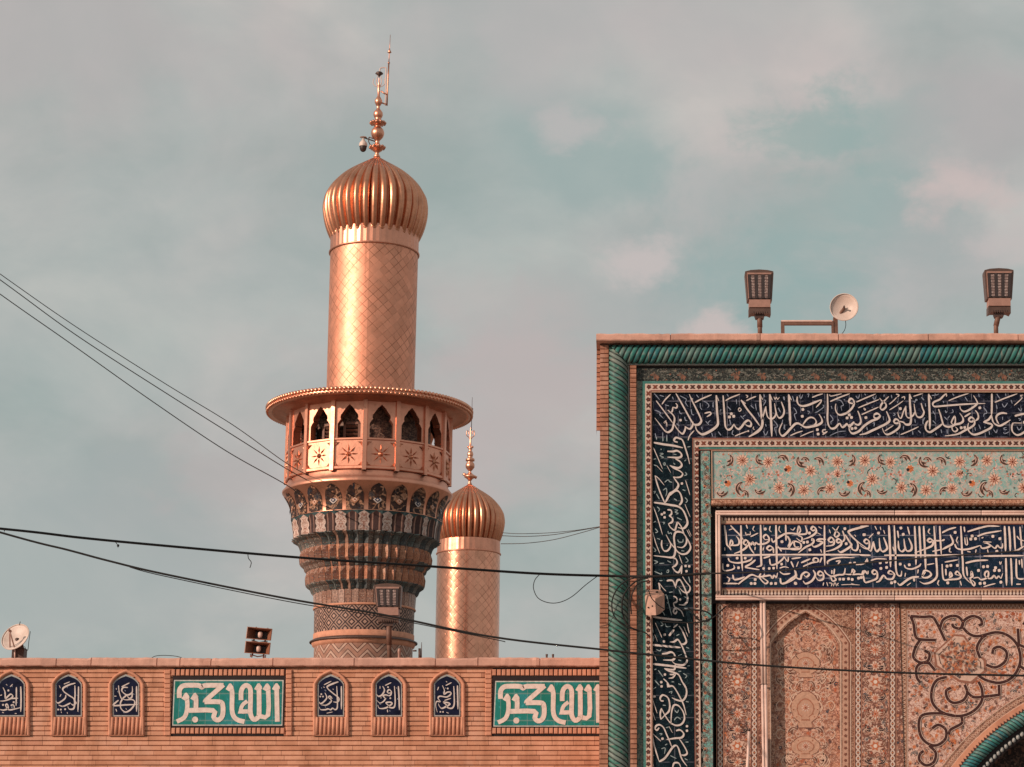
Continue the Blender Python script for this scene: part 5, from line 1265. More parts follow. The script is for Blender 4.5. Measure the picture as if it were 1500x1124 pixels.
MT['vault'] = ornament('vault_tile', (0.055, 0.030, 0.028), (0.085, 0.05, 0.04), [(0.20, 0.09, 0.06), (0.12, 0.10, 0.09), (0.24, 0.16, 0.12)], [(0.17, 0.10, 0.075), (0.02, 0.015, 0.015)], 9.0, None, 0.05)
mb = MB(); lbox(mb, 1330, None, 1000, None, 31.45, 31.6); mb.build('vault_wall', MT['vault'], portal)
# ------------------------------------------------------------------ brick wall with name panels
YW = 31.2
SW = M(1, YW, 1030)
WP = 7.05*SW
WX0, WX1 = X(-620, YW), X(905, YW)
WZ = Z(964, YW)
wall = thing('brick_wall', (X(400, YW), YW, 0), 'long low brick wall with arched blue name panels and green lettered panels', 'wall')
MT['brick_w'] = brick_mat('wall_brick', WP, 0.0, 0.30)
MT['brick_s'] = brick_mat('stacked_brick', WP, 0.0, 0.13, stack=True)
mb = MB(); brick_rows(mb, WX0, WX1, YW, YW+0.5, 0.0, Z(978, YW), WP, 0.012, 0.016); mb.build('masonry', MT['brick_w'], wall)
mb = MB(); mb.box(WX0, WX1, YW+0.5, YW+9, 0, WZ-0.12); mb.build('roof_deck', MT['mortar'], wall)
mb = MB(); xs = WX0; rnd = random.Random(8)
joints = [-540, -470, -380, -300, -215, -120, -60, 9, 91, 141, 235, 272, 316, 402, 520, 640, 700, 790, 905]
edges = [WX0] + [X(j, YW) for j in joints]
rough_coping(mb, WX0, WX1, YW-0.083, YW+0.55, Z(976.0, YW-0.08), Z(963.6, YW-0.08), 14, edges[1:-1])
mb.build('coping', MT['coping'], wall)
mb = MB(); mb.box(WX0, WX1, YW+0.012, YW+0.4, Z(978.5, YW), Z(976, YW)); mb.build('mortar_bed', MT['mortar'], wall)

def arch_outline(cx, half, yspring, yapex, n=9, k=0.5):
    pts = []
    for i in range(n+1):
        t = 1 - i/n
        # straight-ish flanks near the point, rounded haunches
        y = yapex + (yspring-yapex)*(0.52*t + 0.48*t**4)
        pts.append((cx-half*t, y))
    return pts + [(2*cx-x, y) for x, y in reversed(pts[:-1])]
def prism_px(mb, pts, yf, yb):
    mb.prism([(at(x, y, yf)[0], at(x, y, yf)[2]) for x, y in pts], yf, yb)
def ring_px(mb, outer, inner, yf, yb, bev=0.012):
    """moulding between two open outlines with the same number of points"""
    n = len(outer)
    rows = []
    for o, i_ in zip(outer, inner):
        a, b = at(*o, yf), at(*i_, yf)
        m = lambda t: (a[0]+(b[0]-a[0])*t, a[2]+(b[2]-a[2])*t)
        rows.append([(m(0)[0], yb, m(0)[1]), (m(0)[0], yf+bev, m(0)[1]), (m(.18)[0], yf+bev*.25, m(.18)[1]), (m(.42)[0], yf, m(.42)[1]), (m(.66)[0], yf+bev*.35, m(.66)[1]), (m(.86)[0], yf+bev*1.3, m(.86)[1]), (m(1)[0], yf+bev*2.4, m(1)[1]), (m(1)[0], yb, m(1)[1])])
    k = len(rows[0]); vs = [v for r in rows for v in r]
    fs = [(i*k+j, (i+1)*k+j, (i+1)*k+j+1, i*k+j+1) for i in range(n-1) for j in range(k-1)]
    mb.add(vs, fs, None, None, True)
NICHE_X = [16.7, 100.3, 184.4, 484.5, 569.4, 654.8]
YF = YW - 0.042
for (org, data), cx in zip(T_NICHE, NICHE_X):
    mb = MB()
    outer = [(cx-26.4, 1076.5)] + arch_outline(cx, 26.2, 1002, 980.2) + [(cx+26.4, 1076.5)]
    inner = [(cx-20.8, 1076.5)] + arch_outline(cx, 20.6, 1002, 985.6) + [(cx+20.8, 1076.5)]
    ring_px(mb, outer, inner, YF, YW+0.02)
    a, b = at(cx-26.4, 1078, YF), at(cx+26.4, 1076.6, YF)
    mb.bevbox(a[0], b[0], YF+0.004, YW+0.02, a[2], b[2], 0.006)
    fr = mb.build('arched_panel', MT['terracotta'], wall)
    mb = MB()
    for k in range(8):
        x = cx-21.6+k*6.1+0.9
        z0, z1 = Z(1076.4, YF), Z(1050.6, YF)
        r = 2.45*SW
        mb.tube([(X(x, YF, 1063), YF+0.022, z0), (X(x, YF, 1063), YF+0.022, z1)], r, 10)
    mb.box(X(cx-21, YF, 1063), X(cx+21, YF, 1063), YW-0.012, YW+0.02, Z(1077, YF), Z(1050, YF))
    mb.build('reed_brick', MT['terracotta'], fr)
    YT = YW - 0.010
    o_ = [(cx-19.4, 1049.6)] + arch_outline(cx, 19.4, 1002, 988.0) + [(cx+19.4, 1049.6)]
    i_ = [(cx-17.6, 1047.6)] + arch_outline(cx, 17.6, 1002.6, 990.6) + [(cx+17.6, 1047.6)]
    mb = MB(); prism_px(mb, o_, YT, YW+0.02); mb.build('white_border', MT['grey_trim'], fr)
    mb = MB(); prism_px(mb, i_, YT-0.004, YT+0.01); mb.build('name_tile', MT['niche_navy'], fr)
    mb = MB(); put_strokes(mb, org, data, YT-0.007, 0.95); mb.build('lettering', MT['letter'], fr)
    rn = random.Random(int(cx)); mb = MB()
    for q in range(9):
        x, y = rn.uniform(60, 480)/10.2+org[0], rn.uniform(280, 700)/10.2+org[1]
        if abs(x-cx) < 15: put_strokes(mb, (x, y, 10.2), "0,0 %d,%d %d,%d" % (rn.randint(-8, 8), rn.randint(8, 14), rn.randint(6, 16), rn.randint(14, 24)), YT-0.006, 1.0, 8)
    mb.build('vowel_marks', MT['mark_b'], fr)

def head(x, y):  # barbed top of an upright in the square script
    return [(x-48, y+62), (x-8, y-2), (x+14, y-6), (x+42, y+34), (x+44, y+60), (x-6, y+86)]
def lettered_panel(dx, dy, xend=None):
    ox, oy, sc = 240+dx, 970+dy, 7.895
    q = lambda x, y: (ox+x/sc, oy+y/sc)
    mb = MB()
    # frame of brick ends: uprights of stacked headers, rows of upright brick top and bottom
    for (xa, xb) in ((240.3, 249.6), (418.6, 427.5)):
        y = 981.0
        while y < 1076:
            if xend is None or xb+dx < xend:
                a, b = at(xa+dx+random.uniform(-.3, .3), min(y+6.4, 1077.5), YF), at(xb+dx, y, YF)
                mb.bevbox(a[0], b[0], YF+0.01+random.uniform(0, .006), YW+0.02, a[2], b[2], 0.009)
            y += 6.95
    for ya, yb in ((980.4, 989.6), (1066.2, 1074.8)):
        x = 250.6
        while x < 416.5:
            if xend is None or x+dx < xend:
                a, b = at(x+dx, yb+random.uniform(-.2, .2), YF), at(x+5.7+dx, ya, YF)
                mb.bevbox(a[0], b[0], YF+0.012+random.uniform(0, .006), YW+0.02, a[2], b[2], 0.008)
            x += 6.95
    a, b = at(239.6+dx, 1078.6, YF), at(428+dx, 1077.8, YF)
    fr = mb.build('lettered_panel', MT['terracotta'], wall)
    mb = MB(); a, b = at(249.8+dx, 1066, YW), at(418.6+dx, 990, YW)
    mb.box(a[0], b[0], YW-0.010, YW+0.02, a[2], b[2])
    a, b = at(249.6+dx, 1078, YW), at(418.8+dx, 979, YW); mb.box(a[0], b[0], YW-0.004, YW+0.02, a[2], b[2])
    mb.build('black_surround', MT['black_tile_and_shade'], fr)
    YT = YW-0.014
    mb = MB(); prism_px(mb, [q(97, 735), q(118, 207), q(1385, 207), q(1370, 735)], YT, YW); mb.build('white_border', MT['white_trim'], fr)
    mb = MB(); prism_px(mb, [q(108, 722), q(130, 221), q(1368, 221), q(1357, 722)], YT-0.004, YT+0.004); mb.build('green_tile', MT['teal'], fr)
    mb = MB(); YL = YT-0.007
    for w, s_ in T_KUFIC:
        pts = [tuple(map(float, t.split(','))) for t in s_.split()]
        L, Rr = ribbon2d(smooth_pts(pts, 3) if len(pts) > 2 else pts, w, False)
        yy = ytick(YL); n = len(L)
        mb.add([at(*q(*p_), yy) for p_ in L]+[at(*q(*p_), yy) for p_ in Rr], [(i, i+1, n+i+1, n+i) for i in range(n-1)])
    for x, y in K_HEADS:
        pts = head(x, y); mb.add([at(*q(*p_), ytick(YL)) for p_ in pts], [tuple(range(len(pts)))])
    yy = ytick(YL); mb.add([at(*q(362+35*math.cos(k*PI/8), 665+35*math.sin(k*PI/8)), yy) for k in range(16)], [tuple(range(16))])
    mb.add([at(*q(*p_), ytick(YL)) for p_ in ((855, 596), (872, 545), (975, 548), (975, 596))], [(0, 1, 2, 3)])
    mb.build('lettering', MT['letter_pink'], fr)
    return fr
f1 = lettered_panel(0, 0)
f2 = lettered_panel(470.5, 1.4)
tag(f1, 'green lettered panel shown whole'); tag(f2, 'green lettered panel partly hidden by the gateway')

# ------------------------------------------------------------------ ground
t = NT('paving'); ob = t.tc.outputs['Object']
c = t.ramp(t.noise(ob, 0.8, 6, 0.6), [(0.3, (0.20, 0.165, 0.14)), (0.7, (0.30, 0.25, 0.215))])
x_, y_, z_ = t.sep(ob)
for q_ in (x_, y_):
    fr_ = t.math('FRACT', t.math('DIVIDE', q_, 0.6)); e_ = t.math('MINIMUM', fr_, t.math('SUBTRACT', 1.0, fr_))
    c = t.mix(t.math('SUBTRACT', 1.0, t.step(e_, 0.01, 0.025)), c, (0.09, 0.075, 0.065))
MT['paving'] = t.done(c, 0.85)
mb = MB(); mb.add([(-1500, -200, 0), (1500, -200, 0), (1500, 2800, 0), (-1500, 2800, 0)], [(0, 1, 2, 3)])
tag(mb.build('ground', MT['paving']), kind='structure')
# ------------------------------------------------------------------ minarets
MT['rim_gold'] = gold_plain('beaded_gold', (0.84, 0.40, 0.26), 0.30, 0.3)
MT['gal_gold'] = gold_plain('gallery_gold', (0.75, 0.345, 0.235), 0.38, 0.30, 1.5, 0.010)
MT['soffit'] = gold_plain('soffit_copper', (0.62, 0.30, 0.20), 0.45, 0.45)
MT['tier_a'] = tier_tile('medallion_tiles', [(0.40, 0.20, 0.14)], medal=(0.62, 0.47, 0.41), top=(0.045, 0.075, 0.078))
MT['tier_b'] = tier_tile('brown_tiles', [(0.56, 0.25, 0.15), (0.48, 0.21, 0.13), (0.60, 0.30, 0.19)], sc=0.9, flute_shade=(0.21, 0.125, 0.105))
MT['tier_c'] = tier_tile('pink_tiles', [(0.46, 0.28, 0.22), (0.36, 0.20, 0.15), (0.52, 0.34, 0.28)], sc=1.4)
MT['under_a'] = tier_tile('dark_green_facets', [(0.14, 0.17, 0.165), (0.20, 0.19, 0.175), (0.10, 0.12, 0.125), (0.34, 0.20, 0.15)], flute_shade=(0.12, 0.135, 0.13))
MT['under_b'] = tier_tile('brown_facets', [(0.38, 0.19, 0.13), (0.14, 0.16, 0.155), (0.44, 0.21, 0.14)], flute_shade=(0.15, 0.14, 0.13))
MT['cove_tile'] = ornament('cove_tile', (0.045, 0.026, 0.024), (0.09, 0.045, 0.032), [(0.34, 0.15, 0.085), (0.03, 0.035, 0.05), (0.46, 0.25, 0.165), (0.09, 0.07, 0.065)], [(0.40, 0.22, 0.14), (0.025, 0.018, 0.018)], 3.6, None, 0.05)
MT['lattice'] = lattice_mat('lattice_tiles', [(0.44, 0.27, 0.21), (0.045, 0.028, 0.03), (0.36, 0.22, 0.17)], 24, 2.94)
MT['zigzag'] = lattice_mat('zigzag_tiles', [(0.36, 0.19, 0.14), (0.09, 0.035, 0.03), (0.50, 0.33, 0.26)], 16, 3.9, 'zig')

def finial(cx, cy, zb, s, name_parent, profile, wires=True):
    """gilt spindle of balls on the dome's tip; s = metres per photograph pixel there"""
    mb = MB()
    mb.lathe(cx, cy, [(r*s, zb+h*s) for r, h in profile], 20)
    return mb.build('finial', MT['gold'], name_parent)

def minaret_dome(cx, cy, prof, lobes, parent, zneck, rneck):
    n = lobes*14
    mb = MB()
    def rf(q, v):
        ph = (q*lobes/(2*PI)) % 1.0
        b = abs(math.sin(PI*ph))**0.55
        return 0.885 + 0.125*b
    mb.lathe(cx, cy, prof, n, rfun=rf)
    # rounded lower ends of the lobes
    r0, z0 = prof[0]
    for k in range(lobes):
        q = 2*PI*(k+0.5)/lobes
        mb.ball((cx+r0*0.912*math.sin(q), cy-r0*0.912*math.cos(q), z0+r0*PI/lobes*0.35), r0*PI/lobes*1.10, 12, 10, None, 1.35)
    mb.lathe(cx, cy, [(rneck*0.98, z0-0.02), (r0*0.94, z0-0.02)], 64)
    return mb.build('dome', MT['gold_rib'], parent)

def build_minaret(Y, ax, s_k, label, gallery, name='golden_minaret'):
    pass

# ---- the near minaret -------------------------------------------------------
YM = 58.0
def mz(y): return Z(y, YM)
ref = at(536.5, 800, YM)
MXC, MYC = ref[0], YM
def mr(px, y=700): return M(px, YM, y)
near = thing('golden_minaret', (MXC, MYC, 0), 'taller golden minaret with arched gallery under a wide round canopy', 'minaret')
# finial: (radius px, height px above the dome's tip)
FIN = [(0.5, -4), (5, -1), (3, 2), (2.5, 5), (6.5, 8), (8.5, 10.5), (10.5, 12.5), (8, 14.5), (4.5, 17), (3, 20), (3.2, 23), (5.5, 25.5), (8.2, 29), (9.4, 33), (9.3, 36), (8.0, 40), (5, 43), (3.6, 45), (6.5, 46), (10, 48), (10, 51), (5.5, 53.5), (3.6, 55), (5.5, 58), (6.8, 61.5), (6.4, 65.5), (4, 69), (2.4, 71), (2.2, 75), (3.6, 77), (5.4, 80.5), (5.2, 84), (3.4, 87.5), (1.9, 90), (1.7, 98), (1.5, 106), (1.9, 107), (0.8, 112), (0.6, 118)]
s_ = mr(1, 180)*1.03
ztip = mz(229)
mb = MB(); mb.lathe(MXC, MYC, [(r*s_, ztip+h*s_) for r, h in FIN], 20); fin = mb.build('finial', MT['gold'], near)
mb = MB()
for lvl, r, n_ in ((13, 10, 10), (49.5, 10, 12)):          # little knobs round the two collars
    for k in range(n_):
        a = 2*PI*k/n_; mb.ball((MXC+r*s_*math.cos(a), MYC+r*s_*math.sin(a), ztip+lvl*s_), 2.3*s_, 7, 5)
mb.build('collar', MT['gold_dark'], fin)
mb = MB()
def fp(dx, h, dy=0.0): return (MXC+dx*s_, MYC+dy*s_, ztip+h*s_)
mb.tube([fp(12.2, 76), fp(12.5, 100), fp(12.9, 120), fp(13.3, 141)], 1.1*s_, 7)
mb.tube([fp(13.3, 141), fp(13.6, 150), fp(14.0, 166), fp(14.4, 184)], [0.8*s_, 0.6*s_, 0.5*s_, 0.35*s_], 6)
mb.lathe(*fp(13.8, 0)[:2], [(0.2*s_, ztip+155*s_), (3*s_, ztip+157*s_), (1.4*s_, ztip+160*s_), (0.3*s_, ztip+164*s_)], 10)
mb.tube([fp(2.5, 81), fp(8, 79), fp(12.8, 77.5)], 1.1*s_, 6); mb.tube([fp(3, 98), fp(8, 94.5), fp(13, 92)], 1.2*s_, 6)
mb.ball(fp(13.3, 141), 1.7*s_, 8, 6)
mb.build('lightning_rod', MT['gold_dark'], fin)
mb = MB()
mb.tube(smooth_pts([fp(9.8, 76), fp(10, 100), fp(9.8, 118), fp(9.6, 131), fp(8.6, 133.5), fp(4, 133.5), fp(1.2, 132), fp(0.6, 127)]), 0.8*s_, 6)
for sg in (-1, 1):                                            # curled wire alam
    mb.tube(smooth_pts([fp(0, 99), fp(sg*1.5, 104), fp(sg*5.5, 106), fp(sg*8.5, 110), fp(sg*7.5, 117)]), 0.55*s_, 5)
    mb.tube(smooth_pts([fp(0, 101), fp(sg*3.5, 110), fp(sg*3, 117), fp(sg*1, 123)]), 0.6*s_, 5)
mb.tube([fp(0, 112), fp(0, 124)], 0.7*s_, 6)
mb.build('wire_crest', MT['pink_paint'], fin)
mb = MB(); mb.lathe(*fp(0.0, 0)[:2], [(0.4*s_, ztip+118*s_), (1.2*s_, ztip+121*s_), (5.8*s_, ztip+124.5*s_), (4.2*s_, ztip+126.5*s_), (0.4*s_, ztip+128*s_)], 14); mb.build('cap_disc', MT['dark_metal'], fin)
# dome
kd = 1.0
DPROF = [(351, 64.6), (347, 66.6), (339.5, 69.8), (331, 72.6), (322, 74.7), (314, 75.9), (306, 76.2), (298, 75.2), (290.5, 73.4), (283, 69.6), (274.7, 64.0), (265, 55.2), (256, 44.5), (248, 32.5), (241.5, 21.5), (235.5, 11.5), (229.6, 1.5)]
prof = smooth_pts([(mr(r, y), mz(y)) for y, r in DPROF], 3)
minaret_dome(MXC, MYC, prof, 34, near, mz(351), mr(63, 350))
# fluted neck
mb = MB()
mb.lathe(MXC, MYC, [(mr(64.2, 360), mz(372)), (mr(64.2, 360), mz(346))], 44*2, smooth=False, rfun=lambda q, v: 1.0 + 0.004*(1 if int(round(q*44/PI)) % 2 else -1))
mb.lathe(MXC, MYC, [(mr(64.8, 372), mz(374.5)), (mr(66.2, 372), mz(373.6)), (mr(66.2, 372), mz(372)), (mr(64, 372), mz(371.2))], 72)
mb.build('neck', MT['gal_gold'], near)
# tiled shaft
MT['gold_tile'] = gold_tile('gold_tile_shaft', 27, 27/(2*PI*mr(64)), 0.44)
mb = MB(); mb.lathe(MXC, MYC, [(mr(64.2, 590), mz(600)), (mr(64.0, 580), mz(572)), (mr(64.0, 470), mz(470)), (mr(64.0, 380), mz(374))], 96); mb.build('shaft', MT['gold_tile'], near)
# canopy
RC, RW = 150.0, 116.0
zc0 = mz(607.5)
mb = MB()
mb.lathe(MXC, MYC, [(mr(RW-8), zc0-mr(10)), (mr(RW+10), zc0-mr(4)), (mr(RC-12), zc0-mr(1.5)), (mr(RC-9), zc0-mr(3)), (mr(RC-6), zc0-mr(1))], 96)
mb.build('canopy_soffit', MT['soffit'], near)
mb = MB()
mb.lathe(MXC, MYC, [(mr(RC-8), zc0-mr(1.5)), (mr(RC-2), zc0-mr(2.5)), (mr(RC), zc0+mr(1)), (mr(RC-1.5), zc0+mr(5.5)), (mr(RC-6), zc0+mr(8)), (mr(100), zc0+mr(13)), (mr(64), zc0+mr(20))], 120)
for k in range(150):
    a = 2*PI*k/150
    mb.ball((MXC+mr(RC-0.5)*math.sin(a), MYC-mr(RC-0.5)*math.cos(a), zc0+mr(5.0)), mr(3.0), 6, 5, None, 1.15)
    mb.ball((MXC+mr(RC-0.2)*math.sin(a+PI/150), MYC-mr(RC-0.2)*math.cos(a+PI/150), zc0-mr(0.6)), mr(2.3), 5, 4)
mb.build('canopy', MT['rim_gold'], near)
# gallery: sixteen faces
NS, A0 = 16, R_(-7.5)
RG = mr(117)
face_w = 2*RG*math.tan(PI/NS)
zb_, zs_, zt_ = mz(710), mz(667), mz(606)         # floor, sill, ceiling (edge heights)
wo = face_w*0.362
def hx(t):
    """half width of the opening, t = 0 at the sill, 1 at the point"""
    P_ = [(0, 1.0), (0.44, 1.0), (0.52, 0.86), (0.575, 0.72), (0.62, 0.78), (0.70, 0.74), (0.78, 0.55), (0.88, 0.36), (1.0, 0.0)]
    for (a, u), (b, v) in zip(P_[:-1], P_[1:]):
        if a <= t <= b: return wo*(u+(v-u)*(t-a)/(b-a))
    return 0.0
zh = mz(618)
def face_pt(k, u, out, z):
    a = A0 + 2*PI*k/NS
    return (MXC + (RG+out)*math.sin(a) + u*math.cos(a), MYC - (RG+out)*math.cos(a) + u*math.sin(a), z)
gw = MB()
TS = [0, .22, .44, .48, .52, .55, .575, .60, .62, .66, .70, .74, .78, .83, .88, .94, 1.0]
for k in range(NS):
    f = lambda u, o, z: face_pt(k, u, o, z)
    hw = face_w/2
    gw.add([f(-hw, 0, zb_), f(hw, 0, zb_), f(hw, 0, zs_), f(-hw, 0, zs_)], [(0, 1, 2, 3)])
    gw.add([f(-hw, 0, zh), f(hw, 0, zh), f(hw, 0, zt_+0.1), f(-hw, 0, zt_+0.1)], [(0, 1, 2, 3)])
    for t0, t1 in zip(TS[:-1], TS[1:]):
        z0, z1 = zs_+(zh-zs_)*t0, zs_+(zh-zs_)*t1
        for e in (-1, 1):
            gw.add([f(e*hw, 0, z0), f(e*hx(t0), 0, z0), f(e*hx(t1), 0, z1), f(e*hw, 0, z1), f(e*hx(t0), -0.22, z0), f(e*hx(t1), -0.22, z1)], [(0, 1, 2, 3), (1, 4, 5, 2)])
    gw.add([f(-wo, 0, zs_), f(wo, 0, zs_), f(wo, -0.22, zs_), f(-wo, -0.22, zs_)], [(0, 1, 2, 3)])
gal = gw.build('gallery', MT['gal_gold'], near)
# pilasters, sill rail and flared foot
mb = MB()
for k in range(NS):
    a = A0 + 2*PI*(k+0.5)/NS; R2 = RG/math.cos(PI/NS)
    c_, s2 = math.cos(a), math.sin(a)
    def pp(u, o, z): return (MXC+(R2+o)*s2+u*c_, MYC-(R2+o)*c_+u*s2, z)
    w = mr(3.7); vs = []
    for z in (zb_-0.03, zt_+0.05):
        vs += [pp(-w, -0.05, z), pp(-w*0.8, 0.05, z), pp(w*0.8, 0.05, z), pp(w, -0.05, z)]
    mb.add(vs, [(0, 1, 5, 4), (1, 2, 6, 5), (2, 3, 7, 6)])
    for zz, hh in ((zs_, 0.035), (zb_+0.05, 0.05)):
        f = lambda u, o, z: face_pt(k, u, o, z)
        hw = face_w/2
        mb.add([f(-hw, 0, zz-hh), f(hw, 0, zz-hh), f(hw, 0.035, zz-hh*0.6), f(-hw, 0.035, zz-hh*0.6), f(hw, 0.035, zz+hh*0.6), f(-hw, 0.035, zz+hh*0.6), f(hw, 0, zz+hh), f(-hw, 0, zz+hh)], [(0, 1, 2, 3), (3, 2, 4, 5), (5, 4, 6, 7)])
mb.build('pilaster', MT['gal_gold'], gal)
RT = 0.0
zl = mz(727)                                            # lip of the gold cove
mb = MB()
mb.lathe(MXC, MYC, [(mr(115.5), zb_+0.02), (mr(117), zb_-mr(2)), (mr(117.5), mz(716)), (mr(120.5), mz(720.5)), (mr(124), mz(724.8)), (mr(123.4), zl)], 96)
mb.build('gallery_base', MT['gal_gold'], near)
MT['star_gold'] = gold_plain('sunburst_copper', (0.66, 0.30, 0.19), 0.38, 0.45)
# sunburst reliefs on the parapet
for k in range(NS):
    if math.cos(A0+2*PI*k/NS) < -0.25: continue
    mb = MB(); zc2 = (zb_+zs_)/2; f = lambda u, o, z: face_pt(k, u, o, z)
    R1 = mr(14.5)
    for j in range(8):
        a = j*PI/4
        d, n2 = (math.sin(a), math.cos(a)), (math.cos(a), -math.sin(a))
        for lo, hi, ww in ((0.24, 1.0, 0.085),):
            pts = [(d[0]*R1*lo, d[1]*R1*lo), (d[0]*R1*0.5+n2[0]*R1*ww, d[1]*R1*0.5+n2[1]*R1*ww), (d[0]*R1*hi, d[1]*R1*hi), (d[0]*R1*0.5-n2[0]*R1*ww, d[1]*R1*0.5-n2[1]*R1*ww)]
            vs = [f(p_[0], 0.002, zc2+p_[1]) for p_ in pts] + [f(d[0]*R1*0.5, 0.05, zc2+d[1]*R1*0.5)]
            mb.add(vs, [(0, 1, 4), (1, 2, 4), (2, 3, 4), (3, 0, 4)])
    ring = [f(mr(3.6)*math.cos(q*PI/6), 0.01, zc2+mr(3.6)*math.sin(q*PI/6)) for q in range(12)] + [f(0, 0.09, zc2)]
    mb.add(ring, [(q, (q+1) % 12, 12) for q in range(12)])
    for ex in (-1, 1):
        for ez in (-1, 1):
            cx3, cz3 = ex*face_w*0.35, zc2+ez*(zs_-zb_)*0.33
            mb.add([f(cx3+ex*mr(3), 0.004, cz3+ez*mr(3)), f(cx3-ex*mr(3.5), 0.004, cz3+ez*mr(3)), f(cx3+ex*mr(0.5), 0.035, cz3+ez*mr(0.5)), f(cx3+ex*mr(3), 0.004, cz3-ez*mr(3.5))], [(0, 1, 2), (0, 2, 3)])
    mb.build('sunburst', MT['star_gold'], gal)
# inside: the core of the shaft, and louvred shutters standing in some openings
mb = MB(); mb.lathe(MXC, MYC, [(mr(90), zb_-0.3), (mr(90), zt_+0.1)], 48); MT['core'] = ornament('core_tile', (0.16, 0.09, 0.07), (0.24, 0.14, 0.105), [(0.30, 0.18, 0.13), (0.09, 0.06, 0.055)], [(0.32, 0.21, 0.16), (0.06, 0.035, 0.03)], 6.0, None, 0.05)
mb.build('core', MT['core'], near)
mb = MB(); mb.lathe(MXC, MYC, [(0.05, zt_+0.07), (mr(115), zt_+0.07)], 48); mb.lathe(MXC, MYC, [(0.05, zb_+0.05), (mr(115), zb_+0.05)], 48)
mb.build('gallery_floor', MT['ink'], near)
for k, side in ((-2, 0.2), (-1, 0.25), (0, 0.0), (13, 0.3)):
    kk = k % NS
    f = lambda u, o, z: face_pt(kk, u, o, z)
    mb = MB(); u0, u1 = -wo*(0.75-side), wo*(0.75+side)
    z0, z1 = zs_, zs_+(zh-zs_)*0.56
    for (a, b, c, d) in ((u0, u0+0.07, z0, z1), (u1-0.07, u1, z0, z1), (u0, u1, z1-0.07, z1), (u0, u1, z0, z0+0.06)):
        mb.add([f(a, -0.30, c), f(b, -0.30, c), f(b, -0.30, d), f(a, -0.30, d)], [(0, 1, 2, 3)])
    for j in range(4):
        z = z0+(z1-z0)*(0.17+0.2*j)
        mb.add([f(u0, -0.36, z-0.03), f(u1, -0.36, z-0.03), f(u1, -0.31, z+0.03), f(u0, -0.31, z+0.03)], [(0, 1, 2, 3)])
    mb.build('louvred_shutter', MT['rust'], gal)
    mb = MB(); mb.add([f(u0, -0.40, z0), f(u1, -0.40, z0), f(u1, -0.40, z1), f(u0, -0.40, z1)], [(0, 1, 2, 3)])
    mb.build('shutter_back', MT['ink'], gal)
# gold cove with tiled arches
zk0, zk1 = mz(766), zl
def RCV(t): return mr(109) + mr(14.5)*t**2.3
mb = MB(); mb.lathe(MXC, MYC, [(RCV(i/12), zk0+(zk1-zk0)*i/12) for i in range(13)], 120); cove = mb.build('cove', MT['gold'], near)
mb = MB(); NA = 22; a_off = R_(-2.4)
for k in range(NA):
    ac = a_off + 2*PI*k/NA; hwid = PI/NA*0.80
    n_u, n_v = 10, 12
    vs, fs = [], []
    for j in range(n_v+1):
        t = 0.02 + 0.90*j/n_v
        tt = j/n_v
        w = hwid*(1.0 if tt < 0.52 else max(0.0, 1-((tt-0.52)/0.48)**1.8)**0.62)
        for i in range(n_u+1):
            q = ac + w*(2*i/n_u-1)
            r = RCV(t)+mr(0.7)
            vs.append((MXC+r*math.sin(q), MYC-r*math.cos(q), zk0+(zk1-zk0)*t))
    for j in range(n_v):
        for i in range(n_u):
            fs.append((j*(n_u+1)+i, j*(n_u+1)+i+1, (j+1)*(n_u+1)+i+1, (j+1)*(n_u+1)+i))
    mb.add(vs, fs)
mb.build('cove_tile', MT['cove_tile'], cove)
p_ = MB()
for k in range(NA):                                       # white cartouche in every other arch, gilt rosette in the rest
    ac = a_off + 2*PI*k/NA
    r = RCV(0.3)+mr(1.4)
    nz_ = 12
    for sx, sz, col in ((5.4, 4.6, (0.55, 0.46, 0.42) if k % 2 else (0.42, 0.19, 0.11)), (3.4, 2.8, (0.04, 0.05, 0.09) if k % 2 else (0.62, 0.40, 0.30)), (1.5, 1.2, (0.6, 0.5, 0.46) if k % 2 else (0.30, 0.10, 0.06))):
        r += mr(0.35)
        pts = []
        for j in range(nz_):
            b = 2*PI*j/nz_; kx = 1 + 0.16*math.cos(4*b)
            q = ac + mr(sx)*kx*math.cos(b)/r
            pts.append((MXC+r*math.sin(q), MYC-r*math.cos(q), zk0+(zk1-zk0)*0.36+mr(sz)*kx*math.sin(b)))
        p_.add(pts, [tuple(range(nz_))], col)
p_.build('cartouche', MT['paint'], cove)
# stalactite tiers
def pleats(levels, n, amp, mat, name, vrange=(0, 1)):
    mb = MB(); m = 2*n
    z0, z1 = levels[0][1], levels[-1][1]
    for j in range(len(levels)-1):
        (ra, za, aa), (rb, zb2, ab) = levels[j], levels[j+1]
        for k in range(m):
            q0, q1 = 2*PI*k/m, 2*PI*(k+1)/m
            f0, f1 = (1, -1) if k % 2 == 0 else (-1, 1)
            vs = [(MXC+ra*(1+aa*f0)*math.sin(q0), MYC-ra*(1+aa*f0)*math.cos(q0), za), (MXC+ra*(1+aa*f1)*math.sin(q1), MYC-ra*(1+aa*f1)*math.cos(q1), za),
                  (MXC+rb*(1+ab*f1)*math.sin(q1), MYC-rb*(1+ab*f1)*math.cos(q1), zb2), (MXC+rb*(1+ab*f0)*math.sin(q0), MYC-rb*(1+ab*f0)*math.cos(q0), zb2)]
            va, vb = (za-z0)/(z1-z0), (zb2-z0)/(z1-z0)
            mb.add(vs, [(0, 1, 2, 3)], None, [(k+0.002, va), (k+0.998, va), (k+0.998, vb), (k+0.002, vb)])
    return mb.build(name, mat, near)
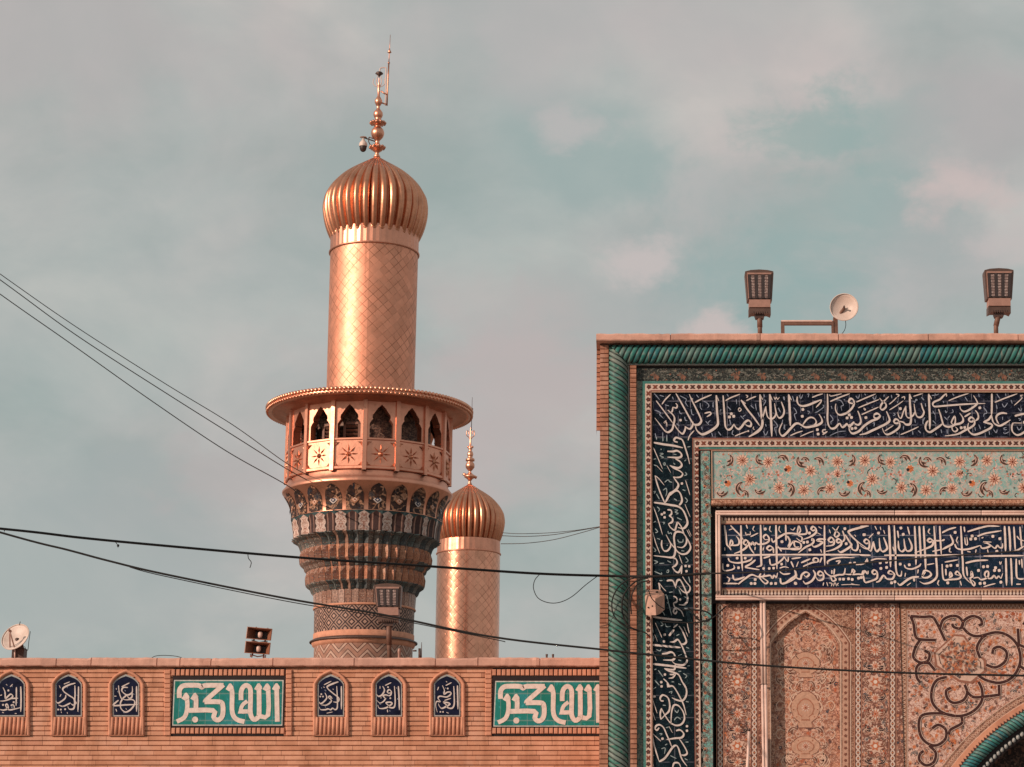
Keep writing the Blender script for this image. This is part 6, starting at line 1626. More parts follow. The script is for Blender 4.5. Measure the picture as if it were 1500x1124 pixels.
TIERS = [  # facet band (radius, y low, y high), then the underside down to the next radius
    (104.5, 794, 766, 109, 20, MT['tier_a'], MT['under_a'], 92.0, 811),
    (91.5, 829, 811, 92.5, 42, MT['tier_b'], MT['under_b'], 83.5, 841),
    (82.5, 860, 841, 83.5, 42, MT['tier_b'], MT['under_a'], 73.5, 873)]
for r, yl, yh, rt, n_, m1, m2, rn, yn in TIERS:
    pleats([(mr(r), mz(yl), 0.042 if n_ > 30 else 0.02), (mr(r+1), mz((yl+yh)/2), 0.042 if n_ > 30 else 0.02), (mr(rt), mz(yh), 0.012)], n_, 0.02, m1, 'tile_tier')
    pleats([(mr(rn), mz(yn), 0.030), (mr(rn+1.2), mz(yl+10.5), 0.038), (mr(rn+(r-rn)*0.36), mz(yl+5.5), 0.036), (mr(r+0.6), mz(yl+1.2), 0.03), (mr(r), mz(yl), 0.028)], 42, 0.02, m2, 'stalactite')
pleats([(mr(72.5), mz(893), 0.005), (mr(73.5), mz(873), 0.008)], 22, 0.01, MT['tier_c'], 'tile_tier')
mb = MB(); mb.lathe(MXC, MYC, [(mr(73.2), mz(895.5)), (mr(74), mz(894.5)), (mr(74), mz(893.5)), (mr(73), mz(892.5))], 72); mb.build('ring_moulding', MT['terracotta'], near)
mb = MB(); mb.lathe(MXC, MYC, [(mr(71.5), mz(932)), (mr(72), mz(895))], 96); mb.build('lattice_shaft', MT['lattice'], near)
mb = MB(); mb.lathe(MXC, MYC, [(mr(72.4), mz(939)), (mr(72.4), mz(931)), (mr(71), mz(930.5))], 72)
mb.lathe(MXC, MYC, [(mr(70), mz(950.5)), (mr(73), mz(948.5)), (mr(75), mz(943)), (mr(74), mz(941.5)), (mr(71.5), mz(941))], 72); mb.build('ring_moulding', MT['terracotta'], near)
mb = MB(); mb.lathe(MXC, MYC, [(mr(77.2), mz(943.5)), (mr(77.6), mz(942.6)), (mr(77), mz(941.4)), (mr(72), mz(938.8))], 96); mb.build('drip_ledge', MT['dark_metal'], near)
mb = MB(); mb.lathe(MXC, MYC, [(mr(71), mz(1010)), (mr(70.5), mz(950))], 96); mb.build('zigzag_base', MT['zigzag'], near)
mb = MB(); mb.lathe(MXC, MYC, [(mr(71.4), 0.0), (mr(71.4), mz(1009))], 64); mb.build('foot', MT['terracotta'], near)

# ---- the far minaret --------------------------------------------------------
YN = 81.0
fr_ = at(685.3, 880, YN)
FX, FY = fr_[0], YN
def nz2(y): return Z(y, YN)
def nr(px, y=800): return M(px, YN, y)
far = thing('golden_minaret', (FX, FY, 0), 'smaller golden minaret standing behind, seen right of the gallery, without canopy', 'minaret')
MXC_, MYC_ = MXC, MYC
s2_ = nr(1, 680); zt2 = nz2(709)
FIN2 = [(0.5, -3), (3.5, -0.5), (2.2, 2), (1.8, 4), (4.0, 7), (8.5, 10), (8.0, 12), (4.5, 14.5), (2.0, 17), (2.0, 19), (4.0, 21), (6.3, 24), (6.8, 27), (6.0, 30.5), (3.6, 33), (6.5, 34), (6.6, 37), (3.2, 39), (3.8, 41), (4.6, 44), (3.6, 47.5), (1.9, 49.5), (3.0, 52), (3.2, 54), (1.6, 57), (1.3, 65), (1.0, 76), (0.5, 84)]
mb = MB(); mb.lathe(FX, FY, [(r*s2_, zt2+h*s2_) for r, h in FIN2], 16); fin2 = mb.build('finial', MT['gold'], far)
mb = MB()
def fq(dx, h): return (FX+dx*s2_, FY, zt2+h*s2_)
for sg in (-1, 1):
    mb.tube(smooth_pts([fq(0, 66), fq(sg*3, 70), fq(sg*5.8, 73), fq(sg*5.2, 79), fq(sg*2.8, 78), fq(sg*3.2, 74)]), 0.7*s2_, 6)
    mb.tube([fq(sg*4, 12), fq(sg*10, 15 if sg < 0 else 9)], 2.2*s2_, 8)
for sg in (-1, 1): mb.ball(fq(sg*3, 55), 1.8*s2_, 8, 6)
mb.build('wire_crest', MT['gold'], fin2)
mb = MB(); mb.tube([fq(1.0, 80), fq(1.4, 108), fq(1.6, 130)], [0.6*s2_, 0.45*s2_, 0.3*s2_], 6); mb.ball(fq(1.4, 112), 2.0*s2_, 8, 6); mb.build('lightning_rod', MT['dark_metal'], fin2)
D2 = [(709+(y-229.6)*0.716, r*0.682) for y, r in DPROF]
minaret_dome(FX, FY, smooth_pts([(nr(r, y), nz2(y)) for y, r in D2], 3), 34, far, nz2(796), nr(44))
mb = MB()
mb.lathe(FX, FY, [(nr(46.0), nz2(812)), (nr(45.6), nz2(794))], 72, smooth=False, rfun=lambda q, v: 1.0 + 0.004*(1 if int(round(q*36/PI)) % 2 else -1))
mb.lathe(FX, FY, [(nr(46.6), nz2(813.5)), (nr(47.6), nz2(812.8)), (nr(47.6), nz2(811.6)), (nr(46), nz2(811))], 72)
mb.build('neck', MT['gal_gold'], far)
MT['gold_tile2'] = gold_tile('gold_tile_shaft_far', 24, 24/(2*PI*nr(46.5)), 0.13)
mb = MB(); mb.lathe(FX, FY, [(nr(46.8, 1000), 0.0), (nr(46.6, 900), nz2(960)), (nr(46.2), nz2(813))], 96); mb.build('shaft', MT['gold_tile2'], far)
# ------------------------------------------------------------------ floodlights
MT['lamp_body'] = plain('copper_brown_housing', (0.135, 0.078, 0.062), 0.45, metal=0.5, scale=10.0, amt=0.25)
MT['lamp_face'] = plain('pinkish_lamp_front', (0.34, 0.185, 0.145), 0.5, scale=10.0, amt=0.2)
MT['lamp_dark'] = plain('lamp_louvre', (0.035, 0.022, 0.022), 0.5, scale=10.0)
t = NT('lamp_strip'); ob = t.tc.outputs['Object']; x_, y_, z_ = t.sep(ob)
fz = t.math('FRACT', t.math('DIVIDE', z_, 0.042))
vo = t.vor(ob, 45.0)
c = t.mix(t.step(vo.outputs['Distance'], 0.25, 0.5), (0.50, 0.38, 0.34), (0.26, 0.17, 0.15))
c = t.mix(t.math('SUBTRACT', 1.0, t.step(t.math('ABSOLUTE', t.math('SUBTRACT', fz, 0.5)), 0.08, 0.16)), c, (0.10, 0.06, 0.055))
MT['lamp_strip'] = t.done(c, 0.3, 0.3, None, 0.5)
def floodlight(px, ybase, ytop, Y, hw, label, face_light=False, pole_h=27, x_pole=0.0, lean=0.0):
    """LED head on a short post; hw = half width of the head in photograph pixels"""
    b = at(px, ybase, Y); s = M(1, Y, (ybase+ytop)/2)*0.985
    root = thing('floodlight', b, label, 'floodlight', 'LED floodlights on the roofs')
    H = ybase-ytop
    def P(x, h, d=0.0): return (b[0]+(x+lean*h)*s, Y+d*s, b[2]+h*s)
    def pr(mb, pts, d0, d1):
        n = len(pts)
        vs = [P(x, h, d0) for x, h in pts] + [P(x, h, d1) for x, h in pts]
        mb.add(vs, [tuple(range(n)), tuple(range(2*n-1, n-1, -1))] + [(i, (i+1) % n, n+(i+1) % n, n+i) for i in range(n)])
    mb = MB()
    mb.tube([P(x_pole, -12), P(x_pole, pole_h*0.42), P(0, pole_h)], [3.4*s, 3.4*s, 3.9*s], 14)
    mb.tube([P(x_pole, pole_h*0.40), P(0, pole_h+3)], 4.0*s, 14)
    mb.build('post', MT['rust'], root)
    mb = MB()
    pr(mb, [(-6, pole_h-3), (6, pole_h-3), (7.5, pole_h+2), (-7.5, pole_h+2)], -4, 8)
    mb.build('bracket', MT['dark_metal'], root)
    w2 = hw*0.76
    z0, z1, z2 = pole_h+1.5, pole_h+12.5, pole_h+24
    mb = MB()
    pr(mb, [(-w2, z0), (-w2*0.7, z0+2.2), (w2*0.7, z0+2.2), (w2, z0), (w2, z1), (-w2, z1)], -7, 12)
    for k in range(7):
        xx = -w2*0.62+w2*1.24*k/6
        pr(mb, [(xx-0.5, z0+0.5), (xx+0.5, z0+0.5), (xx+0.5, z0+5), (xx-0.5, z0+5)], -8.2, -6)
    mb.build('driver_box', MT['lamp_body'], root)
    mb = MB(); pr(mb, [(-w2+0.5, z1), (w2-0.5, z1), (w2-0.5, z2), (-w2+0.5, z2)], -9, 12); mb.build('cover_plate', MT['lamp_face'], root)
    zt = H
    a = [(-hw*0.86, z2), (hw*0.86, z2), (hw, zt-6), (hw*0.985, zt-3), (hw*0.6, zt-0.9), (0, zt), (-hw*0.6, zt-0.9), (-hw*0.985, zt-3), (-hw, zt-6)]
    mb = MB(); pr(mb, a, -6, 14); hd = mb.build('head', MT['lamp_face'] if face_light else MT['lamp_body'], root)
    # raised rim, then dark louvre bed with three strips of lenses
    i0, i1 = z2+2.2, zt-8.2
    wi, wj = hw*0.74, hw*0.82
    mb = MB()
    pr(mb, [(-wj, i1), (wj, i1), (wj+0.8, i1+2.6), (-wj-0.8, i1+2.6)], -8, -5.5)
    pr(mb, [(-wj-1.2, i1+2), (-wj, i1), (-wi, i0), (-wi-1.2, i0)], -7.6, -5.5)
    mb.build('rim', MT['lamp_face'], hd)
    mb = MB(); pr(mb, [(-wi, i0), (wi, i0), (wj, i1), (-wj, i1)], -6.8, -5)
    for k in range(4):
        f0, f1 = (-1+2*(k/3.0))*0.88-0.10, (-1+2*(k/3.0))*0.88+0.10
        pr(mb, [(wi*f0, i0), (wi*f1, i0), (wj*f1, i1), (wj*f0, i1)], -8.4, -6)
    mb.build('louvre', MT['lamp_dark'], hd)
    for k in range(3):
        f0, f1 = -0.88+0.587*k+0.13, -0.88+0.587*(k+1)-0.13
        mb = MB(); pr(mb, [(wi*f0, i0+1.5), (wi*f1, i0+1.5), (wj*f1, i1-1.5), (wj*f0, i1-1.5)], -7.4, -6); mb.build('lens_strip', MT['lamp_strip'], hd)
    return root
floodlight(1113.2, 490, 391.5, 30.3, 21.3, 'brown floodlight on the gateway roof beside the dish rail')
floodlight(1463.5, 488, 389.5, 30.3, 21.8, 'brown floodlight on the gateway roof at the right edge of the photo', x_pole=-4.5, lean=0.03)
floodlight(571, 966, 853.5, 32.0, 20.5, 'square floodlight on the brick wall in front of the tiled minaret', False, 52, -0.5, -0.05)

# ------------------------------------------------------------------ satellite dishes
def dish_mesh(c, r, normal, depth, n=36, m=7):
    N = Vector(normal).normalized(); U = N.cross(Vector((0, 0, 1))).normalized(); V = U.cross(N)
    mb = MB(); vs, fs = [], []
    for layer, off in ((0, 0.0), (1, -0.02*r/0.2)):
        for j in range(m+1):
            q = r*j/m
            for k in range(n):
                a = 2*PI*k/n
                p = Vector(c) + U*q*math.cos(a) + V*q*math.sin(a) + N*(depth*(q/r)**2 - depth + off*0.5)
                vs.append(p)
    B = (m+1)*n
    for L in (0, 1):
        for j in range(m):
            for k in range(n):
                fs.append((L*B+j*n+k, L*B+j*n+(k+1) % n, L*B+(j+1)*n+(k+1) % n, L*B+(j+1)*n+k))
    for k in range(n): fs.append((m*n+k, m*n+(k+1) % n, B+m*n+(k+1) % n, B+m*n+k))
    mb.add(vs, fs, None, None, True)
    rim = [Vector(c) + U*r*math.cos(2*PI*k/n) + V*r*math.sin(2*PI*k/n) for k in range(n+1)]
    mb.tube(rim, r*0.035, 6, None, False)
    return mb, N, U, V
YD = 30.35
d1 = thing('satellite_dish', at(1222, 490, YD), 'round pink dish at the end of a low metal rail on the gateway roof', 'dish')
c1 = at(1236.5, 450, YD-0.1); sd = M(1, YD, 450)
mb, N, U, V = dish_mesh(c1, 20.3*sd, (-0.16, -1, 0.02), 0.085)
d1r = mb.build('reflector', MT['dish_face'], d1)
mb = MB(); q = Vector(c1) - N*0.04
q = Vector(c1) - N*0.08
mb.tube([q, q+N*0.09], [0.014, 0.010], 10); mb.ball(q+N*0.095, 0.015, 10, 7)
mb.tube([q, q+N*0.05+V*0.03], 0.007, 8); mb.build('feed', MT['dark_metal'], d1r)
mb = MB()
mb.box(X(1221, YD, 480), X(1227.3, YD, 480), YD-0.02, YD+0.06, Z(494, YD), Z(465, YD))
q = Vector(c1) - N*0.05
mb.tube([q, (X(1225, YD, 480), YD+0.03, Z(467, YD))], 0.022, 8); mb.build('mast', MT['rust'], d1)
mb = MB()
mb.box(X(1144, YD, 480), X(1149, YD, 480), YD-0.03, YD+0.03, Z(494, YD), Z(470.5, YD)); mb.box(X(1218, YD, 480), X(1221, YD, 480), YD-0.03, YD+0.03, Z(494, YD), Z(471, YD))
mb.box(X(1144.4, YD, 480), X(1221, YD, 480), YD-0.028, YD+0.028, Z(476.5, YD), Z(472.2, YD)); mb.build('rail', MT['rust'], d1)
mb = MB(); mb.box(X(1144.2, YD, 480), X(1219, YD, 480), YD-0.035, YD+0.03, Z(472.1, YD), Z(470.0, YD)); mb.build('rail_cap', MT['pink_paint'], d1)
mb = MB(); mb.tube(smooth_pts([at(1238, 468, YD), at(1239, 476, YD), at(1237, 484, YD), at(1232.5, 490, YD)]), 0.5*sd, 6); mb.build('lead', MT['cable'], d1)
YL_ = 31.75
d2 = thing('satellite_dish', at(29, 966, YL_), 'tilted white dish on a dark stand at the left end of the brick wall', 'dish')
c2 = at(22.3, 933, YL_-0.15); sl = M(1, YL_, 935)
mb, N, U, V = dish_mesh(c2, 21.5*sl, (-0.26, -0.80, 0.40), 0.06)
d2r = mb.build('reflector', MT['dish_face'], d2)
mb = MB(); base = Vector(c2) - N*0.05 - V*0.12
tip = Vector(c2) + N*0.17 + V*0.0
mb.tube([base - V*0.06 - U*0.03, tip], 0.010, 8); mb.tube([base - V*0.06 + U*0.05, tip], 0.010, 8); mb.tube([tip - N*0.03, tip + N*0.03], [0.022, 0.016], 10); mb.build('feed', MT['lamp_face'], d2r)
mb = MB(); mb.tube([Vector(c2) + V*0.20, Vector(c2)+V*0.20+Vector((0.01, 0, 0.05))], 0.006, 6); mb.build('aerial_stub', MT['dark_metal'], d2r)
mb = MB()
mb.box(X(19, YL_, 955), X(21, YL_, 955), YL_-0.06, YL_+0.1, Z(970, YL_), Z(945, YL_)); mb.box(X(24, YL_, 955), X(36.5, YL_, 955), YL_-0.05, YL_+0.12, Z(970, YL_), Z(950, YL_))
mb.add([at(24, 950, YL_-.05), at(34, 944, YL_-.05), at(35.5, 950, YL_-.05), at(24, 950, YL_+.12), at(34, 944, YL_+.12), at(35.5, 950, YL_+.12)], [(0, 1, 2), (5, 4, 3), (0, 3, 4, 1), (1, 4, 5, 2)])
mb.tube([Vector(c2)-N*0.05, at(29, 950, YL_)], 0.03, 8); mb.build('stand', MT['dark_metal'], d2)
mb = MB(); mb.tube([at(21.6, 966, YL_-0.07), at(21.6, 950, YL_-0.07)], 1.2*sl, 6); mb.build('post', MT['pink_paint'], d2)
mb = MB(); mb.tube(smooth_pts([at(44.5, 925, YL_), at(42.5, 938, YL_), at(41, 952, YL_)]), 0.45*sl, 6)
mb.tube(smooth_pts([at(36, 947, YL_), at(39, 953, YL_), at(41, 952, YL_)]), 0.45*sl, 6); mb.build('lead', MT['cable'], d2)

# ------------------------------------------------------------------ horn loudspeakers, one on the other
MT['horn'] = plain('brown_horn_plastic', (0.27, 0.11, 0.065), 0.45, scale=9.0, amt=0.3)
MT['horn_in'] = plain('dark_horn_throat', (0.055, 0.032, 0.030), 0.5, scale=9.0)
def horn(cx, cy, w, h, tilt, Y, label):
    s = M(1, Y, cy)
    c = at(cx, cy, Y)
    root = thing('horn_speaker', (c[0], Y, c[2]-h*s/2), label, 'loudspeaker', 'horn loudspeakers on the wall')
    R = Matrix.Rotation(R_(tilt), 3, 'Y')
    def P(x, d, z): 
        v = R @ Vector((x*s, 0, z*s)); return (c[0]+v.x, Y+d*s, c[2]+v.z)
    mb = MB(); W, H = w/2, h/2
    def ringr(k, d): return [P(-W*k[0], d, -H*k[1]), P(W*k[0], d, -H*k[1]), P(W*k[0], d, H*k[1]), P(-W*k[0], d, H*k[1])]
    prof = [((1, 1), -12), ((0.94, 0.88), -12.4), ((0.74, 0.78), -4), ((0.45, 0.62), 8), ((0.22, 0.42), 16)]
    vs = []
    for k, d in prof: vs += ringr(k, d)
    fs = [(i*4+j, i*4+(j+1) % 4, (i+1)*4+(j+1) % 4, (i+1)*4+j) for i in range(len(prof)-1) for j in range(4)]
    mb.add(vs, fs)
    vs = ringr((1, 1), -12) + ringr((0.98, 0.95), -8) + ringr((0.5, 0.7), 10) + ringr((0.3, 0.6), 24)
    mb.add(vs, [(i*4+j, i*4+(j+1) % 4, (i+1)*4+(j+1) % 4, (i+1)*4+j) for i in range(3) for j in range(4)] + [(12, 13, 14, 15)])
    mb.build('bell', MT['horn'], root)
    mb = MB(); mb.add(ringr((0.46, 0.63), 7.5), [(0, 1, 2, 3)]); mb.add(ringr((0.62, 0.60), 3.2)[2:]+[P(-W*0.45, 7, H*0.5), P(W*0.45, 7, H*0.5)], [(0, 1, 2, 3)]); mb.build('throat', MT['horn_in'], root)
    mb = MB(); mb.lathe(0, 0, [(0.2, -1)], 3) if False else None
    prof2 = [(0.6, -5), (2.8, -4), (3.5, -1), (3.4, 2), (2.6, 3.8), (1.0, 4.6)]
    n = 12; vs = []
    for r, z in prof2:
        for k in range(n):
            a = 2*PI*k/n; vs.append(P(r*math.cos(a), -1+r*0.8*math.sin(a), z))
    mb.add(vs, [(i*n+k, i*n+(k+1) % n, (i+1)*n+(k+1) % n, (i+1)*n+k) for i in range(len(prof2)-1) for k in range(n)], None, None, True)
    mb.build('driver', MT['pink_paint'], root)
    mb = MB()
    for e in (-1, 1):
        mb.tube([P(e*9, -2, -H-4.5), P(e*8.2, 0, -H+1)], 1.3*s, 8); mb.tube([P(e*11, 0, -H-4), P(e*11, 0, -H+0.5)], 0.8*s, 6)
    mb.tube([P(-9, -2, -H-1), P(0, -3, -H-3.2), P(9, -2, -H-1)], 0.9*s, 6); mb.build('yoke', MT['lamp_face'], root)
    mb = MB()
    for e in (-0.75, 0.95): mb.ball(P(e*10, 2, H+1.0), 1.4*s, 7, 5)
    mb.build('bolt', MT['dark_metal'], root)
horn(381.3, 929.8, 37, 17.5, 5, 31.7, 'upper of two brown horn loudspeakers stacked on the brick wall')
horn(379.0, 950.5, 37, 17.5, 4, 31.7, 'lower of two brown horn loudspeakers, resting on the wall coping')

# ------------------------------------------------------------------ camera on the finial
cam_t = thing('security_camera', fp(-21, 17), 'small white domed camera on an arm beside the tall finial', 'camera')
k_ = s_
mb = MB(); c3 = fp(-20, 0)[:2]
mb.lathe(*c3, [(5.6*k_, ztip+14.5*k_), (6.0*k_, ztip+17*k_), (5.2*k_, ztip+20*k_), (3.0*k_, ztip+22.5*k_), (1.4*k_, ztip+25.5*k_), (1.0*k_, ztip+28*k_), (0.1, ztip+28.2*k_)], 18); mb.build('housing', MT['dish_face'], cam_t)
mb = MB(); mb.lathe(*c3, [(0.02, ztip+6.5*k_), (2.4*k_, ztip+7*k_), (4.2*k_, ztip+9*k_), (4.9*k_, ztip+12*k_), (5.2*k_, ztip+14.6*k_)], 18); mb.build('dome_lens', MT['lamp_dark'], cam_t)
mb = MB(); mb.tube([fp(-19, 27.5), fp(-13, 25.5), fp(-3, 22)], 0.9*k_, 6); mb.tube([fp(-12, 28.5), fp(-2, 25)], 0.8*k_, 6); mb.tube([fp(-12, 28.5), fp(-12.5, 22), fp(-10, 17)], 0.8*k_, 6); mb.build('arm', MT['dark_metal'], cam_t)

# ------------------------------------------------------------------ box on the gateway, pipes, rooftop bits
YJ = 29.72
jb = thing('junction_box', at(958, 902, YJ), 'weathered pinkish box hung among black cable loops on the gateway', 'box')
mb = MB()
fr2 = [(944.2, 901), (944.8, 871), (952, 863.6), (961.5, 876), (960, 901.5)]
def jb_pt(x, y, d=0.0): return at(x, y, YJ+d)
F = [jb_pt(946, 901, .02), jb_pt(944.5, 871, .03), jb_pt(953, 863.8, .12), jb_pt(968, 864.5, .14), jb_pt(959.6, 877.5, -.02), jb_pt(961, 901.5, -.03), jb_pt(973.2, 871, .10), jb_pt(973.6, 893, .10), jb_pt(966.5, 899.5, .05), jb_pt(946, 901, .2), jb_pt(944.5, 871, .2), jb_pt(973.6, 893, .22), jb_pt(973.2, 871, .22)]
mb.add(F, [(0, 1, 4, 5), (1, 2, 3, 4), (4, 3, 6), (4, 6, 7, 8, 5), (0, 9, 10, 1), (9, 11, 12, 10), (6, 12, 11, 7), (0, 5, 8, 7, 11, 9), (2, 1, 10), (3, 12, 6), (2, 10, 12, 3)])
MT['box_paint'] = plain('weathered_box', (0.52, 0.285, 0.21), 0.6, scale=9.0, amt=0.25, grime=(0.36, 0.25, 0.19))
mb.build('case', MT['box_paint'], jb)
mb = MB(); q = jb_pt(962.5, 867.5, 0.09); mb.ball(q, 2.0*SC, 8, 5, None, 0.6)
mb.ball(jb_pt(949.5, 890, 0.0), 1.2*SC, 7, 5); mb.ball(jb_pt(955.5, 888, -0.01), 1.2*SC, 7, 5); mb.build('hole', MT['ink'], jb)
dp = thing('drainpipe', (X(1116, 30.05), 30.05, 0), 'pair of white pipes running down between the tiled panels', 'pipe')
for px, w in ((1113.6, 2.0), (1118.2, 2.3)):
    mb = MB(); x = X(px, 30.05)
    mb.tube([(x, 30.05, 0), (x, 30.05, Z(1003.2, 30.05))], w*SC*0.95, 12); mb.tube([(x, 30.05, Z(1002, 30.05)), (x, 30.05, Z(880, 30.05))], w*SC, 12)
    mb.build('pipe', MT['pink_paint'], dp)
mb = MB(); mb.box(X(1111, 30.05), X(1121.3, 30.05), 30.035, 30.1, Z(1003.3, 30.05), Z(1002, 30.05)); mb.build('clamp', MT['dark_metal'], dp)
wt = thing('fluorescent_tube', at(1096, 1150, 29.9), 'thin white tube leaning by the left carpet of tiles at the bottom edge', 'tube')
mb = MB(); mb.tube([at(1092.5, 1180, 29.9), at(1097.2, 1071.5, 29.95)], 2.1*SC, 12); mb.build('tube', MT['pink_paint'], wt)
mb = MB(); mb.tube([at(1097.2, 1071.5, 29.95), at(1097.4, 1067.5, 29.95)], 2.3*SC, 12); mb.build('end_cap', MT['dark_metal'], wt)
YV = 31.7; sv = M(1, YV, 955)
v1 = thing('roof_valve', at(607.5, 966, YV), 'short pinkish valve head on the wall just right of the tiled minaret', 'valve')
mb = MB(); mb.lathe(*at(607.5, 0, YV)[:2], [(2.0*sv, Z(968, YV)), (2.0*sv, Z(957, YV)), (2.6*sv, Z(955, YV)), (2.4*sv, Z(952, YV)), (1.2*sv, Z(950, YV)), (0.1*sv, Z(949.6, YV))], 12); mb.build('stem', MT['lamp_face'], v1)
mb = MB(); mb.tube([at(604.8, 953.5, YV), at(610.2, 953.5, YV)], 1.2*sv, 8); mb.build('handle', MT['dark_metal'], v1)
v2 = thing('roof_valve', at(615.5, 966, YV), 'dark pipe stub with a thin upright wire, right of the pinkish valve', 'valve')
mb = MB(); mb.tube([at(614.6, 968, YV), at(614.6, 950, YV)], 1.9*sv, 10); mb.build('stem', MT['dark_metal'], v2)
mb = MB(); mb.tube([at(617.2, 966, YV), at(617.4, 952, YV), at(617.6, 941, YV)], [0.9*sv, 0.7*sv, 0.4*sv], 6); mb.build('wire', MT['dark_metal'], v2)
for k, (px, lb) in enumerate(((808.5, 'left of two tiny dark stubs on the brick wall by the gateway'), (817, 'right of two tiny dark stubs on the brick wall by the gateway'))):
    mb = MB(); mb.lathe(*at(px, 0, YV)[:2], [(1.5*sv, Z(968, YV)), (1.5*sv, Z(961, YV)), (1.8*sv, Z(960, YV)), (1.7*sv, Z(958.4, YV)), (0.1*sv, Z(958.2, YV))], 10)
    tag(mb.build('pipe_stub', MT['dark_metal']), lb, 'stub', 'stubs on the wall top')
mb = MB(); mb.tube(smooth_pts([at(222, 964, YW+.1), at(228, 961.2, YW+.1), at(240, 960.2, YW+.1), at(256, 961.2, YW+.1), at(266, 963.5, YW+.1)]), 0.5*sv, 6)
tag(mb.build('stray_wire', MT['cable']), 'thin wire lying in a low arc on the wall coping', 'wire')
# ------------------------------------------------------------------ cables
def cable(pts, r_px, name, label, sag=True, group=None, mat='cable'):
    """pts = (px, py, depth)"""
    P = smooth_pts(pts, 8)
    W = [at(*q) for q in P]
    mb = MB()
    rr = [M(r_px, q[2], q[1]) for q in P]
    mb.tube(W, rr, 7)
    return tag(mb.build(name, MT[mat]), label, 'cable', group)
MT['cable_thin'] = plain('grey_black_cable', (0.05, 0.045, 0.043), 0.6, scale=20.0)
g1 = 'thin cables running up from the gallery to the left'
yg = YM - mr(116)/1.25
cable([(-420, 105, 38), (-180, 273, 42), (0, 401.5, 45), (110, 478, 47), (240, 561, 50), (340, 622, 52), (423, 681, yg-.4), (468, 703, yg)], 0.62, 'cable', 'topmost of three thin cables sloping from the upper left to the gallery', group=g1, mat='cable_thin')
cable([(-420, 112, 38), (-180, 281, 42), (0, 410, 45), (110, 490, 47), (240, 574, 50), (340, 637, 52), (425, 690, yg-.4), (484, 720, yg)], 0.72, 'cable', 'middle of three thin cables sloping from the upper left to the gallery', group=g1, mat='cable_thin')
cable([(-420, 130, 38), (-180, 301, 42), (0, 431, 45), (100, 501, 47), (220, 586, 50), (330, 660, 52), (425, 714, yg-.8), (450, 738, yg-.2)], 0.72, 'cable', 'lowest of three thin cables sloping from the upper left to the gallery', group=g1, mat='cable_thin')
yp = 29.66
cable([(-700, 700, 14), (-350, 743, 17), (0, 774.5, 20.7), (120, 788, 21.8), (240, 799.5, 23), (440, 817, 25), (640, 830.5, 27.2), (780, 840, 28.6), (880, 843.5, yp), (960, 844.5, yp), (1040, 840, yp)], 1.9, 'cable', 'thick black cable sagging across the sky to the gateway, the upper of the two')
mb = MB()
for px, py, r in ((173, 799.5, 3.0), (6.5, 776.5, 2.0)):
    c_ = at(px, py, 22.3 if px > 100 else 20.7); s9 = M(1, c_[1], py); mb.ball(c_, r*0.62*s9, 7, 5, None, 1.2)
    mb.tube([c_, (c_[0], c_[1], c_[2]-3.6*s9)], [0.5*s9, 0.2*s9], 5)
mb.tube([at(169, 794, 22.3), at(172, 798, 22.3)], 0.4*SC, 5)
mb.tube(smooth_pts([at(363, 811, 24.2), at(364, 818, 24.2), at(368, 824, 24.2), at(366, 832, 24.2)]), 0.5*SC, 5)
tag(mb.build('cable_tangle', MT['cable']), 'scraps of tape and thread hanging off the thick upper cable', 'scrap')
cable([(1030, 840.5, yp), (1120, 838, 29.0), (1200, 830.5, 28.2), (1300, 822, 27), (1400, 814, 26), (1500, 807, 25), (1600, 800, 24)], 1.2, 'cable', 'black cable rising to the right across the two-line inscription')
cable([(-700, 560, 23), (-350, 677, 23), (0, 780, 23), (100, 806, 23), (160, 822, 23), (240, 841, 23), (420, 877, 23), (560, 900.5, 23), (720, 933, 23), (880, 951.5, 23), (960, 960, 23), (1110, 974.5, 23), (1300, 985, 23), (1500, 990, 23), (1600, 992, 23)], 1.55, 'cable', 'long black cable crossing low in front of both minarets and the gateway')
cable([(190, 831, 22.97), (240, 844, 22.97), (420, 881, 22.97), (560, 904, 22.97), (720, 936, 22.97), (740, 940.5, 22.97)], 0.7, 'cable', 'thin cable strapped below the long low cable, ending right of the far minaret')
g2 = 'thin wires from the far dome to the gateway'
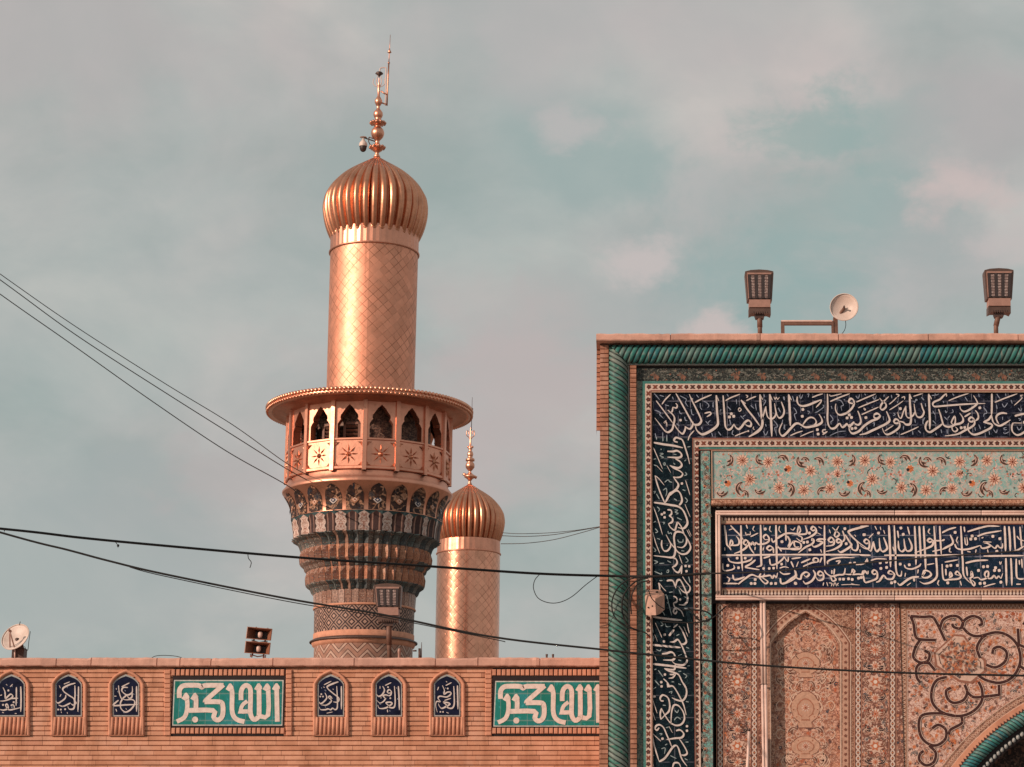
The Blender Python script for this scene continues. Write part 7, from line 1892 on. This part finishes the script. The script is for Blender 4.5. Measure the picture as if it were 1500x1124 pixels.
cable([(735, 780.5, 79), (760, 782, 70), (800, 781, 50), (840, 777.5, 40), (879, 771.5, 30.4)], 0.5, 'wire', 'highest of three thin wires between the far dome and the gateway', group=g2, mat='cable_thin')
cable([(736, 785, 79), (770, 786, 68), (810, 783.5, 50), (850, 777, 38), (879, 772, 30.4)], 0.55, 'wire', 'middle of three thin wires between the far dome and the gateway', group=g2, mat='cable_thin')
cable([(734, 796.8, 79), (770, 796, 68), (810, 791, 50), (850, 781, 38), (879, 772.5, 30.4)], 0.55, 'wire', 'lowest of three thin wires between the far dome and the gateway', group=g2, mat='cable_thin')
cable([(790, 842, 29.5), (783.5, 850, 29.5), (781.5, 862, 29.5), (788, 876, 29.5), (803, 883, 29.5), (820, 882.5, 29.5), (838, 874, 29.5), (858, 857, 29.55), (874, 845, 29.6)], 0.6, 'wire', 'loop of slack wire hanging from the thick cable left of the gateway')
yq = 29.6
cable([(950, 845, yq), (925, 848, yq), (908, 858, yq), (898, 875, yq), (896.5, 892, yq), (902, 906, yq), (916, 918, yq), (930, 922, yq), (945, 927, yq), (953, 934, yq)], 1.0, 'wire', 'widest black wire loop hanging over the rope column')
cable([(950, 847, yq), (935, 850, yq), (922, 860, yq), (913, 874, yq), (911, 892, yq), (915, 908, yq), (922, 918, yq), (936, 925, yq)], 1.15, 'wire', 'inner black wire loop just left of the pinkish box')
cable([(948, 851, yq), (934, 856, yq), (927, 868, yq), (924, 882, yq), (925, 900, yq)], 0.95, 'wire', 'short black wire dropping beside the inner brick fillet')
cable([(950, 865, yq), (955, 877, yq), (965, 887, yq), (973, 892, yq)], 0.75, 'wire', 'wire lying across the face of the pinkish box')
cable([(1000, 893.5, yq), (1015, 893.5, yq), (1030, 895, yq), (1040, 899.5, yq), (1042, 905, yq), (1036, 910, yq), (1024, 908.5, yq), (1014, 897, yq), (1008, 890, yq)], 1.15, 'wire', 'small black wire coil over the turquoise strip')
cable([(970, 911, yq), (1005, 912.5, yq), (1025, 911.5, yq), (1044, 905, yq), (1055, 896, yq), (1064, 888, yq+.1)], 1.0, 'wire', 'wire running from the small coil up to the tube frame')
